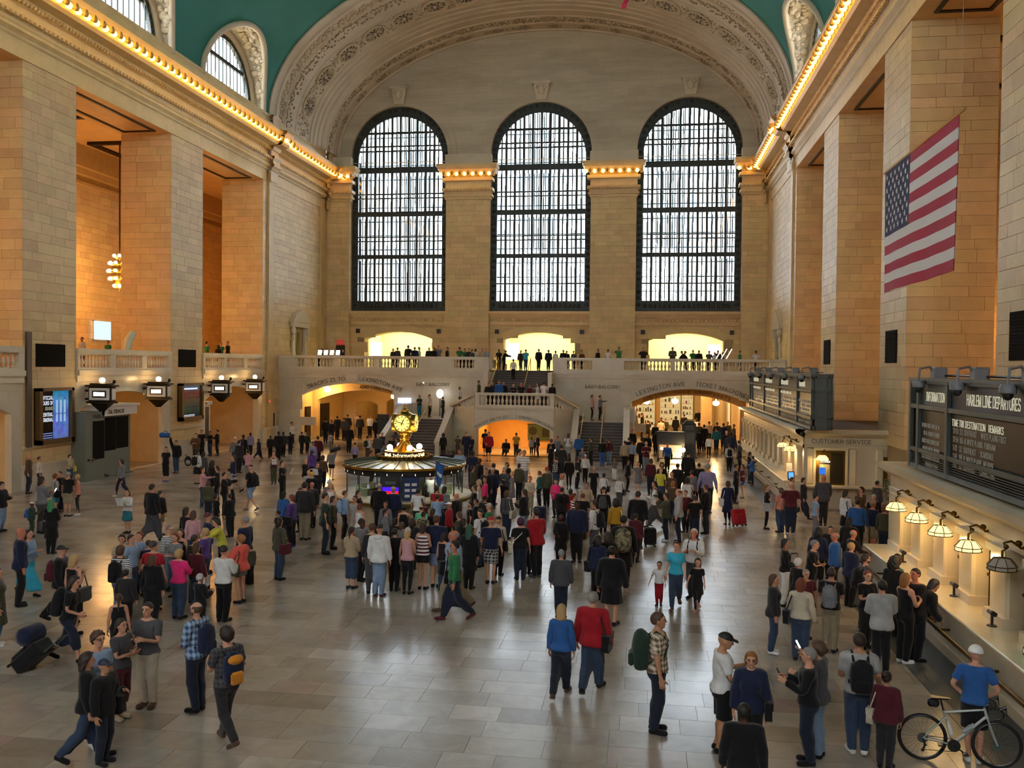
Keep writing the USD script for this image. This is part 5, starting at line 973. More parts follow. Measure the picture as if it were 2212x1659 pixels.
class Template:
    """A standing figure 1.75 m tall as smooth distance fields, from which the body and the clothes are cut, with weights for posing."""
    def __init__(s, sex, lod):
        s.sex, s.lod, s.cache = sex, lod, {}; f = sex == 'f'; sw = .15 if f else .178
        s.J = {'pelvis': (0, 0, .95), 'chest': (0, -.01, 1.08), 'head': (0, -.01, 1.52)}
        s.sh = np.array([sw, -.015, 1.415]); s.el = s.sh+AD*.285; s.wr = s.el+AD*.25; s.hip = np.array([.09 if f else .088, 0, .92]); s.kn = np.array([.095, .012, .50]); s.an = np.array([.1, -.03, .085])
        s.h = (.03, .05, .072)[lod]; s.f = f
    def torso(s, p):
        f = s.f; q = p.copy(); q[:, 0] = np.abs(q[:, 0])
        return smin([ell(q, (0, -.012, 1.27), (.15 if f else .168, .1 if f else .112, .2)), ell(q, (0, 0, 1.07), (.122 if f else .14, .095 if f else .1, .17)), ell(q, (0, -.008, .935), (.17 if f else .158, .118, .13)), cone(q, (0, -.02, 1.40), s.sh-[.02, 0, .005], .07, .058),
                     cone(q, (0, -.025, 1.45), (.11, -.02, 1.425), .055, .035), ell(q, (.075, -.065, .9), (.085, .075, .085))]+([ell(q, (.07, .075, 1.285), (.062, .055, .065))] if f else [ell(q, (.08, .06, 1.32), (.08, .05, .07))]), .05)
    def legs(s, p, r=1.0, flare=0):
        q = p.copy(); q[:, 0] = np.abs(q[:, 0]); return smin([cone(q, s.hip, s.kn, .088*r, .057*r+flare), cone(q, s.kn, s.an+[0, 0, .02], .056*r+flare, .036+flare*1.2), ell(q, s.kn+[0, -.03, -.13], (.052+flare, .055+flare, .12))], .03)
    def arms(s, p, r=1.0):
        q = p.copy(); q[:, 0] = np.abs(q[:, 0]); return smin([cone(q, s.sh, s.el, .054*r, .042*r), cone(q, s.el, s.wr, .042*r, .029*r)], .02)
    def feet(s, p, o=0):
        q = p.copy(); q[:, 0] = np.abs(q[:, 0]); return smin([cone(q, (.1, -.055, .04), (.112, .115, .032), .036+o, .036+o), cone(q, (.1, -.03, .06), (.1, -.03, .11), .04+o, .037+o), ell(q, (.11, .09, .03), (.044+o, .06+o, .028+o))], .02)
    def neck(s, p): return cone(p, (0, -.02, 1.42), (0, .0, 1.57), .058 if not s.f else .05, .05 if not s.f else .044)
    def skull(s, p, o=0): return smin([ell(p, (0, -.012, 1.655), (.076+o, .096+o, .098+o)), ell(p, (0, .02, 1.61), (.058+o, .068+o, .085+o))], .02)
    def face(s, p):
        q = p.copy(); q[:, 0] = np.abs(q[:, 0]); d = smin([s.skull(p), ell(q, (0, .058, 1.548), (.03, .025, .022)), cone(q, (0, .05, 1.682), (.045, .062, 1.68), .024, .018)], .02)
        d = smin([d, cone(q, (0, .082, 1.668), (0, .101, 1.622), .009, .014), cone(q, (0, .087, 1.586), (.018, .082, 1.585), .0085, .007), ell(q, (.079, -.01, 1.638), (.011, .024, .034))], .008)
        return np.maximum(d, -ell(q, (.032, .098, 1.65), (.02, .016, .012)))
    def hand(s, p):
        q = p-s.wr; u = q@AD; v = q[:, 1]; n_ = np.array([AD[2], 0, -AD[0]]); w = q@-n_; l = np.stack([u, v, w], -1)       # along the arm, thumb side forward, back of the hand outwards
        ds = [ell(l, (.05, 0, 0), (.058, .041, .016)), cone(l, (-.02, 0, 0), (.03, 0, 0), .028, .026)]
        for y, L, cu in ((.031, .072, .012), (.011, .082, .016), (-.01, .076, .02), (-.03, .06, .026)): ds += [cone(l, (.088, y, -.002), (.088+L*.55, y*1.08, -.01-cu*.4), .0098, .009), cone(l, (.088+L*.55, y*1.08, -.01-cu*.4), (.086+L*.95, y*1.02, -.03-cu), .009, .0078)]
        ds += [cone(l, (.025, .03, -.004), (.062, .062, -.02), .013, .011), cone(l, (.062, .062, -.02), (.092, .07, -.03), .0108, .009)]
        return smin(ds, .007)
    def get(s, kind):
        if kind in s.cache: return s.cache[kind]
        h = s.h; A = lambda v: np.abs(v[:, 0])
        def along(p): q = p.copy(); q[:, 0] = np.abs(q[:, 0]); return (q-s.sh)@AD
        W_ = .74; full = ((-W_, -.3, 0-.02), (W_, .3, 1.56))
        ub = lambda z0, z1=1.56, x=W_: ((-x, -.32, z0-.06), (x, .32, z1))
        lb = lambda z0, z1: ((-.36, -.32, z0-.05), (.36, .32, z1+.05))
        def shirt(off, hem, slv, loose, neckz=1.478, tank=False):
            def F(p):
                t = s.torso(p)-off-loose*np.clip((1.25-p[:, 2])*2.2, 0, 1)
                d = smin([t, np.maximum(s.arms(p, 1.0)-off*1.15-loose*.4, along(p)-slv)], .035) if not tank else np.maximum(t, np.abs(p[:, 0])-.125-np.clip(1.36-p[:, 2], 0, .1)*.9)
                return np.maximum(np.maximum(d, hem-p[:, 2]), p[:, 2]+.35*np.maximum(p[:, 1], 0)-neckz)
            return F, ub(hem)
        def pants(r, flare, hem, off=.012, top=1.0):
            def F(p): d = smin([s.legs(p, r, flare)-off, ell(np.stack([np.abs(p[:, 0]), p[:, 1], p[:, 2]], -1), (0, -.008, .935), (.172 if s.f else .16, .12, .13))-off, ell(np.stack([np.abs(p[:, 0]), p[:, 1], p[:, 2]], -1), (.075, -.065, .9), (.085, .075, .085))-off], .03); return np.maximum(np.maximum(d, hem-p[:, 2]), p[:, 2]-top)
            return F, lb(hem, top)
        def skirt(hem, w, top=1.02):
            def F(p): t = np.clip((1.0-p[:, 2])/(1.0-hem), 0, 1); return np.maximum(np.maximum(np.sqrt((p[:, 0]/(1.0))**2+(p[:, 1]/.78)**2)-(.155+w*t+.012*np.sin(np.arctan2(p[:, 1], p[:, 0])*9)*t), hem-p[:, 2]), p[:, 2]-top)*.8
            return F, ((-.5, -.42, hem-.05), (.5, .42, top+.05))
        G = {'tee': lambda: shirt(.014, .90, .20, .016), 'long': lambda: shirt(.015, .90, .535, .014), 'jacket': lambda: shirt(.028, .84, .53, .02, 1.5), 'puffy': lambda: shirt(.036, .86, .53, .02, 1.505), 'tank': lambda: shirt(.013, .9, 0, .012, 1.45, True), 'rolled': lambda: shirt(.017, .88, .36, .02, 1.49),
             'pants': lambda: pants(1.02, .016, .035), 'slim': lambda: pants(1.0, .002, .06, .008), 'shorts': lambda: pants(1.06, .03, .52, .016), 'short_shorts': lambda: pants(1.05, .02, .70, .014), 'capri': lambda: pants(1.03, .016, .28), 'skirt': lambda: skirt(.52, .09), 'long_skirt': lambda: skirt(.16, .13)}
        if kind in G: F, (lo, hi) = G[kind](); m = nets(F, lo, hi, h*.95)
        elif kind in ('coat', 'dress'):
            hem = .5 if kind == 'coat' else .55; off = .03 if kind == 'coat' else .014; Ft, _ = shirt(off, .86, .53 if kind == 'coat' else .2, .01, 1.5 if kind == 'coat' else 1.47); Fs, _ = skirt(hem, .07 if kind == 'coat' else .08, 1.12)
            m = nets(lambda p: np.maximum(smin([Ft(p), Fs(p)-(.012 if kind == 'coat' else 0)], .03), hem-p[:, 2]), (-W_, -.36, hem-.05), (W_, .36, 1.56), h)
        elif kind == 'body':
            b = nets(lambda p: smin([s.torso(p), s.legs(p), s.arms(p), s.feet(p), s.neck(p)], .025), (-.62, -.22, -.03), (.62, .22, 1.56), h)
            hd = nets(lambda p: smin([s.face(p), s.neck(p)], .015), (-.12, -.14, 1.47), (.12, .15, 1.79), (.0115, .021, .034)[s.lod])
            c = (s.wr+AD*.08); hr = nets(s.hand, c-[.13, .07, .13], c+[.13, .1, .13], (.008, .016, .027)[s.lod]); hl = (hr[0]*[-1, 1, 1], hr[1][:, ::-1])
            try:
                ms = [manifold3d.Manifold(manifold3d.Mesh(np.asarray(v, np.float32), np.asarray(f, np.uint32))) for v, f in (b, hd, hr, hl)]
                u = manifold3d.Manifold.batch_boolean(ms, manifold3d.OpType.Add) if all(x.status() == manifold3d.Error.NoError for x in ms) else None
                m = meshkit.arrays(u)[:2] if u is not None and u.num_tri() > 500 else J([b, hd, hr, hl])
            except Exception: m = J([b, hd, hr, hl])
        elif kind == 'shoe': m = nets(lambda p: np.maximum(np.maximum(s.feet(p, .009), p[:, 2]-.1), .003-p[:, 2]), (.03, -.13, -.03), (.19, .2, .15), (.019, .032, .048)[s.lod])
        elif kind == 'hood': m = nets(lambda p: np.maximum(smin([ell(p, (0, -.09, 1.47), (.12, .07, .07)), cone(np.abs(p)*[1, 0, 0]+p*[0, 1, 1], (0, -.1, 1.47), (.11, .03, 1.44), .045, .03)], .03), -s.neck(p)), (-.2, -.22, 1.35), (.2, .12, 1.6), h*.8)
        else: m = s.hairmesh(kind)
        v = m[0]; s.cache[kind] = (v, m[1], s.weights(v)); return s.cache[kind]
    def hairmesh(s, kind):
        h = (.018, .03, .042)[s.lod]; lo, hi = (-.17, -.2, 1.12), (.17, .16, 1.85)
        fr = lambda p, z0=1.68, sl=.9: (p[:, 1]-.035)*1.0-(p[:, 2]-z0)*sl              # positive in front of the hair line
        def cap(p, o): return s.skull(p, o)
        bk = lambda p: ell(p, (0, -.075, 1.50), (.085, .045, .19))
        T = {'short': lambda p: np.maximum(np.maximum(cap(p, .012), fr(p)), 1.6-p[:, 2]+.35*(p[:, 1])), 'ring': lambda p: np.maximum(np.maximum(np.maximum(cap(p, .009), p[:, 1]-.02), 1.60-p[:, 2]), p[:, 2]-1.70),
             'bob': lambda p: np.maximum(np.maximum(smin([cap(p, .018), ell(p, (0, -.035, 1.59), (.095, .08, .09))], .03), (p[:, 1]-.055)-(p[:, 2]-1.69)*.8), 1.535-p[:, 2]), 'longhair': lambda p: np.maximum(smin([cap(p, .016), bk(p), ell(p, (0, -.04, 1.56), (.098, .065, .13))], .03), (p[:, 1]-.045)-(p[:, 2]-1.70)*.7),
             'ponytail': lambda p: smin([np.maximum(cap(p, .011), fr(p)), cone(p, (0, -.12, 1.68), (0, -.125, 1.36), .034, .014)], .012), 'bun': lambda p: smin([np.maximum(cap(p, .011), fr(p)), ell(p, (0, -.11, 1.72), (.045, .045, .045))], .012),
             'curly': lambda p: np.maximum(cap(p, .03)+.012*np.sin(p[:, 0]*70)*np.sin(p[:, 1]*70)*np.sin(p[:, 2]*70), (p[:, 1]-.05)-(p[:, 2]-1.69)*.8), 'big': lambda p: np.maximum(smin([cap(p, .035), ell(p, (0, -.05, 1.56), (.14, .09, .15))], .03)+.014*np.sin(p[:, 0]*60)*np.sin(p[:, 1]*60)*np.sin(p[:, 2]*60), (p[:, 1]-.045)-(p[:, 2]-1.70)*.7),
             'cap': lambda p: smin([np.maximum(cap(p, .016), 1.672-p[:, 2]), np.maximum(ell(p, (0, .12, 1.685), (.075, .075, .016)), 0-p[:, 1])], .006), 'capback': lambda p: smin([np.maximum(cap(p, .016), 1.672-p[:, 2]), np.maximum(ell(p, (0, -.13, 1.665), (.07, .06, .014)), p[:, 1])], .006),
             'beanie': lambda p: np.maximum(smin([cap(p, .018), ell(p, (0, -.02, 1.72), (.075, .085, .065))], .02), 1.655-p[:, 2]+.25*p[:, 1]), 'hat': lambda p: smin([np.maximum(smin([cap(p, .018), ell(p, (0, -.01, 1.72), (.085, .095, .07))], .02), 1.67-p[:, 2]), ell(p, (0, -.01, 1.678), (.15, .165, .016))], .012),
             'scarf': lambda p: np.maximum(smin([cap(p, .018), cone(p, (0, -.02, 1.6), (0, -.02, 1.42), .1, .13)], .04), np.minimum((p[:, 1]-.055)-(np.abs(p[:, 2]-1.64)-.07)*.6, p[:, 1]-.0) if 0 else (p[:, 1]-.06)-np.clip(np.abs(p[:, 2]-1.63)-.075, -1, .3)*1.2),
             'helmet': lambda p: np.maximum(np.maximum(smin([cap(p, .035), ell(p, (0, -.02, 1.70), (.09, .13, .085))], .02), 1.665-p[:, 2]-.1*p[:, 1]), .5-1)}
        return nets(T[kind], lo, hi, h)
    def weights(s, v):
        m = v*[1, 1, 1]; sd = v[:, 0]; A = np.abs; q = v.copy(); q[:, 0] = A(q[:, 0])
        seg = [cone(q, (0, 0, .9), (.05, 0, 1.0), .16, .15), cone(q, (0, -.01, 1.12), (0, -.015, 1.38), .15, .16), cone(q, (0, 0, 1.55), (0, 0, 1.72), .07, .09), cone(q, s.sh, s.el, .05, .042), cone(q, s.el, s.wr, .042, .03), cone(q, s.wr+AD*.02, s.wr+AD*.19, .035, .03), cone(q, s.hip-[0, 0, .03], s.kn, .08, .06), cone(q, s.kn, s.an, .056, .04), cone(q, s.an-[0, 0, .02], (.11, .12, .03), .045, .04)]
        D = np.stack(seg, -1); w = np.exp(-np.maximum(D-D.min(1, keepdims=True), 0)/.022)
        w[q[:, 2] > 1.54, :2] = 0; w[(q[:, 2] > 1.545) & (q[:, 0] < .2)] = np.eye(9)[2]
        side_ = np.clip(sd/.06*.5+.5, 0, 1)[:, None]; ww_ = np.zeros((len(v), 15)); ww_[:, :3] = w[:, :3]; ww_[:, 3:9] = w[:, 3:]*side_; ww_[:, 9:] = w[:, 3:]*(1-side_)
        return ww_/ww_.sum(1, keepdims=True)
def rot(a, b):
    """The smallest rotation that turns direction a into b."""
    a, b = np.asarray(a, float)/np.linalg.norm(a), np.asarray(b, float)/np.linalg.norm(b); v = np.cross(a, b); c = a@b
    if c < -.9999: return np.diag([1, -1, -1.0])
    K = np.array([[0, -v[2], v[1]], [v[2], 0, -v[0]], [-v[1], v[0], 0]]); return np.eye(3)+K+K@K/(1+c)
def Rx(a): c, s = math.cos(a), math.sin(a); return np.array([[1, 0, 0], [0, c, -s], [0, s, c]])
def Rz(a): c, s = math.cos(a), math.sin(a); return np.array([[c, -s, 0], [s, c, 0], [0, 0, 1.0]])
ARM = {'d': ((.2, .02, -.98), (.1, .2, -.97)), 'p': ((.14, .3, -.94), (-.38, .86, .3)), 'x': ((.2, .38, -.9), (-.86, .5, .06)), 'c': ((.38, .72, -.55), (-.42, .36, .83)), 'u': ((.22, .35, .91), (.02, .15, .98)), 'k': ((.42, -.24, -.87), (-.55, .45, -.7)), 'f': ((.14, .18, -.97), (-.55, .76, -.35)),
       's': ((.24, -.12, -.96), (-.3, .62, .72)), 'l': ((.16, .66, -.73), (-.12, .97, -.18)), 'b': ((.2, -.35, -.92), (.12, -.2, -.97)), 'w': ((.2, .42, -.88), (.1, .62, -.78)), 'h': ((.35, .3, -.88), (-.3, .3, .9)), 'o': ((.3, .8, -.25), (.1, .98, .15)), 'g': ((.45, .1, -.88), (.3, .2, -.92)), 'r': ((.4, .2, -.9), (-.35, .2, .92))}
# pose: right arm, left arm, legs
LEG = {'s': (0, 3, 0, 4, 0, 0), 't': (5, 12, -2, 2, 0, 0), 'w': (20, 5, -16, 22, 0, 26), 'W': (-16, 22, 20, 5, 26, 0), 'v': (13, 5, -11, 16, 0, 14), 'V': (-11, 16, 13, 5, 14, 0), 'z': (112, 62, 106, 58, -40, -40), 'q': (88, 86, 88, 86, 0, 0)}
def posed(T, pose, lean=0, hyaw=0, hpitch=0, twist=0, splay=4):
    """Rotations and joint places for the 15 bones."""
    ra, la, lg = pose[0], pose[1], pose[2]; R = [None]*15; O = [None]*15; P = [None]*15; L = math.radians
    R[0] = np.eye(3) if lg != 'z' else Rx(L(12)); O[0] = np.array(T.J['pelvis']); P[0] = O[0]
    R[1] = Rz(L(twist))@Rx(-L(lean)); O[1] = np.array(T.J['chest']); P[1] = P[0]+R[0]@(O[1]-O[0])
    R[2] = Rz(L(hyaw))@Rx(-L(hpitch+lean*.55)); O[2] = np.array(T.J['head']); P[2] = P[1]+R[1]@(O[2]-O[1])
    for sd, o, a in ((1, 3, ra), (-1, 9, la)):
        M = np.array([sd, 1, 1.0]); u, v = (np.array(q)*M for q in ARM[a]); d0 = AD*M; sh, el, wr = T.sh*M, T.el*M, T.wr*M
        R[o] = R[1]@rot(d0, u); R[o+1] = R[1]@rot(d0, v); R[o+2] = R[o+1]; O[o], O[o+1], O[o+2] = sh, el, wr
        P[o] = P[1]+R[1]@(sh-O[1]); P[o+1] = P[o]+R[o]@(el-sh); P[o+2] = P[o+1]+R[o+1]@(wr-el)
        th, kb, fp_ = (LEG[lg][0], LEG[lg][1], LEG[lg][4]) if sd > 0 else (LEG[lg][2], LEG[lg][3], LEG[lg][5])
        hip, kn, an = T.hip*M, T.kn*M, T.an*M; out = sd*L(splay)*.5
        Ro = np.array([[math.cos(out), 0, -math.sin(out)], [0, 1, 0], [math.sin(out), 0, math.cos(out)]]).T
        R[o+3] = Ro@Rx(L(th)); R[o+4] = Ro@Rx(L(th-kb)); R[o+5] = Rz(-sd*L(8))@Rx(-L(fp_)); O[o+3], O[o+4], O[o+5] = hip, kn, an
        P[o+3] = P[0]+R[0]@(hip-O[0]); P[o+4] = P[o+3]+R[o+3]@(kn-hip); P[o+5] = P[o+4]+R[o+4]@(an-kn)
    return np.array(R), np.array(P)-np.einsum('bij,bj->bi', np.array(R), np.array(O))
TPL = {}
def tpl(sex, lod):
    if (sex, lod) not in TPL: TPL[sex, lod] = Template(sex, lod)
    return TPL[sex, lod]
COL = dict(k='18171A', K='2E2C2E', g='77777A', G='4A4A4D', l='A9A7A4', w='DEDCD8', b='B49F80', B='5A4332', o='4C4A38', r='A81C26', R='571D28', p='CF9AA0', P='F0307A', c='EE6557', n='1E2540', u='2F5E9E', U='8FA9C8', t='2A6E7A', T='3DB0CC', y='D8CF4A', Y='B98A22', v='5A3E86', V='8E84A8', e='2E7A4A', E='25392F', j='35445C', J='7D93AE', d='212838', h='94866C', O='D98A2A', m='6FBF96', S='D88A76', i='C9BCA4')
CNAME = dict(k='black', K='charcoal', g='grey', G='dark grey', l='light grey', w='white', b='tan', B='brown', o='olive', r='red', R='maroon', p='pink', P='hot pink', c='coral', n='navy', u='blue', U='light blue', t='teal', T='turquoise', y='yellow', Y='mustard', v='purple', V='lavender', e='green', E='dark green', j='denim', J='pale denim', d='dark', h='khaki', O='orange', m='mint', S='salmon', i='cream')
HCOL = dict(k='15110F', d='2A1D17', B='4A3322', y='A98A5A', r='6E3220', g='7E7A76', w='C9C4BC', m='4A1530', E='1E4A38', O='8A5A2A', n='1E2540', l='A9A7A4', R='571D28', b='B49F80', u='2F5E9E', W='DEDCD8', f='A81C26', Y='C9A020', K='2E2C2E', e='2E7A4A', i='C9BCA4')
SKIN = dict(l='C08D72', m='A4745A', d='4E3225', t='B08060', r='B8735C')
def cloth(c):
    n = 'cloth_'+c; return mat(n, {'g': ('texture_coordinate', {}), 'n': ('noise_texture', dict(scale=9, detail=3)), 'm': ('map_range', dict(from_min=.3, from_max=.7, to_min=.88, to_max=1.1)), 'h': ('hsv', dict(color=tuple(.82*q for q in lin(COL[c])), fac=1)), 'p': ('principled_bsdf', dict(roughness=.85, specular_ior_level=.2, sheen_weight=.15))},
        [('g.object', 'n.vector'), ('n.fac', 'm.value'), ('m.result', 'h.value'), ('h.color', 'p.base_color')], 'p.BSDF')
def stripes(a, b, freq, axis='z', plaid=False):
    n = f'weave_{a}{b}{int(freq)}{axis}{"p" if plaid else ""}'; w = {'g': ('texture_coordinate', {}), 's': ('separate_xyz', {}), 'mz': ('math', dict(math_type='multiply', value2=freq)), 'fz': ('math', dict(math_type='sine')), 'r': ('rgb_ramp', {'ramp': [((.15, .4)[not plaid], lin(COL[a])), ((.85, .6)[not plaid], lin(COL[b]))]}), 'h': ('map_range', dict(from_min=-1, from_max=1)), 'p': ('principled_bsdf', dict(roughness=.85))}
    l = [('g.object', 's.vector'), ('s.z', 'mz.value1'), ('mz.value', 'fz.value1'), ('r.color', 'p.base_color'), ('h.result', 'r.fac')]
    if plaid: w.update({'mx': ('math', dict(math_type='multiply', value2=freq)), 'fx': ('math', dict(math_type='sine')), 'ad': ('math', dict(math_type='add')), 'ax': ('math', dict(math_type='add')), 'hf': ('math', dict(math_type='multiply', value2=.6))}); l += [('s.x', 'ax.value1'), ('s.y', 'ax.value2'), ('ax.value', 'mx.value1'), ('mx.value', 'fx.value1'), ('fx.value', 'ad.value1'), ('fz.value', 'ad.value2'), ('ad.value', 'hf.value1'), ('hf.value', 'h.value')]
    else: l += [('fz.value', 'h.value')]
    return mat(n, w, l, 'p.BSDF')
def camo(): return mat('weave_camo', {'g': ('texture_coordinate', {}), 'n': ('noise_texture', dict(scale=12, detail=1)), 'r': ('rgb_ramp', {'interpolate': False, 'ramp': [(0, lin('3A3A2C')), (.45, lin('6A624A')), (.55, lin('857A5C'))]}), 'p': ('principled_bsdf', dict(roughness=.9))}, [('g.object', 'n.vector'), ('n.fac', 'r.fac'), ('r.color', 'p.base_color')], 'p.BSDF')
PATS = {'1': lambda: stripes('w', 'K', 160), '2': lambda: stripes('U', 'j', 62, plaid=True), '3': lambda: stripes('i', 'B', 75, plaid=True), '4': lambda: stripes('G', 'K', 80, plaid=True), '5': camo, '6': lambda: stripes('w', 'l', 55), '7': lambda: stripes('k', 'l', 70, plaid=True), '8': lambda: stripes('R', 'w', 70), '9': lambda: stripes('n', 'l', 120)}
def ctex(c): return PATS[c]() if c in PATS else cloth(c)
SKM = {k: mat('skin_'+k, {'p': ('principled_bsdf', dict(base_color=lin(v), roughness=.55, subsurface_weight=0, specular_ior_level=.35))}, [], 'p.BSDF') for k, v in SKIN.items()}
HAIRM = lambda c: paint('hair_'+c, HCOL[c], .6)
TOP = dict(t='tee', l='long', j='jacket', P='puffy', c='coat', v='tank', d='dress', h='jacket', r='rolled'); BOT = dict(p='pants', L='slim', s='shorts', z='short_shorts', k='skirt', K='long_skirt', c='capri')
TNAME = dict(t='shirt', l='sweater', j='jacket', P='jacket', c='coat', v='tank_top', d='dress', h='hooded_jacket', r='shirt'); BNAME = dict(p='trousers', L='trousers', s='shorts', z='shorts', k='skirt', K='skirt', c='trousers')
HAIR = dict(s='short', r='ring', b='bob', l='longhair', p='ponytail', u='bun', q='curly', a='big', c='cap', C='capback', k='beanie', H='hat', h='scarf', M='helmet')
PEOPLE = []
def person(hx, hy, fy, sex, face, top, bot, hair, pose='dds', skin='l', label='', Y=None, z0=0.0, lean=0, yaw=0, pitch=0, twist=0, fat=0.0, hgt=None, kid=False, bp=None, bag=None, phone=None, shoe='k', inner=None, crowd=None, **kw):
    """One person: top of the head at the pixel (hx, hy) of the photo, feet at row fy or else on the floor z0 under it (or at distance Y)."""
    h0 = hgt or (1.73 if sex == 'm' else 1.64)
    if Y is not None: q = on(hx, hy, 'y', Y); pos = np.array([q[0], q[1], z0]); h = hgt or min(1.86, max(1.5, q[2]-z0))
    elif fy:
        pos = on(hx, fy, 'z', z0); d = (pos-cC)@cF; q = on(hx, hy, 'y', pos[1]); h = q[2]-z0
    else:
        best = None
        for dh in (0, .05, -.05, .1, -.1, .14, -.14):
            p = on(hx, hy, 'z', z0+h0+dh); near = min([np.linalg.norm(p[:2]-o[:2]) for o in PEOPLE] or [9])
            if best is None or near > best[0]+.02: best = (near, p, h0+dh)
            if near > .5: break
        pos, h = best[1]*[1, 1, 0]+[0, 0, z0], best[2]
    posz = pose[2]
    if z0 == 0:          # nobody stands inside a counter or a wall
        if (pos[1] < 25 or 36.5 < pos[1] < 58.6): pos[0] = min(pos[0], 13.9 if pos[1] < 36.5 or pos[1] > 37.5 else 19)
        if 36 < pos[1] < 37.6 and pos[0] > 14: pos[1] = 36.3
        if pos[0] < -17.7 and not 38.6 < pos[1] < 47: pos[0] = -17.7
    if posz in 'zq' and fy is None and Y is None: pass
    dist = (pos-cC)@cF; lod = 0 if dist < 19.5 else 1 if dist < 31 else 2
    if crowd is not None: lod = 2
    if kw.get('dry'): return dist*(1 if h > 1.3 else 1.3)
    T = tpl(sex, lod); R, t_ = posed(T, pose, lean, yaw, pitch, twist)
    hh = h if posz not in 'zq' else (hgt or 1.7)
    drop = max(0, 1.75-1.75*math.cos(math.radians(max(0, lean)))*.42-1.75*.58) if lean > 8 else 0
    S = hh/(1.752-drop-(.02 if posz in 'wWvV' else 0)); g = 1+fat*1.2
    rr = math.radians(-face); RZ = Rz(rr)
    def put(v, w, infl=0.0):
        v = v*np.array([1+fat*.5, 1+fat*.9, 1]) if fat else v
        if kid: hd = w[:, 2:3]; v = v+hd*(v-np.array([0, 0, 1.55]))*.28
        M = np.einsum('nb,bij->nij', w, R); return np.einsum('nij,nj->ni', M, v)+w@t_
    bv, bf, bw = T.get('body'); bvp = put(bv, bw); zmin = bvp[:, 2].min()
    def fin(v): return ((v-[0, 0, zmin])*S)@RZ.T
    PEOPLE.append(pos)
    sm = 55
    if crowd is None: root = thing('person', label, 'person', pos); emit = obj
    else:
        root = None
        def emit(nm, m_, mt, r=None, smooth=False): crowd.setdefault((nm, str(mt.GetPath())), []).append((m_[0]+pos, m_[1]))
    emit('body', (fin(bvp), bf), SKM[skin], root, smooth=True)
    def piece(nm, kind, m):
        v, f, w = T.get(kind); return emit(nm, (fin(put(v, w)), f), m, root, smooth=sm)
    tk, tc = top[0], top[1:]
    if bot[0] not in '-': piece(BNAME[bot[0]], BOT[bot[0]], ctex(bot[1]))
    if inner: piece('undershirt', 'tee', ctex(inner))
    piece(TNAME[tk], TOP[tk], ctex(tc))
    if tk == 'h': piece('hood', 'hood', ctex(kw.get('hood', tc)))
    if hair[0] != 'n':
        piece({'c': 'cap', 'C': 'cap', 'k': 'beanie', 'H': 'hat', 'h': 'headscarf', 'M': 'helmet'}.get(hair[0], 'hair'), HAIR[hair[0]], HAIRM(hair[1]))
        if hair[0] in 'cCkHM' and len(hair) > 2: piece('hair', {'l': 'longhair', 's': 'ring', 'p': 'ponytail', 'b': 'bob'}[hair[2]], HAIRM(hair[3]))
    sv, sf, _ = T.get('shoe'); sw_ = T.weights(sv); 
    for sd in (1, -1):
        v = sv*[sd, 1, 1]; emit('shoe', (fin(put(v, T.weights(v))), sf if sd > 0 else sf[:, ::-1]), cloth(shoe), root, smooth=sm)
    if crowd is None and lod < 2 and math.cos(math.radians(face+yaw*-1-180)) > -.25:
        hw = np.zeros((1, 15)); hw[0, 2] = 1
        for sd in (1, -1):
            v, f = ball((sd*.031, .0835, 1.651), .0095, 1); obj('eye', (fin(put(v, np.repeat(hw, len(v), 0))), f), EYE, root, smooth=True)
        if lod == 0:
            v, f = ball((0, .0865, 1.586), .019, 1, (1, .42, .3)); obj('mouth', (fin(put(v, np.repeat(hw, len(v), 0))), f), LIPS, root, smooth=True)
            for sd in (1, -1): v, f = tube([(sd*.016, .084, 1.672), (sd*.034, .0835, 1.677), (sd*.05, .072, 1.671)], .004, 5); obj('eyebrow', (fin(put(v, np.repeat(hw, len(v), 0))), f), HAIRM(hair[1] if hair[0] in 'srblpuqa' else 'd'), root)
        if kw.get('glasses'): 
            v, f = J([tube([(sd*(.031+.02*math.cos(a_)), .097, 1.65+.017*math.sin(a_)) for a_ in np.linspace(0, 2*PI, 9)], .003, 4) for sd in (1, -1)]+[tube([(sd*.051, .095, 1.655), (sd*.085, .0, 1.655)], .003, 4) for sd in (1, -1)]); obj('glasses', (fin(put(v, np.repeat(hw, len(v), 0))), f), BLACK, root)
        if kw.get('beard'): v, f = nets(lambda p: np.maximum(T.skull(p, .006), np.maximum(p[:, 2]-1.6, .005-p[:, 1])), (-.09, -.02, 1.48), (.09, .12, 1.63), .014); obj('beard', (fin(put(v, np.repeat(hw, len(v), 0))), f), HAIRM(kw['beard']), root, smooth=True)
    if crowd is not None: return
    # worn and carried things
    cw = np.zeros((1, 15)); cw[0, 1] = 1
    def on_chest(m): v, f = m; return fin(put(v, np.repeat(cw, len(v), 0))), f
    short = ('the ' if not label.startswith(('the', 'small')) and len(label.split()) < 11 else '')+label
    if bp:
        c, big = bp[0], 1.25 if len(bp) > 1 and bp[1] == '+' else 1.0; b = thing('backpack', f'{CNAME.get(c, "patterned")} backpack of {short}', 'backpack', pos); off = -.13-.05*fat
        sack = nets(lambda p: smin([ell(p, (0, off-.085*big, 1.2), (.155*big, .1*big, .25*big)), np.maximum(np.maximum(np.abs(p[:, 0])-.125*big, np.abs(p[:, 1]-off+.075*big)-.075*big), np.abs(p[:, 2]-1.18)-.2*big)], .03), (-.24, off-.28, .84), (.24, off+.06, 1.56), .04 if lod < 2 else .06)
        obj('sack', on_chest(sack), ctex(c), b, smooth=True)
        pk = kw.get('pocket', c); obj('pocket', on_chest(meshkit.arrays(bbox_bevel(-.1*big, .1*big, off-.215*big, off-.15*big, .98, 1.17, .03))[:2]), ctex(pk), b)
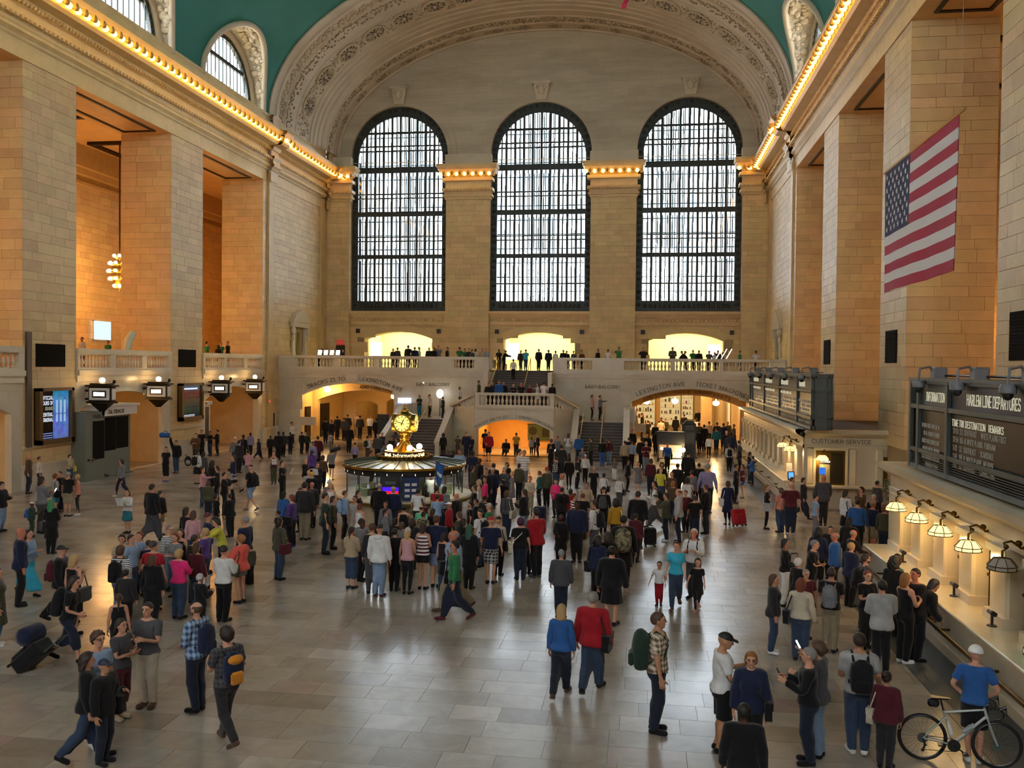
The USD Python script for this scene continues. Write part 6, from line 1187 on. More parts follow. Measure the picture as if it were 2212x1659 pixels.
        if pk != c: obj('flap', on_chest(ball((0, off-.1*big, 1.33), .1, 2, (1.3, 1.15, .8))), ctex(pk), b, smooth=True)
        for sd in (1, -1): obj('strap', on_chest(tube([(sd*.09, off-.01, 1.38), (sd*.1, -.03, 1.5), (sd*.105, .075, 1.43), (sd*.11, .12, 1.32), (sd*.13, .08, 1.15), (sd*.13, off+.02, 1.06)], .018, 5)), ctex(c), b, smooth=True)
    if bag:
        c, sd = bag[0], -1 if len(bag) > 1 and bag[1] == 'l' else 1; b = thing('shoulder_bag', f'{CNAME.get(c, "patterned")} bag of {short}', 'bag', pos); zc = .92
        sack = meshkit.arrays(hull([(sd*(.2+dx), dy, zc+dz) for dx in (0, .1) for dy, dz in ((-.17, .13), (.17, .13), (-.19, -.12), (.19, -.12), (-.12, -.16), (.12, -.16))]))[:2]; obj('sack', on_chest(sack), ctex(c), b, smooth=30)
        obj('flap', on_chest(meshkit.arrays(hull([(sd*(.19+dx), dy, zc+dz) for dx in (0, .125) for dy, dz in ((-.175, .14), (.175, .14), (-.16, .02), (.16, .02))]))[:2]), ctex(c), b)
        obj('strap', on_chest(tube([(sd*.25, -.13, zc+.12), (-sd*.02 if len(bag) > 2 else sd*.17, -.135, 1.32), (-sd*.1 if len(bag) > 2 else sd*.13, -.02, 1.49), (-sd*.06 if len(bag) > 2 else sd*.15, .13, 1.3), (sd*.25, .13, zc+.12)], .014, 5)), ctex(c), b, smooth=True)
    if phone:
        o = 5 if 'l' not in phone else 11; T_ = T.wr+AD*.11; T_ = T_*([1, 1, 1] if o == 5 else [-1, 1, 1]); c = fin(((R[o]@T_)+t_[o])[None])[0]
        d = RZ@np.array([0, 1, 0]); u = RZ@np.array([1, 0, 0]); w = np.array([0, 0, 1.])
        if 'p' in phone: p = thing('paper', f'white paper sheet held by {short}', 'paper', pos); obj('sheet', obox(c+d*.06+w*.06, u*.12, d*.06+w*.14, np.cross(u, d*.4+w*.9)*.003), cloth('w'), p)
        elif 'c' in phone: p = thing('compact_camera', f'black camera held by {short}', 'camera', pos); obj('case', obox(c+d*.03+w*.05, u*.065, w*.045, d*.03), BLACK, p); obj('lens', tube([c+d*.05+w*.05, c+d*.13+w*.05], .033, 10), BLACK, p)
        else:
            p = thing('phone', f'{"lit" if "+" in phone else "dark"} phone in the hand of {short}', 'phone', pos); tl = d*.5+w*.85; n_ = np.cross(u, tl)
            obj('case', obox(c+d*.03+w*.05, u*.036, tl*.072, n_*.005), BLACK, p); obj('screen', obox(c+d*.03+w*.05+n_*(-.006 if n_@d > 0 else .006), u*.032, tl*.064, n_*.001), PHON if '+' in phone else BLACK, p)
    return pos, S, fin, R, t_, T
EYE = paint('eye', '1A1412', .2); LIPS = paint('lips', '8A4A42', .5); PHON = glow('phone_lit', 'CFE4FF', 2.5)
PEOPLE_DATA = '''
62 977 1066 f 70 lB pd ly dds l|person in rust sweater and dark jeans beside the left wall
78 985 1060 f 60 tw pj sd dds l|person in white shirt half behind the rust sweater
98 980 1045 f 95 lb pj qd ffs l bag:yl|person with curly hair carrying yellow flowers by the left wall
153 969 1038 m 95 jK pi ck pps l bag:k|person in dark cap and jacket by the gate kiosk
200 982 - m 95 lg pj ck ffz l Y40.0 hgt:1.72 seat|person in cap sitting on the floor against the kiosk
262 990 1072 f 270 lg Ld ld ddW l shoe:w|person in grey sweatshirt striding left near the kiosk
358 964 1040 f 180 tk ck pd kds l shoe:u|person in black with a red waistband standing open floored
380 950 1022 m 180 jk pj sk uds t inner:w|person raising a blue bag overhead near the second pier
423 935 1002 m 180 jB pk sd xxs l inner:w|person in brown blazer leaning by the second pier
429 927 998 m 180 tk pk sd dds l Y49.6|person half hidden behind the brown blazer
447 930 985 m 200 tk pj sk xxs m|person in black tee with crossed arms by the pier
469 927 984 m 260 lk pk sk pps l bp:k|person all in black with backpack in the second arch
4 1041 1148 f 90 jk pJ qk dps l|person in black jacket and pale jeans at left edge
69 1084 1160 m 70 jE pE cW pps d bp:u|person in white cap and green jacket looking down
91 1029 1152 f 20 lg pG lk pps t ph:r+|person with long dark hair and a lit phone, far left
120 1022 1110 f 30 tl st br dds l bag:kc|person with red bob and teal shorts, back turned
129 1017 1106 m 190 jk pd sd dds l|person facing out behind the red bob
147 1017 1115 m 0 tk sh sg dds l fat:.12|person in black tee and khaki shorts seen from behind
167 1023 1112 f 240 vS LK by dds l shoe:w|blonde person beside the khaki shorts at left
111 1079 1196 f 350 ck pk he ffs d bag:Gl shoe:k|person in green headscarf and black coat with shiny bag
275 1058 1152 f 180 lw kt lr pps l ph:p|person in white fuzzy top and teal skirt with card
329 1044 1170 m 20 jk pG sk ddw l|tall person in black jacket walking away at left
346 1059 1156 m 20 jK sh sd dds l|shorter person in dark jacket and khaki shorts walking away
45 1139 1309 m 50 jn pk rS1 dds r|bald person in navy blazer near the left edge
63 1143 1286 f 90 lU KT ld pfw l|person in turquoise long skirt beside the navy blazer
133 1178 1345 m 70 jk pk ck ddw l bp:R|person in black cap with maroon striped backpack
160 1198 1372 f 10 vk sk ly sds l bag:Gc|person with very long fair hair and black shorts
150 1246 1430 f 80 tk cd ad fdw l lean:12 bp:k+ shoe:k|person in black striding right pulling luggage
-4 1228 1396 f 60 co pu lr dds l shoe:w|person in olive coat cut off at the left edge
263 1154 - f 160 tb pj bd dds l|person with fluffy brown hair at the back of the left group
284 1154 1300 m 95 tU pj sd dds l|person in pale blue shirt with navy vest strap, left group
301 1148 1285 f 180 tU pj br dds l|person with short auburn hair facing out, left group
320 1166 1290 m 300 tn pd sd dds l|person in dark blue bending between the pale blue shirts
366 1134 1275 f 110 l1 pJ sg dds l glasses fat:.1|person in grey stripes and sunglasses, left group
378 1151 1290 f 190 lg pj br xxs l|person with wavy hair and grey cardigan smiling, left group
389 1142 1280 f 180 vk pk ld dds l|person in black tank top behind the grey cardigan
418 1102 1232 f 350 lp pj lB dds l|person in pale pink sweater with long hair, back turned
403 1095 1225 f 20 lk pk ld dds l|person with dark hair beside the pale pink sweater
449 1108 1238 m 60 jn pk kR pps l|person in maroon beanie looking at a phone
442 1140 1275 f 270 tv pj by dds l fat:.1|blonde person in purple tee turned left
421 1154 - f 20 lk pj sd dds l|dark haired person in front of the purple tee
425 1172 - f 10 lR pj lB dds l|person in rust red top with long brown hair
479 1118 1250 f 240 ly pk ak oos l lean:20|person with yellow sleeves leaning into the group
528 1114 1259 m 280 ln pd sg dds l fat:.1|grey haired person in navy sweater right of the left group
519 1155 1302 f 290 jc z9 qO pps l fat:.1 bag:ol|person in coral jacket and floral shorts with curly hair
541 1178 1262 m 290 jo pk sd dds l|person in olive jacket behind the coral jacket
483 1180 1342 m 5 lw pk kk pps l fat:.1|person in white sweater and black beanie from behind
428 1195 1318 f 0 hc pj uO dds l bag:wc|person in coral hooded jacket with hair tied up
387 1185 1335 f 10 lP pj by xxs l fat:.2|person in hot pink top and blue jeans from behind
331 1169 1320 m 0 tr pk kK dds l fat:.25|broad person in red tee and grey beanie from behind
330 1199 1350 f 0 ck pk lB dds l fat:.1|person with long brown hair in a black coat
432 1239 1380 f 30 jk pk sl pps l inner:T|grey haired person with pale blue scarf in black jacket
261 1178 1345 f 5 l1 pJ bB dds l bp:k|person in striped sweater with black and white backpack
272 1230 1360 m 0 jK pk sk dds l fat:.15|person in big charcoal jacket before the striped sweater
256 1282 1440 f 330 vk pk pB dds l fat:.05|person with bare shoulders and brown tied hair
318 1302 1528 m 180 tK pi sd pps l shoe:B inner:g|smiling person in black tee and light khaki trousers
262 1337 1554 f 100 tG cR ld xxs l shoe:b|person in grey tee and maroon cropped trousers, arms crossed
423 1301 1536 m 282 r2 pd rB ffs l beard:B bp:n shoe:k|balding bearded person in plaid shirt with navy backpack
488 1353 1606 m 305 t4 pK qd spw l bp:n pocket:O beard:d shoe:B|person in dark plaid with orange and navy backpack walking
212 1365 1612 f 110 tU pj qB dds l shoe:w glasses|person with curly brown hair and denim shirt, lower left
190 1410 1644 f 60 jk pj ad ddW l shoe:k|person with big dark curly hair and black jacket, lower left
226 1424 1650 m 95 jk pd cn dps t bag:kl shoe:k|person in navy cap and dark clothes at the lower left
508 943 - m 340 lg pj cW dds l|person in white cap at the left end of the schoolbag group
517 950 - m 20 jK pk sk dds l|person in dark jacket next to the white cap, backs turned
526 938 - m 10 lk pk sk dds d bp:n|person with navy backpack in the schoolbag group
541 934 985 m 10 hV pk sk dds d bp:O|person in lavender hoodie with orange backpack
559 947 990 m 40 hn pn sk ddw d bp:u|person with hood and blue backpack in the schoolbag group
584 940 990 m 0 jK pk sk dds d bp:k|person in dark jacket with blue duffel, schoolbag group
600 941 990 m 10 he pk kl dds d|person in green hoodie right of the dark jacket
602 931 - m 350 jk pk sk dds d|dark person behind the green hoodie
612 932 987 m 0 jK pk sk dds d|person in black right of the green hoodie
627 933 982 m 350 lk pn sk dds d bp:k|person in black with black backpack near the passage
631 910 967 m 90 tw pk sk pds m bp:k|person in white tee with black backpack facing right, passage
652 932 980 m 20 jk pk sk dds m bp:l|person in black with pale grey backpack by the passage
664 934 978 m 10 jE pk sk dds m|person in dark green beside the pale grey backpack
687 941 - m 0 jR pk sk dds m|person in dark red jacket before the left passage
676 953 - f 0 lV pk ku dds l|person in blue beanie and mauve sweater
714 934 973 m 0 tl pg sd dds l bp:g|person in grey tee with grey blue backpack
754 918 978 m 0 jk pk sk dds d bp:G|person in black with grey backpack by the booth's left
704 898 - m 0 jk pk sk dds m Y61|dark person at the left in the left passage mouth
716 906 - f 180 lk pk lk dds m Y60|long haired dark person in the left passage mouth
729 893 - m 10 jk pk sk dds m Y64|tall dark person in the middle of the left passage
744 901 - m 0 jG pk sd dds m Y63|person in dark grey jacket in the left passage
751 894 - m 350 jk pk sk dds m Y66|person in black deeper in the left passage
769 888 - f 180 lb ph lB dds l Y68|person in beige far inside the left passage
778 892 - m 0 jK pk sk dds m Y65|person in charcoal under the inner arch of the passage
799 887 - f 180 lw pk pk dds m Y66|person in pale top by the left passage lamp
814 896 - m 0 jk pk sk dds m Y62|person in black before the black totem, left passage
858 893 - m 270 jK pk sk dds m Y59|person in charcoal under the lit screen, left passage
426 970 1045 f 10 lw kk ak dds l bp:k|person in white blouse with dark curly hair, mid left
440 976 1045 f 10 lG pd ak dds l|person in dark grey top next to the white blouse
459 994 1085 m 20 jk pk ak dds d|person in black hood beside the pink sweater
438 1008 1098 f 80 lp pj sd ods l shoe:g|person in pink sweater stretching an arm for a photo
468 1005 1092 f 260 lk pk ld dds l|laughing person facing the pink sweater
485 1019 1112 m 70 jk pd sk cos l ph:c|person in black suit aiming a camera
450 1037 1122 f 350 jo pd lB dds l|long haired person in grey olive jacket, mid left
467 1066 1150 f 40 lk pk lk dds m|dark haired person in black, mid left group
497 1066 1160 f 300 jk pk sd uds l inner:w lean:6|person in black coat taking a selfie with raised arm
503 981 1064 f 230 ln sl ld ffw l|person in navy sweater and grey shorts, mid left
541 1002 1103 m 285 tk sJ ck ddw l bp:k shoe:g|person in black cap and pale shorts walking left
536 971 1040 m 350 tp pg sk pps l|person in pink polo shirt from behind
591 974 1046 f 170 vR po ld xps l ph:p|person in maroon vest holding white papers
610 994 1082 m 90 tk pk sk pps l ph:p fat:.1|person in black uniform with lanyard holding paper
660 990 1065 m 100 jk pk sy pps l|blond person in black coat, looking right
686 998 1072 f 180 jK pk ud hps l inner:r ph:lp glasses|person with glasses and cardigan holding a sheet
666 1014 1095 m 160 tl pG rg dds l|older balding person in pale shirt
673 1019 1105 m 0 jk pk kY dds l|person in yellow beanie from behind
673 1041 1140 m 190 jK pd n dds r|bald person in dark jacket behind the khaki trousers
658 1041 1166 m 5 jK ph sk dds l fat:.1|person in dark jacket and khaki trousers, arms folded
648 1053 1150 m 200 jG pd cB xxs m|person in brown cap facing out with folded arms
629 1068 1182 f 280 lv pk br dds l bag:kl fat:.1 shoe:u|person in purple sweater with auburn bob and black bag
613 1061 1170 f 20 ju pd lk dds m|person in denim jacket behind the purple sweater
600 1102 1190 m 270 tk pk sk dds m hgt:1.55|short dark haired person facing left, left of the booth
604 1119 1252 f 30 jo pj lk dds m bag:R shoe:k|person in olive jacket with maroon bag and jeans
703 1064 1197 m 70 tE pd sd dds l bag:Gl glasses|person in black tee with slung grey bag, left of booth
720 1071 1186 f 70 lo pk ld dds l|person in olive cardigan beside the slung grey bag
714 1043 1140 f 180 vw pd ly dds l|blonde person in white top, left of the booth
711 1035 1130 f 10 lg pk sw dds l|white haired person left of the booth counter
697 983 1055 f 0 lB pk ad dds l fat:.2|person in brown with big dark hair, back turned
674 972 1040 f 10 hv pk ld dds l|person in purple hoodie with long hair
716 970 1037 m 350 lg zk sk uds l|person with a rolled mat on the shoulder
767 955 1010 f 10 lV pk uk dds l|person in mauve sweater beyond the booth
794 940 995 f 20 lw pB pk dds l bp:E|person in white with green backpack beyond the booth
816 936 - m 180 jG pk sg dds l|person in grey suit left of the clock, beyond
825 934 986 m 200 jK pJ sk xps l|person in charcoal jacket and pale jeans, beyond booth
803 972 - m 90 tw pk sk dds m|person in white shirt just over the booth roof
846 941 - f 180 lk pk ld xxs m|person in black by the left stair foot
857 945 - m 250 jR pk sk dds m|person in dark maroon by the left stair foot
957 935 990 f 340 lk pk ak dds d bag:O|person in black with orange bag at the stair
989 940 986 m 0 tB pB sk dds m|person in brown tee near the stair block
1007 933 990 m 170 jn pn sd dds l|person in navy fleece, left of the pair at the block
1017 941 988 m 185 jn pn sk ffs m inner:w|person in navy jacket facing out at the block
958 972 - m 180 jk pk sk dds d hgt:1.3|dark haired child with red top behind the booth
969 973 - m 170 jn pk sk dds d hgt:1.32|dark haired child in navy behind the booth
978 973 - m 190 jk pk ak dds d hgt:1.34|dark haired child in black behind the booth
992 969 1050 m 190 lU pd sd pps m ph:r fat:.2|person in pale blue shirt looking at a phone
1020 972 1055 m 0 ln pn sk dds d fat:.25|broad person in navy from behind, right of booth
1036 989 - m 230 lk pk sk dds d|person in black beside the broad navy back
819 1043 1153 m 10 jk pk rg dds l fat:.1|person in long black suit at the booth counter
849 1052 1150 m 0 jn pd Hb dds l fat:.15|person in tan bucket hat and navy jacket
903 1054 1155 m 0 tw pk sk fds m fat:.1 bag:Rc|person in white polo with maroon strap at the counter
943 1050 1150 m 20 tr pd sd dds l|person in red polo at the booth counter
960 1050 1150 f 20 l9 pd ld dds m|person in striped navy top at the counter
944 1068 1165 m 10 tU pd sd ods l|person in pale blue shirt with an arm raised
985 1065 1165 m 290 jk pk n dds r|bald person in black by the booth's right side
969 1084 1185 m 270 jr pk cW dds m|person in white cap and red jacket
910 1091 1195 m 20 tm pk rd dds l|balding person in mint green shirt
872 1091 1195 m 0 vk pk sk xds l|person in black tank top with short dark hair
832 1083 1185 f 180 lg pk sk dds m|dark haired child facing out near the counter
834 1097 1200 f 60 lg pd pk dds l|person with black hair in grey, under the counter
914 1105 1205 m 20 t5 pk sk dds m|person in camouflage shirt in the booth crowd
942 1112 1268 m 5 hn sJ sB dds l|person in navy hoodie and denim shorts
913 1128 1273 f 0 v8 zk ld fds l|person with long wavy hair and black shorts
880 1140 1283 f 5 vp Lk klly fds l|person in pink tank top and grey beanie
852 1140 1276 m 0 jk pk sk dds l|person in black varsity jacket with lettering
819 1133 1288 m 5 hw pJ ck dds l hood:w shoe:R|person in white hooded jersey and jeans
803 1129 1281 f 350 lK pG sB dds l|person in charcoal next to the white hooded jersey
759 1137 1271 f 10 lb cj pd ffs l fat:.15|person in beige tee with dark ponytail and cropped jeans
781 1121 1255 m 100 hg pd kk pps d ph:r+|person in grey hoodie looking at a phone
777 1087 1195 f 15 vw pJ br dds l|person in white crossed straps top
766 1070 1180 m 200 tl sl sk dds t glasses|person in grey tee and sunglasses near booth
745 1059 1165 m 60 lU pk sB dds l bp:U|person in blue shirt with strap at booth left
774 1059 1160 f 90 lk pk lk dds l|dark haired person in black at booth left side
854 1118 1225 f 20 lk pk lk dds l|long haired person in the thick of the queue
890 1120 1230 f 350 lK pk ad dds l|curly haired person in the thick of the queue
868 1127 1235 f 10 lg pj lB dds l|brown haired person left of the camouflage shirt
935 1098 1200 f 20 lk pj ld dds l|dark haired person right of the mint shirt
978 1144 1320 m 235 rU ph rg ddw r fat:.2 shoe:B bag:kc|grey haired person in pale blue shirt and khakis
980 1166 1340 m 250 le pd sk rdw m shoe:R bag:kc|person in green sweater with a hand at his face
957 1150 1275 f 20 vk pj ld dds l|person with bare shoulders by the green sweater
1013 1133 1272 f 10 ck pk hE dds l|person in dark green headscarf and long black coat
1036 1099 1225 m 300 tw pj Ck dds l bp:k|person in backwards cap with backpack straps
1055 1086 1200 m 270 te pk cl dds l|person in grey cap and green tee
990 1105 1215 f 280 lo pk lB dds l|brown haired person in olive beside the red jacket
1000 1120 1230 f 30 lk pk ad dds m|big haired person in black left of the headscarf
1060 1115 1260 m 5 tn s7 cf dds l fat:.1|person in red cap, navy tee and plaid shorts
1076 1115 1243 f 10 li pk ck dds l bag:kc|person in black cap and pale cardigan
1048 926 985 m 330 tk sk sk dds m|person in black tee by the ramp arch
1055 932 996 m 185 jr sk sk fds l|person in red jacket and black shorts by the ramp
1115 934 986 m 10 tY pK sd dds l fat:.15|person in orange tee before the wall hanging
1093 966 - m 180 jk pk sk ffz m hgt:1.7 Y55.8 seat|person in black sitting on the floor in the ramp arch
1148 943 986 f 10 jl Lk lk dds m|person in pale jacket with long black hair in the arch
1161 936 987 m 260 jn pn Hg dds l|person in hat and navy coat in the arch
1155 948 986 f 90 jK Lk ld dds l|person between the pale jacket and the navy coat
1122 968 1060 m 70 tw pj sk pps l ph:r|person in white tee showing a phone
1131 971 1062 m 200 t6 pg sg fds l fat:.15|person in white and grey stripes beside the white tee
1190 947 1010 f 340 lk pk br dds l|red haired person in black right of the arch
1189 958 1017 f 30 tk pk bB pps l ph:r+|person in black tee with a lit phone near the arch
1203 941 1000 f 200 lg pd bB dds l|person in grey floral top near the stair foot
1213 960 - m 10 jK pd sk dds l|person in dark jacket left of the white tee and shorts
1227 935 997 m 185 tw sl rk dds d bp:k beard:k|bearded person in white tee and grey shorts
1250 938 1000 m 0 ju pd sg dds l|person in denim jacket on the right stair foot
1276 944 1005 f 300 lo pk pd dds l|person in olive against the right stair
1301 947 1008 f 0 lk pu lk dds m|person in black top and bright blue trousers
1315 946 1004 f 340 lR pJ sd dds l bag:Ol|person in maroon sweater with orange bag
1258 966 - f 180 lg pk ld ffs l hgt:1.4|person in grey sitting low on the stair foot
1264 981 1042 m 5 lw pk cW dds l|person in white cap and shirt with black trousers
1247 985 1055 f 60 lK pk ld dds m inner:w|dark haired person with scarf left of the white cap
1229 987 1057 f 0 jk Lk lk dds l ph:p|long haired person in black holding paper
1201 985 1060 m 10 lk pj sd dds l bp:7|person with a checked backpack
1327 988 1038 f 180 lg pw lk ccs m ph:c|person photographing in grey top and white trousers
1356 992 1062 m 90 jk pk sk dds m beard:k inner:w|bearded person in black suit and white shirt
1282 1008 1082 m 180 tk pk ci dds m ph:r|person in beige cap and black polo
1304 1021 1092 f 10 lw pk bk dds l bag:kc|person with black bob in white tee and strap
1338 1027 1100 f 15 lw pG bg dds l bag:kc|grey bobbed person in white tee with diagonal strap
1094 1059 1164 f 20 l4 pd lB dds l bag:i|person with long brown hair and cream bag
1131 1056 1165 f 290 jk pJ ld xps l inner:w|person in black and white track jacket
1144 1027 1112 f 180 li ph br ffs l|person with auburn waves and floral beige top
1164 1016 1095 f 280 lt pk br dds l|red haired person in dark teal, turned left
1180 1008 1095 f 330 jo pk kf dds l bp:o|person in red beanie and olive jacket
1089 1007 1096 f 190 lG pk kl fps l|person in grey sweater and grey beanie
1105 1017 1100 f 260 dg - uy dds l|blonde person in grey dress, right of booth
1121 1000 1080 f 20 jo pd pk dds l|person in olive parka with dark hair
1094 998 1070 f 190 lk pk ad dds m|curly dark head behind the grey beanie
1063 1010 1098 m 200 jn pd cl dds m bag:u|person in grey cap draped with a blue flag cloth
1050 1010 - m 190 lk pk sk dds m|person behind the blue flag cloth
1067 999 - m 30 jk pk sk dds l|person in black jacket beyond the grey cap
1021 1004 1090 f 60 lo pd ld dds l|long haired person right of the booth roof
1033 1034 1130 f 250 vw pJ ly dds l|blonde person in white tank top at the booth
1047 1028 1120 f 260 lP pk pd dds m|person in magenta top behind the white tank top
1023 1048 1145 f 250 lk pd lB dds l|brown haired person in black near the booth window
1014 1083 1180 m 250 tk pk sk dds l beard:k|bearded dark haired person right of the white cap
1027 1077 1170 m 250 lk pk sk dds m|young dark person behind the bearded one, booth right
1047 1070 1165 m 20 lK pk sk dds m|dark haired person seen from behind, booth right
1123 1117 1252 f 350 tk pd bm dds l fat:.2 bag:ilc|person with magenta hair and jeans from behind
1140 1130 1240 m 20 tK pd sd dds l|person in dark tee behind the magenta hair
1157 1098 1247 m 320 jr pk sk fds l fat:.05 shoe:G|person in red jacket and black trousers, center
1213 1021 1110 m 270 lw pg rg dds r fat:.1|bald person in pale shirt beside the magenta jacket
1200 1034 1118 f 200 jP pk sd fps l|person in raspberry jacket, center right crowd
1213 1052 1150 m 10 jk pk sd sds l bp:k+|person carrying a black guitar bag
1240 1065 1160 f 60 l8 pk sr dds l|auburn haired person with striped sleeve
1232 1056 1150 m 30 jr pk sd dds d|person with red vest in the center crowd
1245 1081 1215 m 185 jn pk sk dds d inner:w fat:.1|person in dark suit with open white collar walking out
1211 1112 1220 f 185 ck pk ld fdv d|person in long black coat walking out, center
1258 1065 1165 m 10 tk pk sr dds l fat:.1|person in black tee with brown hair from behind
1266 1041 1130 m 185 lb ph sd dds m|person in beige shirt with suspenders
1282 1079 1210 m 290 lw pG sd dds l bp:k|person in white long sleeves with black backpack
1303 1052 1150 m 5 lk pk Hk dds l bp:G|person in black hat with grey backpack
1329 1077 1190 f 350 lY pk ak dds l bag:wc|person in mustard top with white bag
1345 1112 1268 m 0 ck pk sk dds m bp:5+ fat:.2|big person in black with camouflage backpack
1211 1186 1336 m 0 jG pd sg dds l shoe:k|person in charcoal jacket walking away, center
1365 927 985 m 200 jk pk sd dds l|person in dark jacket at the right passage corner
1349 951 1015 m 340 jb pk sk dds l|person in beige jacket by the right stair
1364 951 1012 m 20 lU pk sd dds l|person in pale blue shirt by the right stair
1358 944 1005 m 350 jk pk sk dds l|person in black between the beige and blue
1395 952 1025 m 180 tR pg n pps l beard:k|bald person in maroon tee before the right passage
1386 944 1015 m 10 jk pk sk dds l|person in black behind the maroon tee
1415 914 965 f 180 jk pk lk dds l|person with long dark hair in the right passage
1416 930 980 f 180 ck pk lk dds d|person in long dark coat walking from the passage
1397 936 995 m 180 jk pk sd dds l inner:w|suited person at the left of the right passage
1387 891 945 m 90 tk pk sr dds l|person in black tee against the passage wall
1428 890 - m 340 li pk sd dds l Y68|person in cream shirt by the shop window
1428 901 948 m 350 lR pk sk dds l|person in dark red sweater in the right passage
1437 903 950 m 190 lo pk sd dds l|person beside the dark red sweater
1399 907 955 m 350 tk pk sk dds l|person in black at the left passage side
1460 890 - f 0 jk pk lk dds l Y72|dark person near the central passage lamp
1478 885 - m 0 lK pd sd dds l Y76|person under the bright lamp deep in the passage
1508 872 - m 180 jk pd sk dds l Y84|person in black far down the right passage
1527 884 - f 180 lk pk ld dds l Y80|person in dark coat far right down the passage
1505 893 - m 10 tw pk sk dds d Y70 bp:r|person in white with red backpack in the passage
1532 905 - m 10 lb pk sd dds l Y66|person in beige shirt toward the passage right
1549 908 - m 350 jK pk sk dds l Y65|person in charcoal jacket at the passage right
1563 910 - m 20 jn pk sk dds m Y64|person in navy jacket at the passage right
1572 904 - m 200 jo pk sk dds m Y66|tall person in olive near the passage pillar
1585 908 - m 270 jB pk sd dds l Y63|person in rusty brown at the far office corner
1510 907 - m 0 jo pk sd dds l Y64|person in olive jacket just right of the totem
1521 915 - m 340 jk pk sk dds m Y62|person in black jacket right of the totem
1495 925 970 f 0 tw kg pk dds m|person with black ponytail, white tee and grey skirt
1511 927 979 f 20 ck Lk bk dds l inner:w|person in black coat beside the grey skirt
1531 939 990 f 5 lw Lk bd ddw l bag:k|person in white blouse walking to the passage
1547 923 974 m 10 jt pd sk dds l fat:.2|broad person in dark teal jacket
1581 930 990 m 185 jk pk sw fds l beard:w inner:w|white bearded person in black suit
1575 958 1018 m 0 lw pk sk dds l bp:k|person in white shirt with black backpack from behind
1596 933 1000 m 20 jn pn sk dds d fat:.25|big person in navy by the far counter
1616 951 1020 m 80 tG pd sk xxs m|person in grey tee leaning toward the far counter
1628 960 1020 m 90 jk pk sk dds m|person in black at the far counter
1441 956 1018 m 182 lu pk n dds r bag:klc|person in blue shirt with black strap walking out
1486 972 1060 m 20 jk pk sk ddw l|person in black jacket walking past the lights
1378 997 1065 f 182 dg - lk dds l|person with curly dark hair in a grey dress
1405 989 1070 f 350 lR pd lB dds l|person in wine red sweater with long brown hair
1429 998 1080 f 185 lk pk ak dds m|dark curly head behind the yellow tee
1426 1010 1090 m 190 ty pj sk dds l beard:k hpitch:-25|person in yellow tee looking up
1450 1018 1100 f 190 lB pk lr dds l|red haired person facing out, right crowd
1463 1000 1085 m 20 jk pk sk dds l|dark person near the light reflection
1493 1014 1100 f 350 hg pk sd dds l hood:c|person in grey hooded top with pink lining
1509 999 1080 m 0 jk pk sk dds l|person in black behind the grey hooded top
1527 1000 1108 m 10 lV pd sg dds l fat:.3|large person in blue grey shirt from behind
1484 1030 1125 f 0 tw pK lk dds l bag:kc|person in white tee with long black hair and strap
1453 1037 1130 f 20 lB pd lO dds l|person with very long auburn hair from behind
1412 1037 1140 f 265 lw pG lk dpw l bp:k|person in white shirt and grey trousers walking left
1437 1064 1169 m 280 jo pd sk ccs l ph:c shoe:w|person in olive jacket lifting a camera
1464 1055 1172 m 275 hl pd rB dds l|person in pale grey hoodie looking up
1480 1059 1150 f 200 lR pd sd dds l hgt:1.5|girl in maroon behind the grey hoodie
1500 1070 1165 m 0 tk pd sd dds l fat:.2|person in black tee from behind, right crowd
1523 1046 1153 m 300 jk pd sB dds l|person in black coat and jeans turned left
1377 1060 1185 m 10 jk pk sk dds l fat:.05|person in black coat from behind, right of mustard
1372 1108 1215 f 10 hR pk sk dds m|person in maroon hoodie with black suitcase
1571 1037 1133 f 350 cn Lk lB dds l bag:wl|person in navy with white tote pulling a red suitcase
1590 1001 1087 m 100 tk pk sk pps m ph:r|person in black shirt looking at a phone, right
1603 1002 1076 f 280 lR zu ld dds l shoe:g|person in short blue shorts right of the black shirt
1497 1141 1293 m 200 lw pG sw pps r bp:k fat:.1|white haired person in white shirt with straps
1459 1168 1314 f 185 tT pj sR ddw l shoe:B|person in turquoise tee holding two children's hands
1423 1215 1308 m 190 tw pr sd gds l kid hgt:1.1|small child in white tee and red trousers
1506 1208 1319 f 180 dk Lk bB gdw l kid hgt:1.28 shoe:S|girl in black dress and pink shoes
1320 1180 1350 m 10 ck zk sk dds l fat:.25|broad person in black robe and bare calves
1290 1157 1295 f 20 jn pk ak dds d bag:kl fat:.1|person in dark navy with a black handbag
1312 1150 1290 f 350 jk pk ad dds m fat:.1|dark haired person between navy and black robe
1211 1304 1504 f 5 lu pd ly ddw l shoe:B|blonde person in blue top holding a hand
1279 1277 1494 m 10 jr pj sg ddw l shoe:k bag:kc fat:.1|grey haired person in red and grey jacket
1420 1323 1582 m 92 t3 pd sB dds t bp:E+ fat:.08 shoe:k|person in plaid shirt with large dark green backpack
1559 1366 1624 m 85 tw sk ck pps t fat:.12 ph:r+ pitch:18 shoe:k|person in white tee and black shorts with lit phone
1619 1409 1655 f 185 jn pk bO dds l glasses fat:.08 bag:klc|person with brown bob, glasses and navy tunic
1603 1519 1800 m 5 jk pk sk dds d inner:w|person in black suit at the bottom edge
1661 976 1045 f 70 jk Lk lk pps l|person in black by the far counter, left of two
1671 985 1050 f 280 ju pd bd pps l|person in denim jacket leaning at the far counter
1656 1045 1143 f 95 tk Lk pO hps l bag:l shoe:k|person in black tee with grey bag, hand on face
1685 1053 1150 f 330 tS pj bB dds l fat:.15|person in salmon top beside the maroon shirt
1707 1040 1154 m 10 tR pd n dds l fat:.25 shoe:w|broad bald person in maroon shirt and white shoes
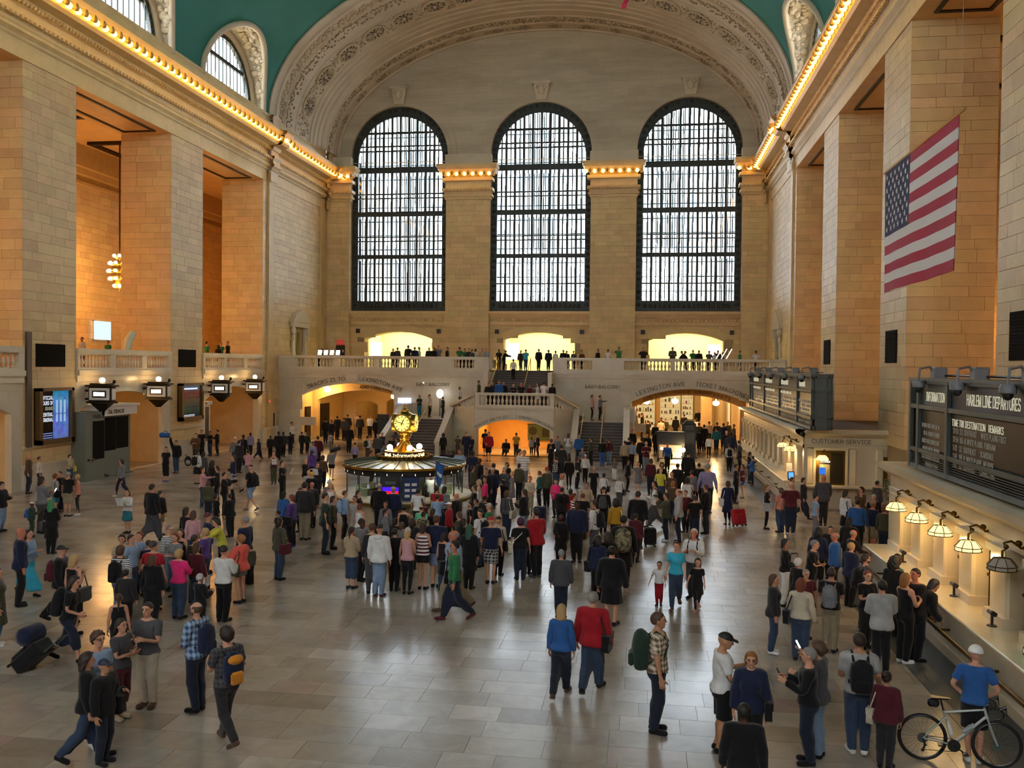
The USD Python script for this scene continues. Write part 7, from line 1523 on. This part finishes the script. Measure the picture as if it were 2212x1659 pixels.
1712 1029 - m 100 tl pd sB dds l|person glimpsed behind the maroon shirt
1735 1030 1120 f 110 jK pd bd ddw l|person in dark coat striding by the service window
1761 1067 1165 m 90 tU pg sk dds l glasses|person in pale blue shirt and glasses
1777 1024 1135 m 0 jG pK n wws r|bald person in dark suit at the service window
1826 1057 1170 f 60 lw kk ld fds l bag:k|person in white blouse and black skirt at queue
1859 1051 1150 f 250 lB pk bd rrs l|person with hands to her face in the queue
1851 1077 1195 m 20 lu pk sd dds l fat:.15|person in bright blue shirt in the queue
1886 1067 1170 m 350 lk pd cl dds l|person in grey cap near the office corner
1884 1081 1195 m 60 tn sh rg dds r fat:.1|balding person in dark tee near the office corner
1909 1090 1205 f 30 lo pd br dds l fat:.1|red haired person in olive green at the corner
1910 1012 1105 m 190 l5 p5 sd dds l|person in camouflage uniform by the end window
1894 1037 1130 f 60 l4 pk sk dds l|dark haired person in plaid near the uniform
1833 1118 1245 f 30 jk pk lk dds l fat:.15|person in black with long dark hair at the queue
1766 1140 1270 f 20 jn pk ak dds d fat:.1|curly haired person in dark jacket facing away
1792 1136 1250 m 190 jk pk sk dds m hgt:1.6|young dark haired person in black, right queue
1801 1149 1290 m 280 ju pk rg dds r fat:.1|balding person in blue blazer facing left
1695 1163 1310 f 95 lk pw lk ffs m|person in black sweater and white trousers
1752 1165 1310 m 110 tk pk sg xxs l fat:.15 lean:8|grey haired person in black tee, arms crossed
1723 1206 1345 f 60 jk pl qw dds l|white curly haired person in black
1837 1171 1310 f 60 jn pk sy dds l fat:.1|fair haired person in navy jacket
1739 1230 1380 m 170 tR pg sg dds l|person in maroon jersey with grey hair
1793 1226 1408 m 20 tk ph sd pps m bp:g|person in black tee with grey backpack and khakis
1868 1197 1360 m 80 lG pk sd dds l bp:k beard:d|bearded person with black backpack straps
1871 1233 1400 f 160 tk pK sr pps l ph:r|red haired person in black tee holding a phone
1902 1253 1455 m 0 jl pk sk pps l|person in grey blazer from behind at the near counter
1954 1238 1432 f 60 vk pk lO pps l shoe:w|fair haired person with bare back in black
1974 1228 1420 m 240 tk pk sk rps r|person with raised arms facing the bare back
1967 1204 1375 f 40 lk pk ak dds m|dark curly haired person near the counter
1985 1200 1372 m 75 lt pd sk lls d lean:14|person in denim shirt leaning on the near counter
1908 1146 1278 m 75 lk pk rg lls r lean:8|bald person in black leaning at the counter end
2052 1262 1432 f 75 jk pk lk lls m lean:42 X|person in black bent far over the near counter
1670 1241 1412 f 100 jK pj lB dds l shoe:w|long haired person in dark jacket and white shoes
1728 1249 1425 f 20 li pj lr dds l bag:kl fat:.2|person in cream sweater with auburn hair from behind
1742 1399 1650 m 280 lk pd sg pps l ph:r fat:.1|grey haired person in black sweater with dark phone
1762 1386 1634 m 300 jG pJ qB cps l ph:r+|curly haired person photographing, in grey jacket
1852 1367 1625 m 5 tl pj sd dfs t fat:.2 bp:k shoe:w|broad person in grey tee with black backpack
1912 1450 1658 f 30 jR pK ud dds m bag:il|person in burgundy jacket with white shopping bag
2103 1397 1645 m 20 tu sk MW kks l shoe:w|cyclist in helmet and blue jersey, hands on hips
615 744 - m 180 jk pk sk dds d Y69|person in black before a white panel, balcony left
690 753 - m 90 jk pk sk lls l Y65.5 lean:30|person in black bent over the glowing tablets
741 754 - m 240 jK pk sk dds l Y66|person behind the glowing tablets
849 752 - f 180 lK pk ld dds l Y66|dark person left of the first lit arch pair
859 750 - m 20 jG pk sd dds l Y66.5|dark grey person paired in the first lit arch
882 745 - m 10 jk pk sk rds m Y66|person in black raising a hand in the first arch
896 749 - m 0 jn pk sd dds l Y66.5|person in navy right of the raised hand
906 749 - f 90 tw pk sk dds l Y67|person in white top in the first lit arch
927 750 - m 180 jk pk sk dds l Y65.5|person in black at the right end of the first arch
937 749 - f 200 lk pk ld dds l Y66|long haired person past the first lit arch
947 744 - m 180 tg pk sd dds l Y66.2|person in grey tee above the solid pedestal
966 749 - m 260 jk pk sd dds l Y65.6|person in black leaning by the second pier, balcony
993 749 - m 10 te pk sd dds l Y65.5|staff person in green left of the balcony stairs
1004 752 - m 190 te pk sk dds m Y66|second green shirted person by the balcony stairs
1013 752 - m 200 jK pk sk dds l Y65.8|dark person right of the green shirts
1020 754 - f 20 lG pk sd dds l Y65.5|grey person right of the green shirts
1028 753 - f 40 tw pk lk dds l Y66|person in white with dark hair near the stairs top left
1042 752 - m 170 lb pd sg dds l Y65.6|person in beige near the stairs top left
1050 752 - m 190 lU pk sy dds l Y65.8|person in pale blue near the stairs top left
1078 754 799 m 350 tk pG sk dds d z5.42 Y64.3|person in black tee at the stair head, leftmost
1089 762 - f 60 jk pk sk oos l Y64.5 lean:18|person leaning at the stair head
1125 757 - m 200 jK pj sk dds l Y64.6|person in dark top left of the teal shirt, stair head
1136 754 - m 10 tT pj sd dds l Y64.4|person in teal blue shirt at the stair head
1164 753 - m 20 jk pk sg dds l Y64.4 bag:k|person in long black jacket at the stair head
1185 755 - m 0 jn pn sk dds m Y64.4|person in navy at the right of the stair head
1200 757 - f 340 lw pk sk dds l Y65.2|person in white near the stair head's right side
1217 755 - m 180 jk pk sk dds m Y65.6|dark person beyond the right stair pedestal
1224 757 - m 190 jk pk sk dds m Y65.9|second dark person beyond the right stair pedestal
1239 757 - f 200 lG pk sd dds l Y65.6|grey person beyond the right balusters
1257 757 - f 180 lB pk bd dds l Y66|brown haired person beyond the right balusters
1291 753 - f 230 lk pk ld dds l Y65.6|dark person left of the white top, balcony right
1313 754 - f 20 tw pk sk dds l Y65.8 lean:10|person in white bending, balcony right
1337 748 - m 200 te pk sk oos m Y65.5|green shirted person reaching out, balcony right
1390 750 - m 180 jK pk sd ccs l Y65.2 ph:c|person photographing from the right balcony
1453 749 - m 180 jG pk sd pps l Y65.6|person in dark grey before the third lit arch
1471 759 - m 90 jk pk sk lls l Y67 lean:40|person bent over the store table on the left
1482 759 - m 270 jk pk sk lls l Y67.2 lean:40|person bent over the store table on the right
1497 755 - m 0 te pk sy dds l Y66.6|green shirted person in the third lit arch
1510 756 - m 200 jk pk sk dds m Y65.8|dark person next to the green shirt, third arch
1532 757 - m 180 tG pk sd dds l Y65.8|grey person right in the third lit arch
1544 760 - f 190 tw pk sk dds l Y66|small white clad person in the third arch
1551 756 - m 200 jK pk sd dds l Y66.4|tall dark person at the third arch's right
1561 760 - f 270 lk pk lB dds l Y65.6|dark person at the third arch's right edge
1598 757 - m 260 te pk sk dds m Y65.6|green shirted person by the light bars
1633 757 - m 0 tw pk sk dds l Y66 fat:.2|person in white tee alone on the balcony right
177 727 - m 190 tw pk sk dds m X-20.2 Z|person in white on the gallery under the wall screen
233 737 - m 190 te pk sk dds m X-20.5 Z|person low on the gallery right of the wall screen
447 737 - m 20 te pk sk dds l X-20.3 Z|green shirted person on the gallery, left of four
471 745 - f 180 lk pk ak dds d X-20.1 Z|dark person low between the green shirts, gallery
477 739 - m 180 te pk sk dds l X-20.6 Z|green shirted person on the gallery facing out
492 736 - m 270 tk pk ck dds m X-20.2 Z|person in black cap on the gallery, right of four
1109 787 827 m 0 lw pk sk dds m Y61.9 z4.75 bp:k|person in white shirt climbing the upper stairs
1035 821 - m 90 lo pk sk dds m Y58.4 z3.05|person in olive at the left of the landing
1055 827 - m 180 jk pk sd dds l Y58 z3.05|dark person left on the landing
1065 824 - f 200 jn pk lk dds l Y58.5 z3.05|person in navy on the landing
1078 821 - m 180 ju pd sk dds m Y58.4 z3.05 inner:w|person in denim jacket on the landing
1088 823 - m 170 jk pk sk dds m Y58.9 z3.05|dark person right of the denim jacket on the landing
1109 828 - f 180 lk pk sk pps l Y58.2 z3.05 ph:r+|person with a lit phone on the landing
1126 826 - m 0 tk pk n dds r Y58 z3.05 fat:.2|broad bald person in black on the landing
1144 834 - f 200 lR pk ld dds m Y58.4 z3.05 hgt:1.5|low dark person right of the broad back, landing
1161 827 - f 260 dw - pd ods l Y58.3 z3.05|person in white dress on the landing
1175 824 - m 10 tw pk sk dds l Y58 z3.05 fat:.1|person in white tee on the landing
1193 828 - m 200 jk pk sk dds d Y58.6 z3.05|person in black at the right of the landing
906 853 - f 185 tE pt lk xds m Y60.6 z2.08|person in green on the left half landing
929 851 - f 90 li pk pd dds l Y60.2 z2.08|person in beige on the left half landing
957 861 - f 60 jK pd sd dds l Y59.6 z2.08 bag:w|person with a white bag on the left half landing
994 845 - f 90 tw pk ld dds l Y60.8 z2.75|person climbing behind the left sloped parapet
1280 852 - f 95 vp Lk pB dds l Y60 z2.08 bp:k|person with black backpack on the right half landing
1297 853 - m 95 lg pk sk ods l Y60.6 z2.08 ph:r+|person with a bright phone on the right half landing
931 1030 - m 190 vg pk sk dds d Y31.6 inner:w z0.25|attendant in grey vest inside the information booth
'''
def load_people():
    todo = []
    for ln in PEOPLE_DATA.strip().splitlines():
        a, label = ln.split('|'); a = a.split(); hx, hy = float(a[0]), float(a[1]); fy = None if a[2] == '-' else float(a[2]); kw = {}; hair = a[7]
        if hair.startswith('rS'): hair = 'n'
        for e in a[10:]:
            if e == 'seat': continue
            if e == 'kid': kw['kid'] = True
            elif e == 'glasses': kw['glasses'] = True
            elif e == 'Z': kw['z0'] = BAL; kw['gal'] = True
            elif e == 'X': pass
            elif ':' in e:
                k, v = e.split(':'); k = {'ph': 'phone', 'hpitch': 'pitch'}.get(k, k); kw[k] = v if k in ('bp', 'bag', 'phone', 'shoe', 'inner', 'beard', 'pocket', 'hood') else float(v)
            elif e[0] == 'Y': kw['Y'] = float(e[1:]); fy = None
            elif e[0] == 'z': kw['z0'] = float(e[1:])
            elif e[0] == 'X': q = on(hx, hy, 'x', float(e[1:])); kw['Y'] = q[1]; fy = None
        if kw.get('Y', 0) > 63.9 and 'z0' not in kw and hy < 780: kw['z0'] = BAL
        kw.pop('gal', None)
        ar = (hx, hy, fy, a[3], float(a[4]), a[5], a[6], hair, a[8], a[9], label); n = len(PEOPLE); todo.append((person(*ar, dry=1, **kw), ar, kw)); del PEOPLE[n:]
    todo.sort(key=lambda q: q[0]); many = {}
    for i, (_, ar, kw) in enumerate(todo): person(*ar, crowd=None if i < 300 else many, **kw)
    cr = thing('crowd', 'the small far people on the balcony, stairs and passages beyond the nearer ones', 'crowd', kind='stuff')
    for (nm, mp), ms in many.items(): obj('far_'+nm, J(ms), UsdShade.Material.Get(stage, mp), cr, smooth=True)
load_people()
# ================= bicycle, luggage and hand-held things =================
def placed(t_, base, ang): pass
def local(base, ang):
    c, s = math.cos(ang), math.sin(ang); R = np.array([[c, -s, 0], [s, c, 0], [0, 0, 1.]]); b = np.array([base[0], base[1], 0.])
    return lambda m: (np.asarray(m[0] if isinstance(m, tuple) else meshkit.arrays(m)[0])@R.T+b, m[1] if isinstance(m, tuple) else meshkit.arrays(m)[1])
p0, p1 = on(1992, 1591, 'z', .34), on(2153, 1609, 'z', .34); wb_ = np.linalg.norm(p1[:2]-p0[:2]); G_ = local(p0, math.atan2(p1[1]-p0[1], p1[0]-p0[0]))
bk_ = thing('bicycle', 'pale grey road bicycle with drop bars standing by the cyclist', 'bicycle')
k_ = wb_/1.0
def bp_(m, nm, mt, par=bk_, smooth=40): v, f = m if isinstance(m, tuple) else meshkit.arrays(m)[:2]; return obj(nm, G_((np.asarray(v)*[k_, 1, 1], f)), mt, par, smooth=smooth)
FRM, TYRE, CARB = paint('bike_frame', 'A9B0AE', .3, .2), paint('tyre', '161514', .7), paint('bike_black', '1A1A1B', .35)
for x in (0, 1.0):
    w = bp_(tube([(x+.33*math.cos(t), 0, .34+.33*math.sin(t)) for t in np.linspace(0, 2*PI, 41)], .016, 8), 'tyre', TYRE); bp_(tube([(x+.305*math.cos(t), 0, .34+.305*math.sin(t)) for t in np.linspace(0, 2*PI, 41)], .013, 6), 'rim', CARB, w)
    bp_(J([tube([(x+.02*math.cos(t+.4*(-1)**i), .02*(-1)**i, .34+.02*math.sin(t+.4*(-1)**i)), (x+.3*math.cos(t), 0, .34+.3*math.sin(t))], .0014, 3) for i, t in enumerate(np.arange(0, 2*PI, 2*PI/24))]), 'spokes', CARB, w); bp_(tube([(x, -.05, .34), (x, .05, .34)], .02, 8), 'hub', CARB, w); bp_(tube([(x, -.045, .34), (x, -.042, .34)], .075, 16), 'brake_disc', DGREY, w)
for a_, b_, r in (((.42, 0, .28), (.28, 0, .76), .018), ((.29, 0, .73), (.83, 0, .83), .018), ((.42, 0, .28), (.86, 0, .74), .023), ((.82, 0, .86), (.87, 0, .7), .022)): bp_(tube([a_, b_], r, 10), 'frame_tube', FRM)
for sy in (-1, 1):
    bp_(tube([(.42, sy*.03, .28), (0, sy*.055, .34)], .011, 7), 'chain_stay', FRM); bp_(tube([(.31, sy*.02, .66), (0, sy*.055, .34)], .009, 7), 'seat_stay', FRM); bp_(tube([(.87, sy*.035, .7), (.93, sy*.05, .52), (1.0, sy*.055, .34)], .014, 7), 'fork_blade', FRM)
    bp_(tube([(.9, 0, .92), (.9, sy*.2, .92), (.98, sy*.21, .92), (1.03, sy*.21, .87), (1.02, sy*.215, .8), (.95, sy*.22, .77), (.9, sy*.22, .77)], .013, 7), 'drop_bar', CARB); bp_(tube([(.98, sy*.21, .92), (1.06, sy*.21, .97), (1.05, sy*.21, .92)], .02, 7), 'brake_hood', CARB); bp_(tube([(1.06, sy*.21, .95), (1.07, sy*.21, .84)], .006, 5), 'brake_lever', CARB)
bp_(tube([(.28, 0, .76), (.24, 0, .92)], .014, 8), 'seat_post', CARB); bp_(hull([(.1, .07, .95), (.1, -.07, .95), (.37, .02, .945), (.37, -.02, .945), (.12, .06, .92), (.12, -.06, .92), (.35, .01, .92), (.35, -.01, .92)]), 'saddle', CARB); bp_(meshkit.arrays(bbox_bevel(.06, .22, -.05, .05, .8, .92, .03))[:2], 'saddle_bag', CARB); bp_(tube([(.82, 0, .87), (.9, 0, .92)], .016, 8), 'stem', CARB)
bp_(lathe([(0, -.005), (.09, -.005), (.09, .005), (0, .005)], 24)[0]@np.array([[1, 0, 0], [0, 0, 1], [0, 1, 0]])+[.42, -.06, .28] if 0 else tube([(.42, -.063, .28), (.42, -.058, .28)], .09, 24), 'chainring', CARB); bp_(tube([(0, -.05, .34), (0, -.035, .34)], .045, 16), 'cassette', DGREY); bp_(J([tube([(.0, -.06, .34), (.03, -.06, .25), (-.0, -.06, .17)], .014, 6), ball((.03, -.06, .25), .025, 1), ball((0, -.06, .17), .025, 1)]), 'derailleur', CARB)
bp_(J([tube([(.42, -.05, .37), (0, -.05, .385)], .005, 4), tube([(.42, -.05, .19), (0, -.05, .17)], .005, 4)]), 'chain', CARB)
for s_ in (1, -1): bp_(tube([(.42, -.075*s_, .28), (.42+.14*s_, -.085*s_, .2)], .011, 6), 'crank', CARB); bp_(box(.38+.14*s_, .46+.14*s_, min(-.08*s_, -.17*s_), max(-.08*s_, -.17*s_), .19, .21), 'pedal', CARB)
for (x, z, a_, c) in ((.39, .42, -.28, 'C9CCC8'), (.56, .47, .78, '8A9090')): v, f = move(lathe([(0, 0), (.035, 0), (.036, .13), (.022, .16), (.022, .19), (0, .19)], 10), rx=0, ry=a_ if a_ > 0 else a_); bt_ = bp_((v+[x, 0, z], f), 'bottle', paint('bottle_'+c, c, .3)); 
def suitcase(name, lab, base, ang, col, size=(.42, .26, .62), tilt=0.0, handle=.4, extra=None):
    t_ = thing(name, lab, 'suitcase'); G2 = local(base, ang); w, d, h = size; ct, st_ = math.cos(tilt), math.sin(tilt)
    def T(m): v, f = m if isinstance(m, tuple) else meshkit.arrays(m)[:2]; v = np.asarray(v, float); v = np.stack([v[:, 0], v[:, 1]*ct-v[:, 2]*st_, v[:, 1]*st_+v[:, 2]*ct], -1); return G2((v+[0, 0, .0 if not tilt else .02], f))
    obj('shell', T(bbox_bevel(-w/2, w/2, -d/2, d/2, .06, h, .05)), cloth(col), t_); obj('front_pocket', T(bbox_bevel(-w*.4, w*.4, -d/2-.05, -d/2+.02, .12, h*.7, .03)), cloth(col), t_)
    for sx in (-1, 1): obj('wheel', T(tube([(sx*w*.38-.02, d*.36, .04), (sx*w*.38+.02, d*.36, .04)], .04, 10)), BLACK, t_); obj('foot', T(box(sx*w*.38-.03, sx*w*.38+.03, -d*.45, -d*.3, 0, .06)), BLACK, t_)
    hd = obj('handle', T(tube([(-w*.25, d*.4, h-.02), (-w*.25, d*.4, h+handle), (w*.25, d*.4, h+handle), (w*.25, d*.4, h-.02)], .011, 6)), DGREY, t_); obj('grip', T(tube([(-w*.2, d*.4, h+handle), (w*.2, d*.4, h+handle)], .018, 6)), BLACK, hd)
    if extra: extra(t_, T)
    return t_, T
tb, TT = suitcase('suitcase', 'tilted black suitcase with a white tag pulled by the striding person', on(40, 1446, 'z', 0), -PI/2, 'k', (.46, .3, .72), -.85, .38, lambda t_, T: obj('tag', T(box(.1, .17, -.22, -.2, .42, .53)), cloth('w'), t_))
t_ = thing('duffel_bag', 'blue duffel bag lying on the tilted black suitcase', 'bag'); obj('sack', TT(tube([(-.24, -.32, .62), (-.2, -.32, .62), (.2, -.32, .62), (.24, -.32, .62)], [.1, .17, .17, .1], 12)), cloth('n'), t_, smooth=True); obj('strap', TT(tube([(-.12, -.17, .62), (-.1, -.46, .72), (.1, -.46, .72), (.12, -.17, .62)], .014, 5)), cloth('b'), t_)
suitcase('suitcase', 'red and black suitcase rolling behind the navy dress', on(1598, 1138, 'z', 0), .5, 'r', (.5, .3, .62), -.25, .45)
suitcase('suitcase', 'upright navy suitcase with a long handle by the red beanie', on(1166, 1131, 'z', 0), 0, 'n', (.46, .3, .62), 0, .42)
suitcase('suitcase', 'upright black suitcase beside the maroon hoodie', on(1404, 1180, 'z', 0), .1, 'k', (.38, .28, .6), 0, .05)
suitcase('suitcase', 'black suitcase with a raised brown handle in the right queue', on(1719, 1290, 'z', 0), .4, 'K', (.4, .26, .58), 0, .5)
t_ = thing('duffel_bag', 'small blue bag lifted overhead near the second pier', 'bag'); q = on(357, 940, 'y', on(380, 1022, 'z', 0)[1]); obj('sack', tube([q+[-.3, 0, 0], q+[-.26, 0, 0], q+[.22, 0, 0], q+[.26, 0, 0]], [.07, .13, .13, .07], 12), cloth('u'), t_, smooth=True); obj('strap', tube([q+[-.15, 0, .1], q+[-.1, 0, .2], q+[.1, 0, .2], q+[.15, 0, .1]], .014, 5), cloth('u'), t_)
t_ = thing('backpack', 'black backpack swinging from the hand near the second pier', 'backpack'); q = on(406, 996, 'y', on(380, 1022, 'z', 0)[1]); obj('sack', ball(q, .24, 2, (.8, .5, 1.1)), cloth('k'), t_, smooth=True); obj('pocket', ball(q+[.05, -.1, -.05], .13, 1, (1, .5, 1)), cloth('l'), t_, smooth=True); obj('strap', tube([q+[-.05, 0, .24], q+[-.12, 0, .34], q+[-.16, 0, .3]], .014, 5), cloth('k'), t_)
t_ = thing('rolled_mat', 'black rolled mat on a shoulder left of the booth', 'mat'); q = on(722, 972, 'y', on(716, 1037, 'z', 0)[1]-.1); obj('roll', tube([q+[-.15, 0, -.05], q+[.32, 0, .12]], .1, 12), cloth('K'), t_, smooth=40); obj('strap', tube([q+[0, -.11, 0], q+[.03, -.02, .13], q+[.0, .1, .04]], .012, 5), cloth('k'), t_)
t_ = thing('small_flag', 'small blue and white flag on a stick at the booth', 'flag'); q = on(938, 1058, 'y', 29.6); obj('stick', tube([q, q+[.06, 0, 1.0]], .012, 6), BRASS, t_); obj('cloth', grid(np.array([[(q[0]+.06+.3*u*(1-.5*v), 29.6+.05*math.sin(u*7), q[2]+1.0-.75*v-.15*u) for u in np.linspace(0, 1, 7)] for v in np.linspace(0, 1, 5)])), cloth('u'), t_, smooth=True); obj('stripe', grid(np.array([[(q[0]+.07+.3*u*(1-.5*v), 29.585+.05*math.sin(u*7), q[2]+1.0-.75*v-.15*u) for u in np.linspace(.1, .9, 6)] for v in (.45, .6)])), cloth('w'), t_)
t_ = thing('stanchion', 'slim brass stanchion post in the right queue', 'post'); q = on(1877, 1205, 'z', 0); obj('post', tube([q, q+[0, 0, 1.0]], .025, 8), DBRASS, t_); obj('base', lathe([(0, 0), (.16, 0), (.15, .03), (.03, .05), (0, .05)], 16, q), DBRASS, t_)
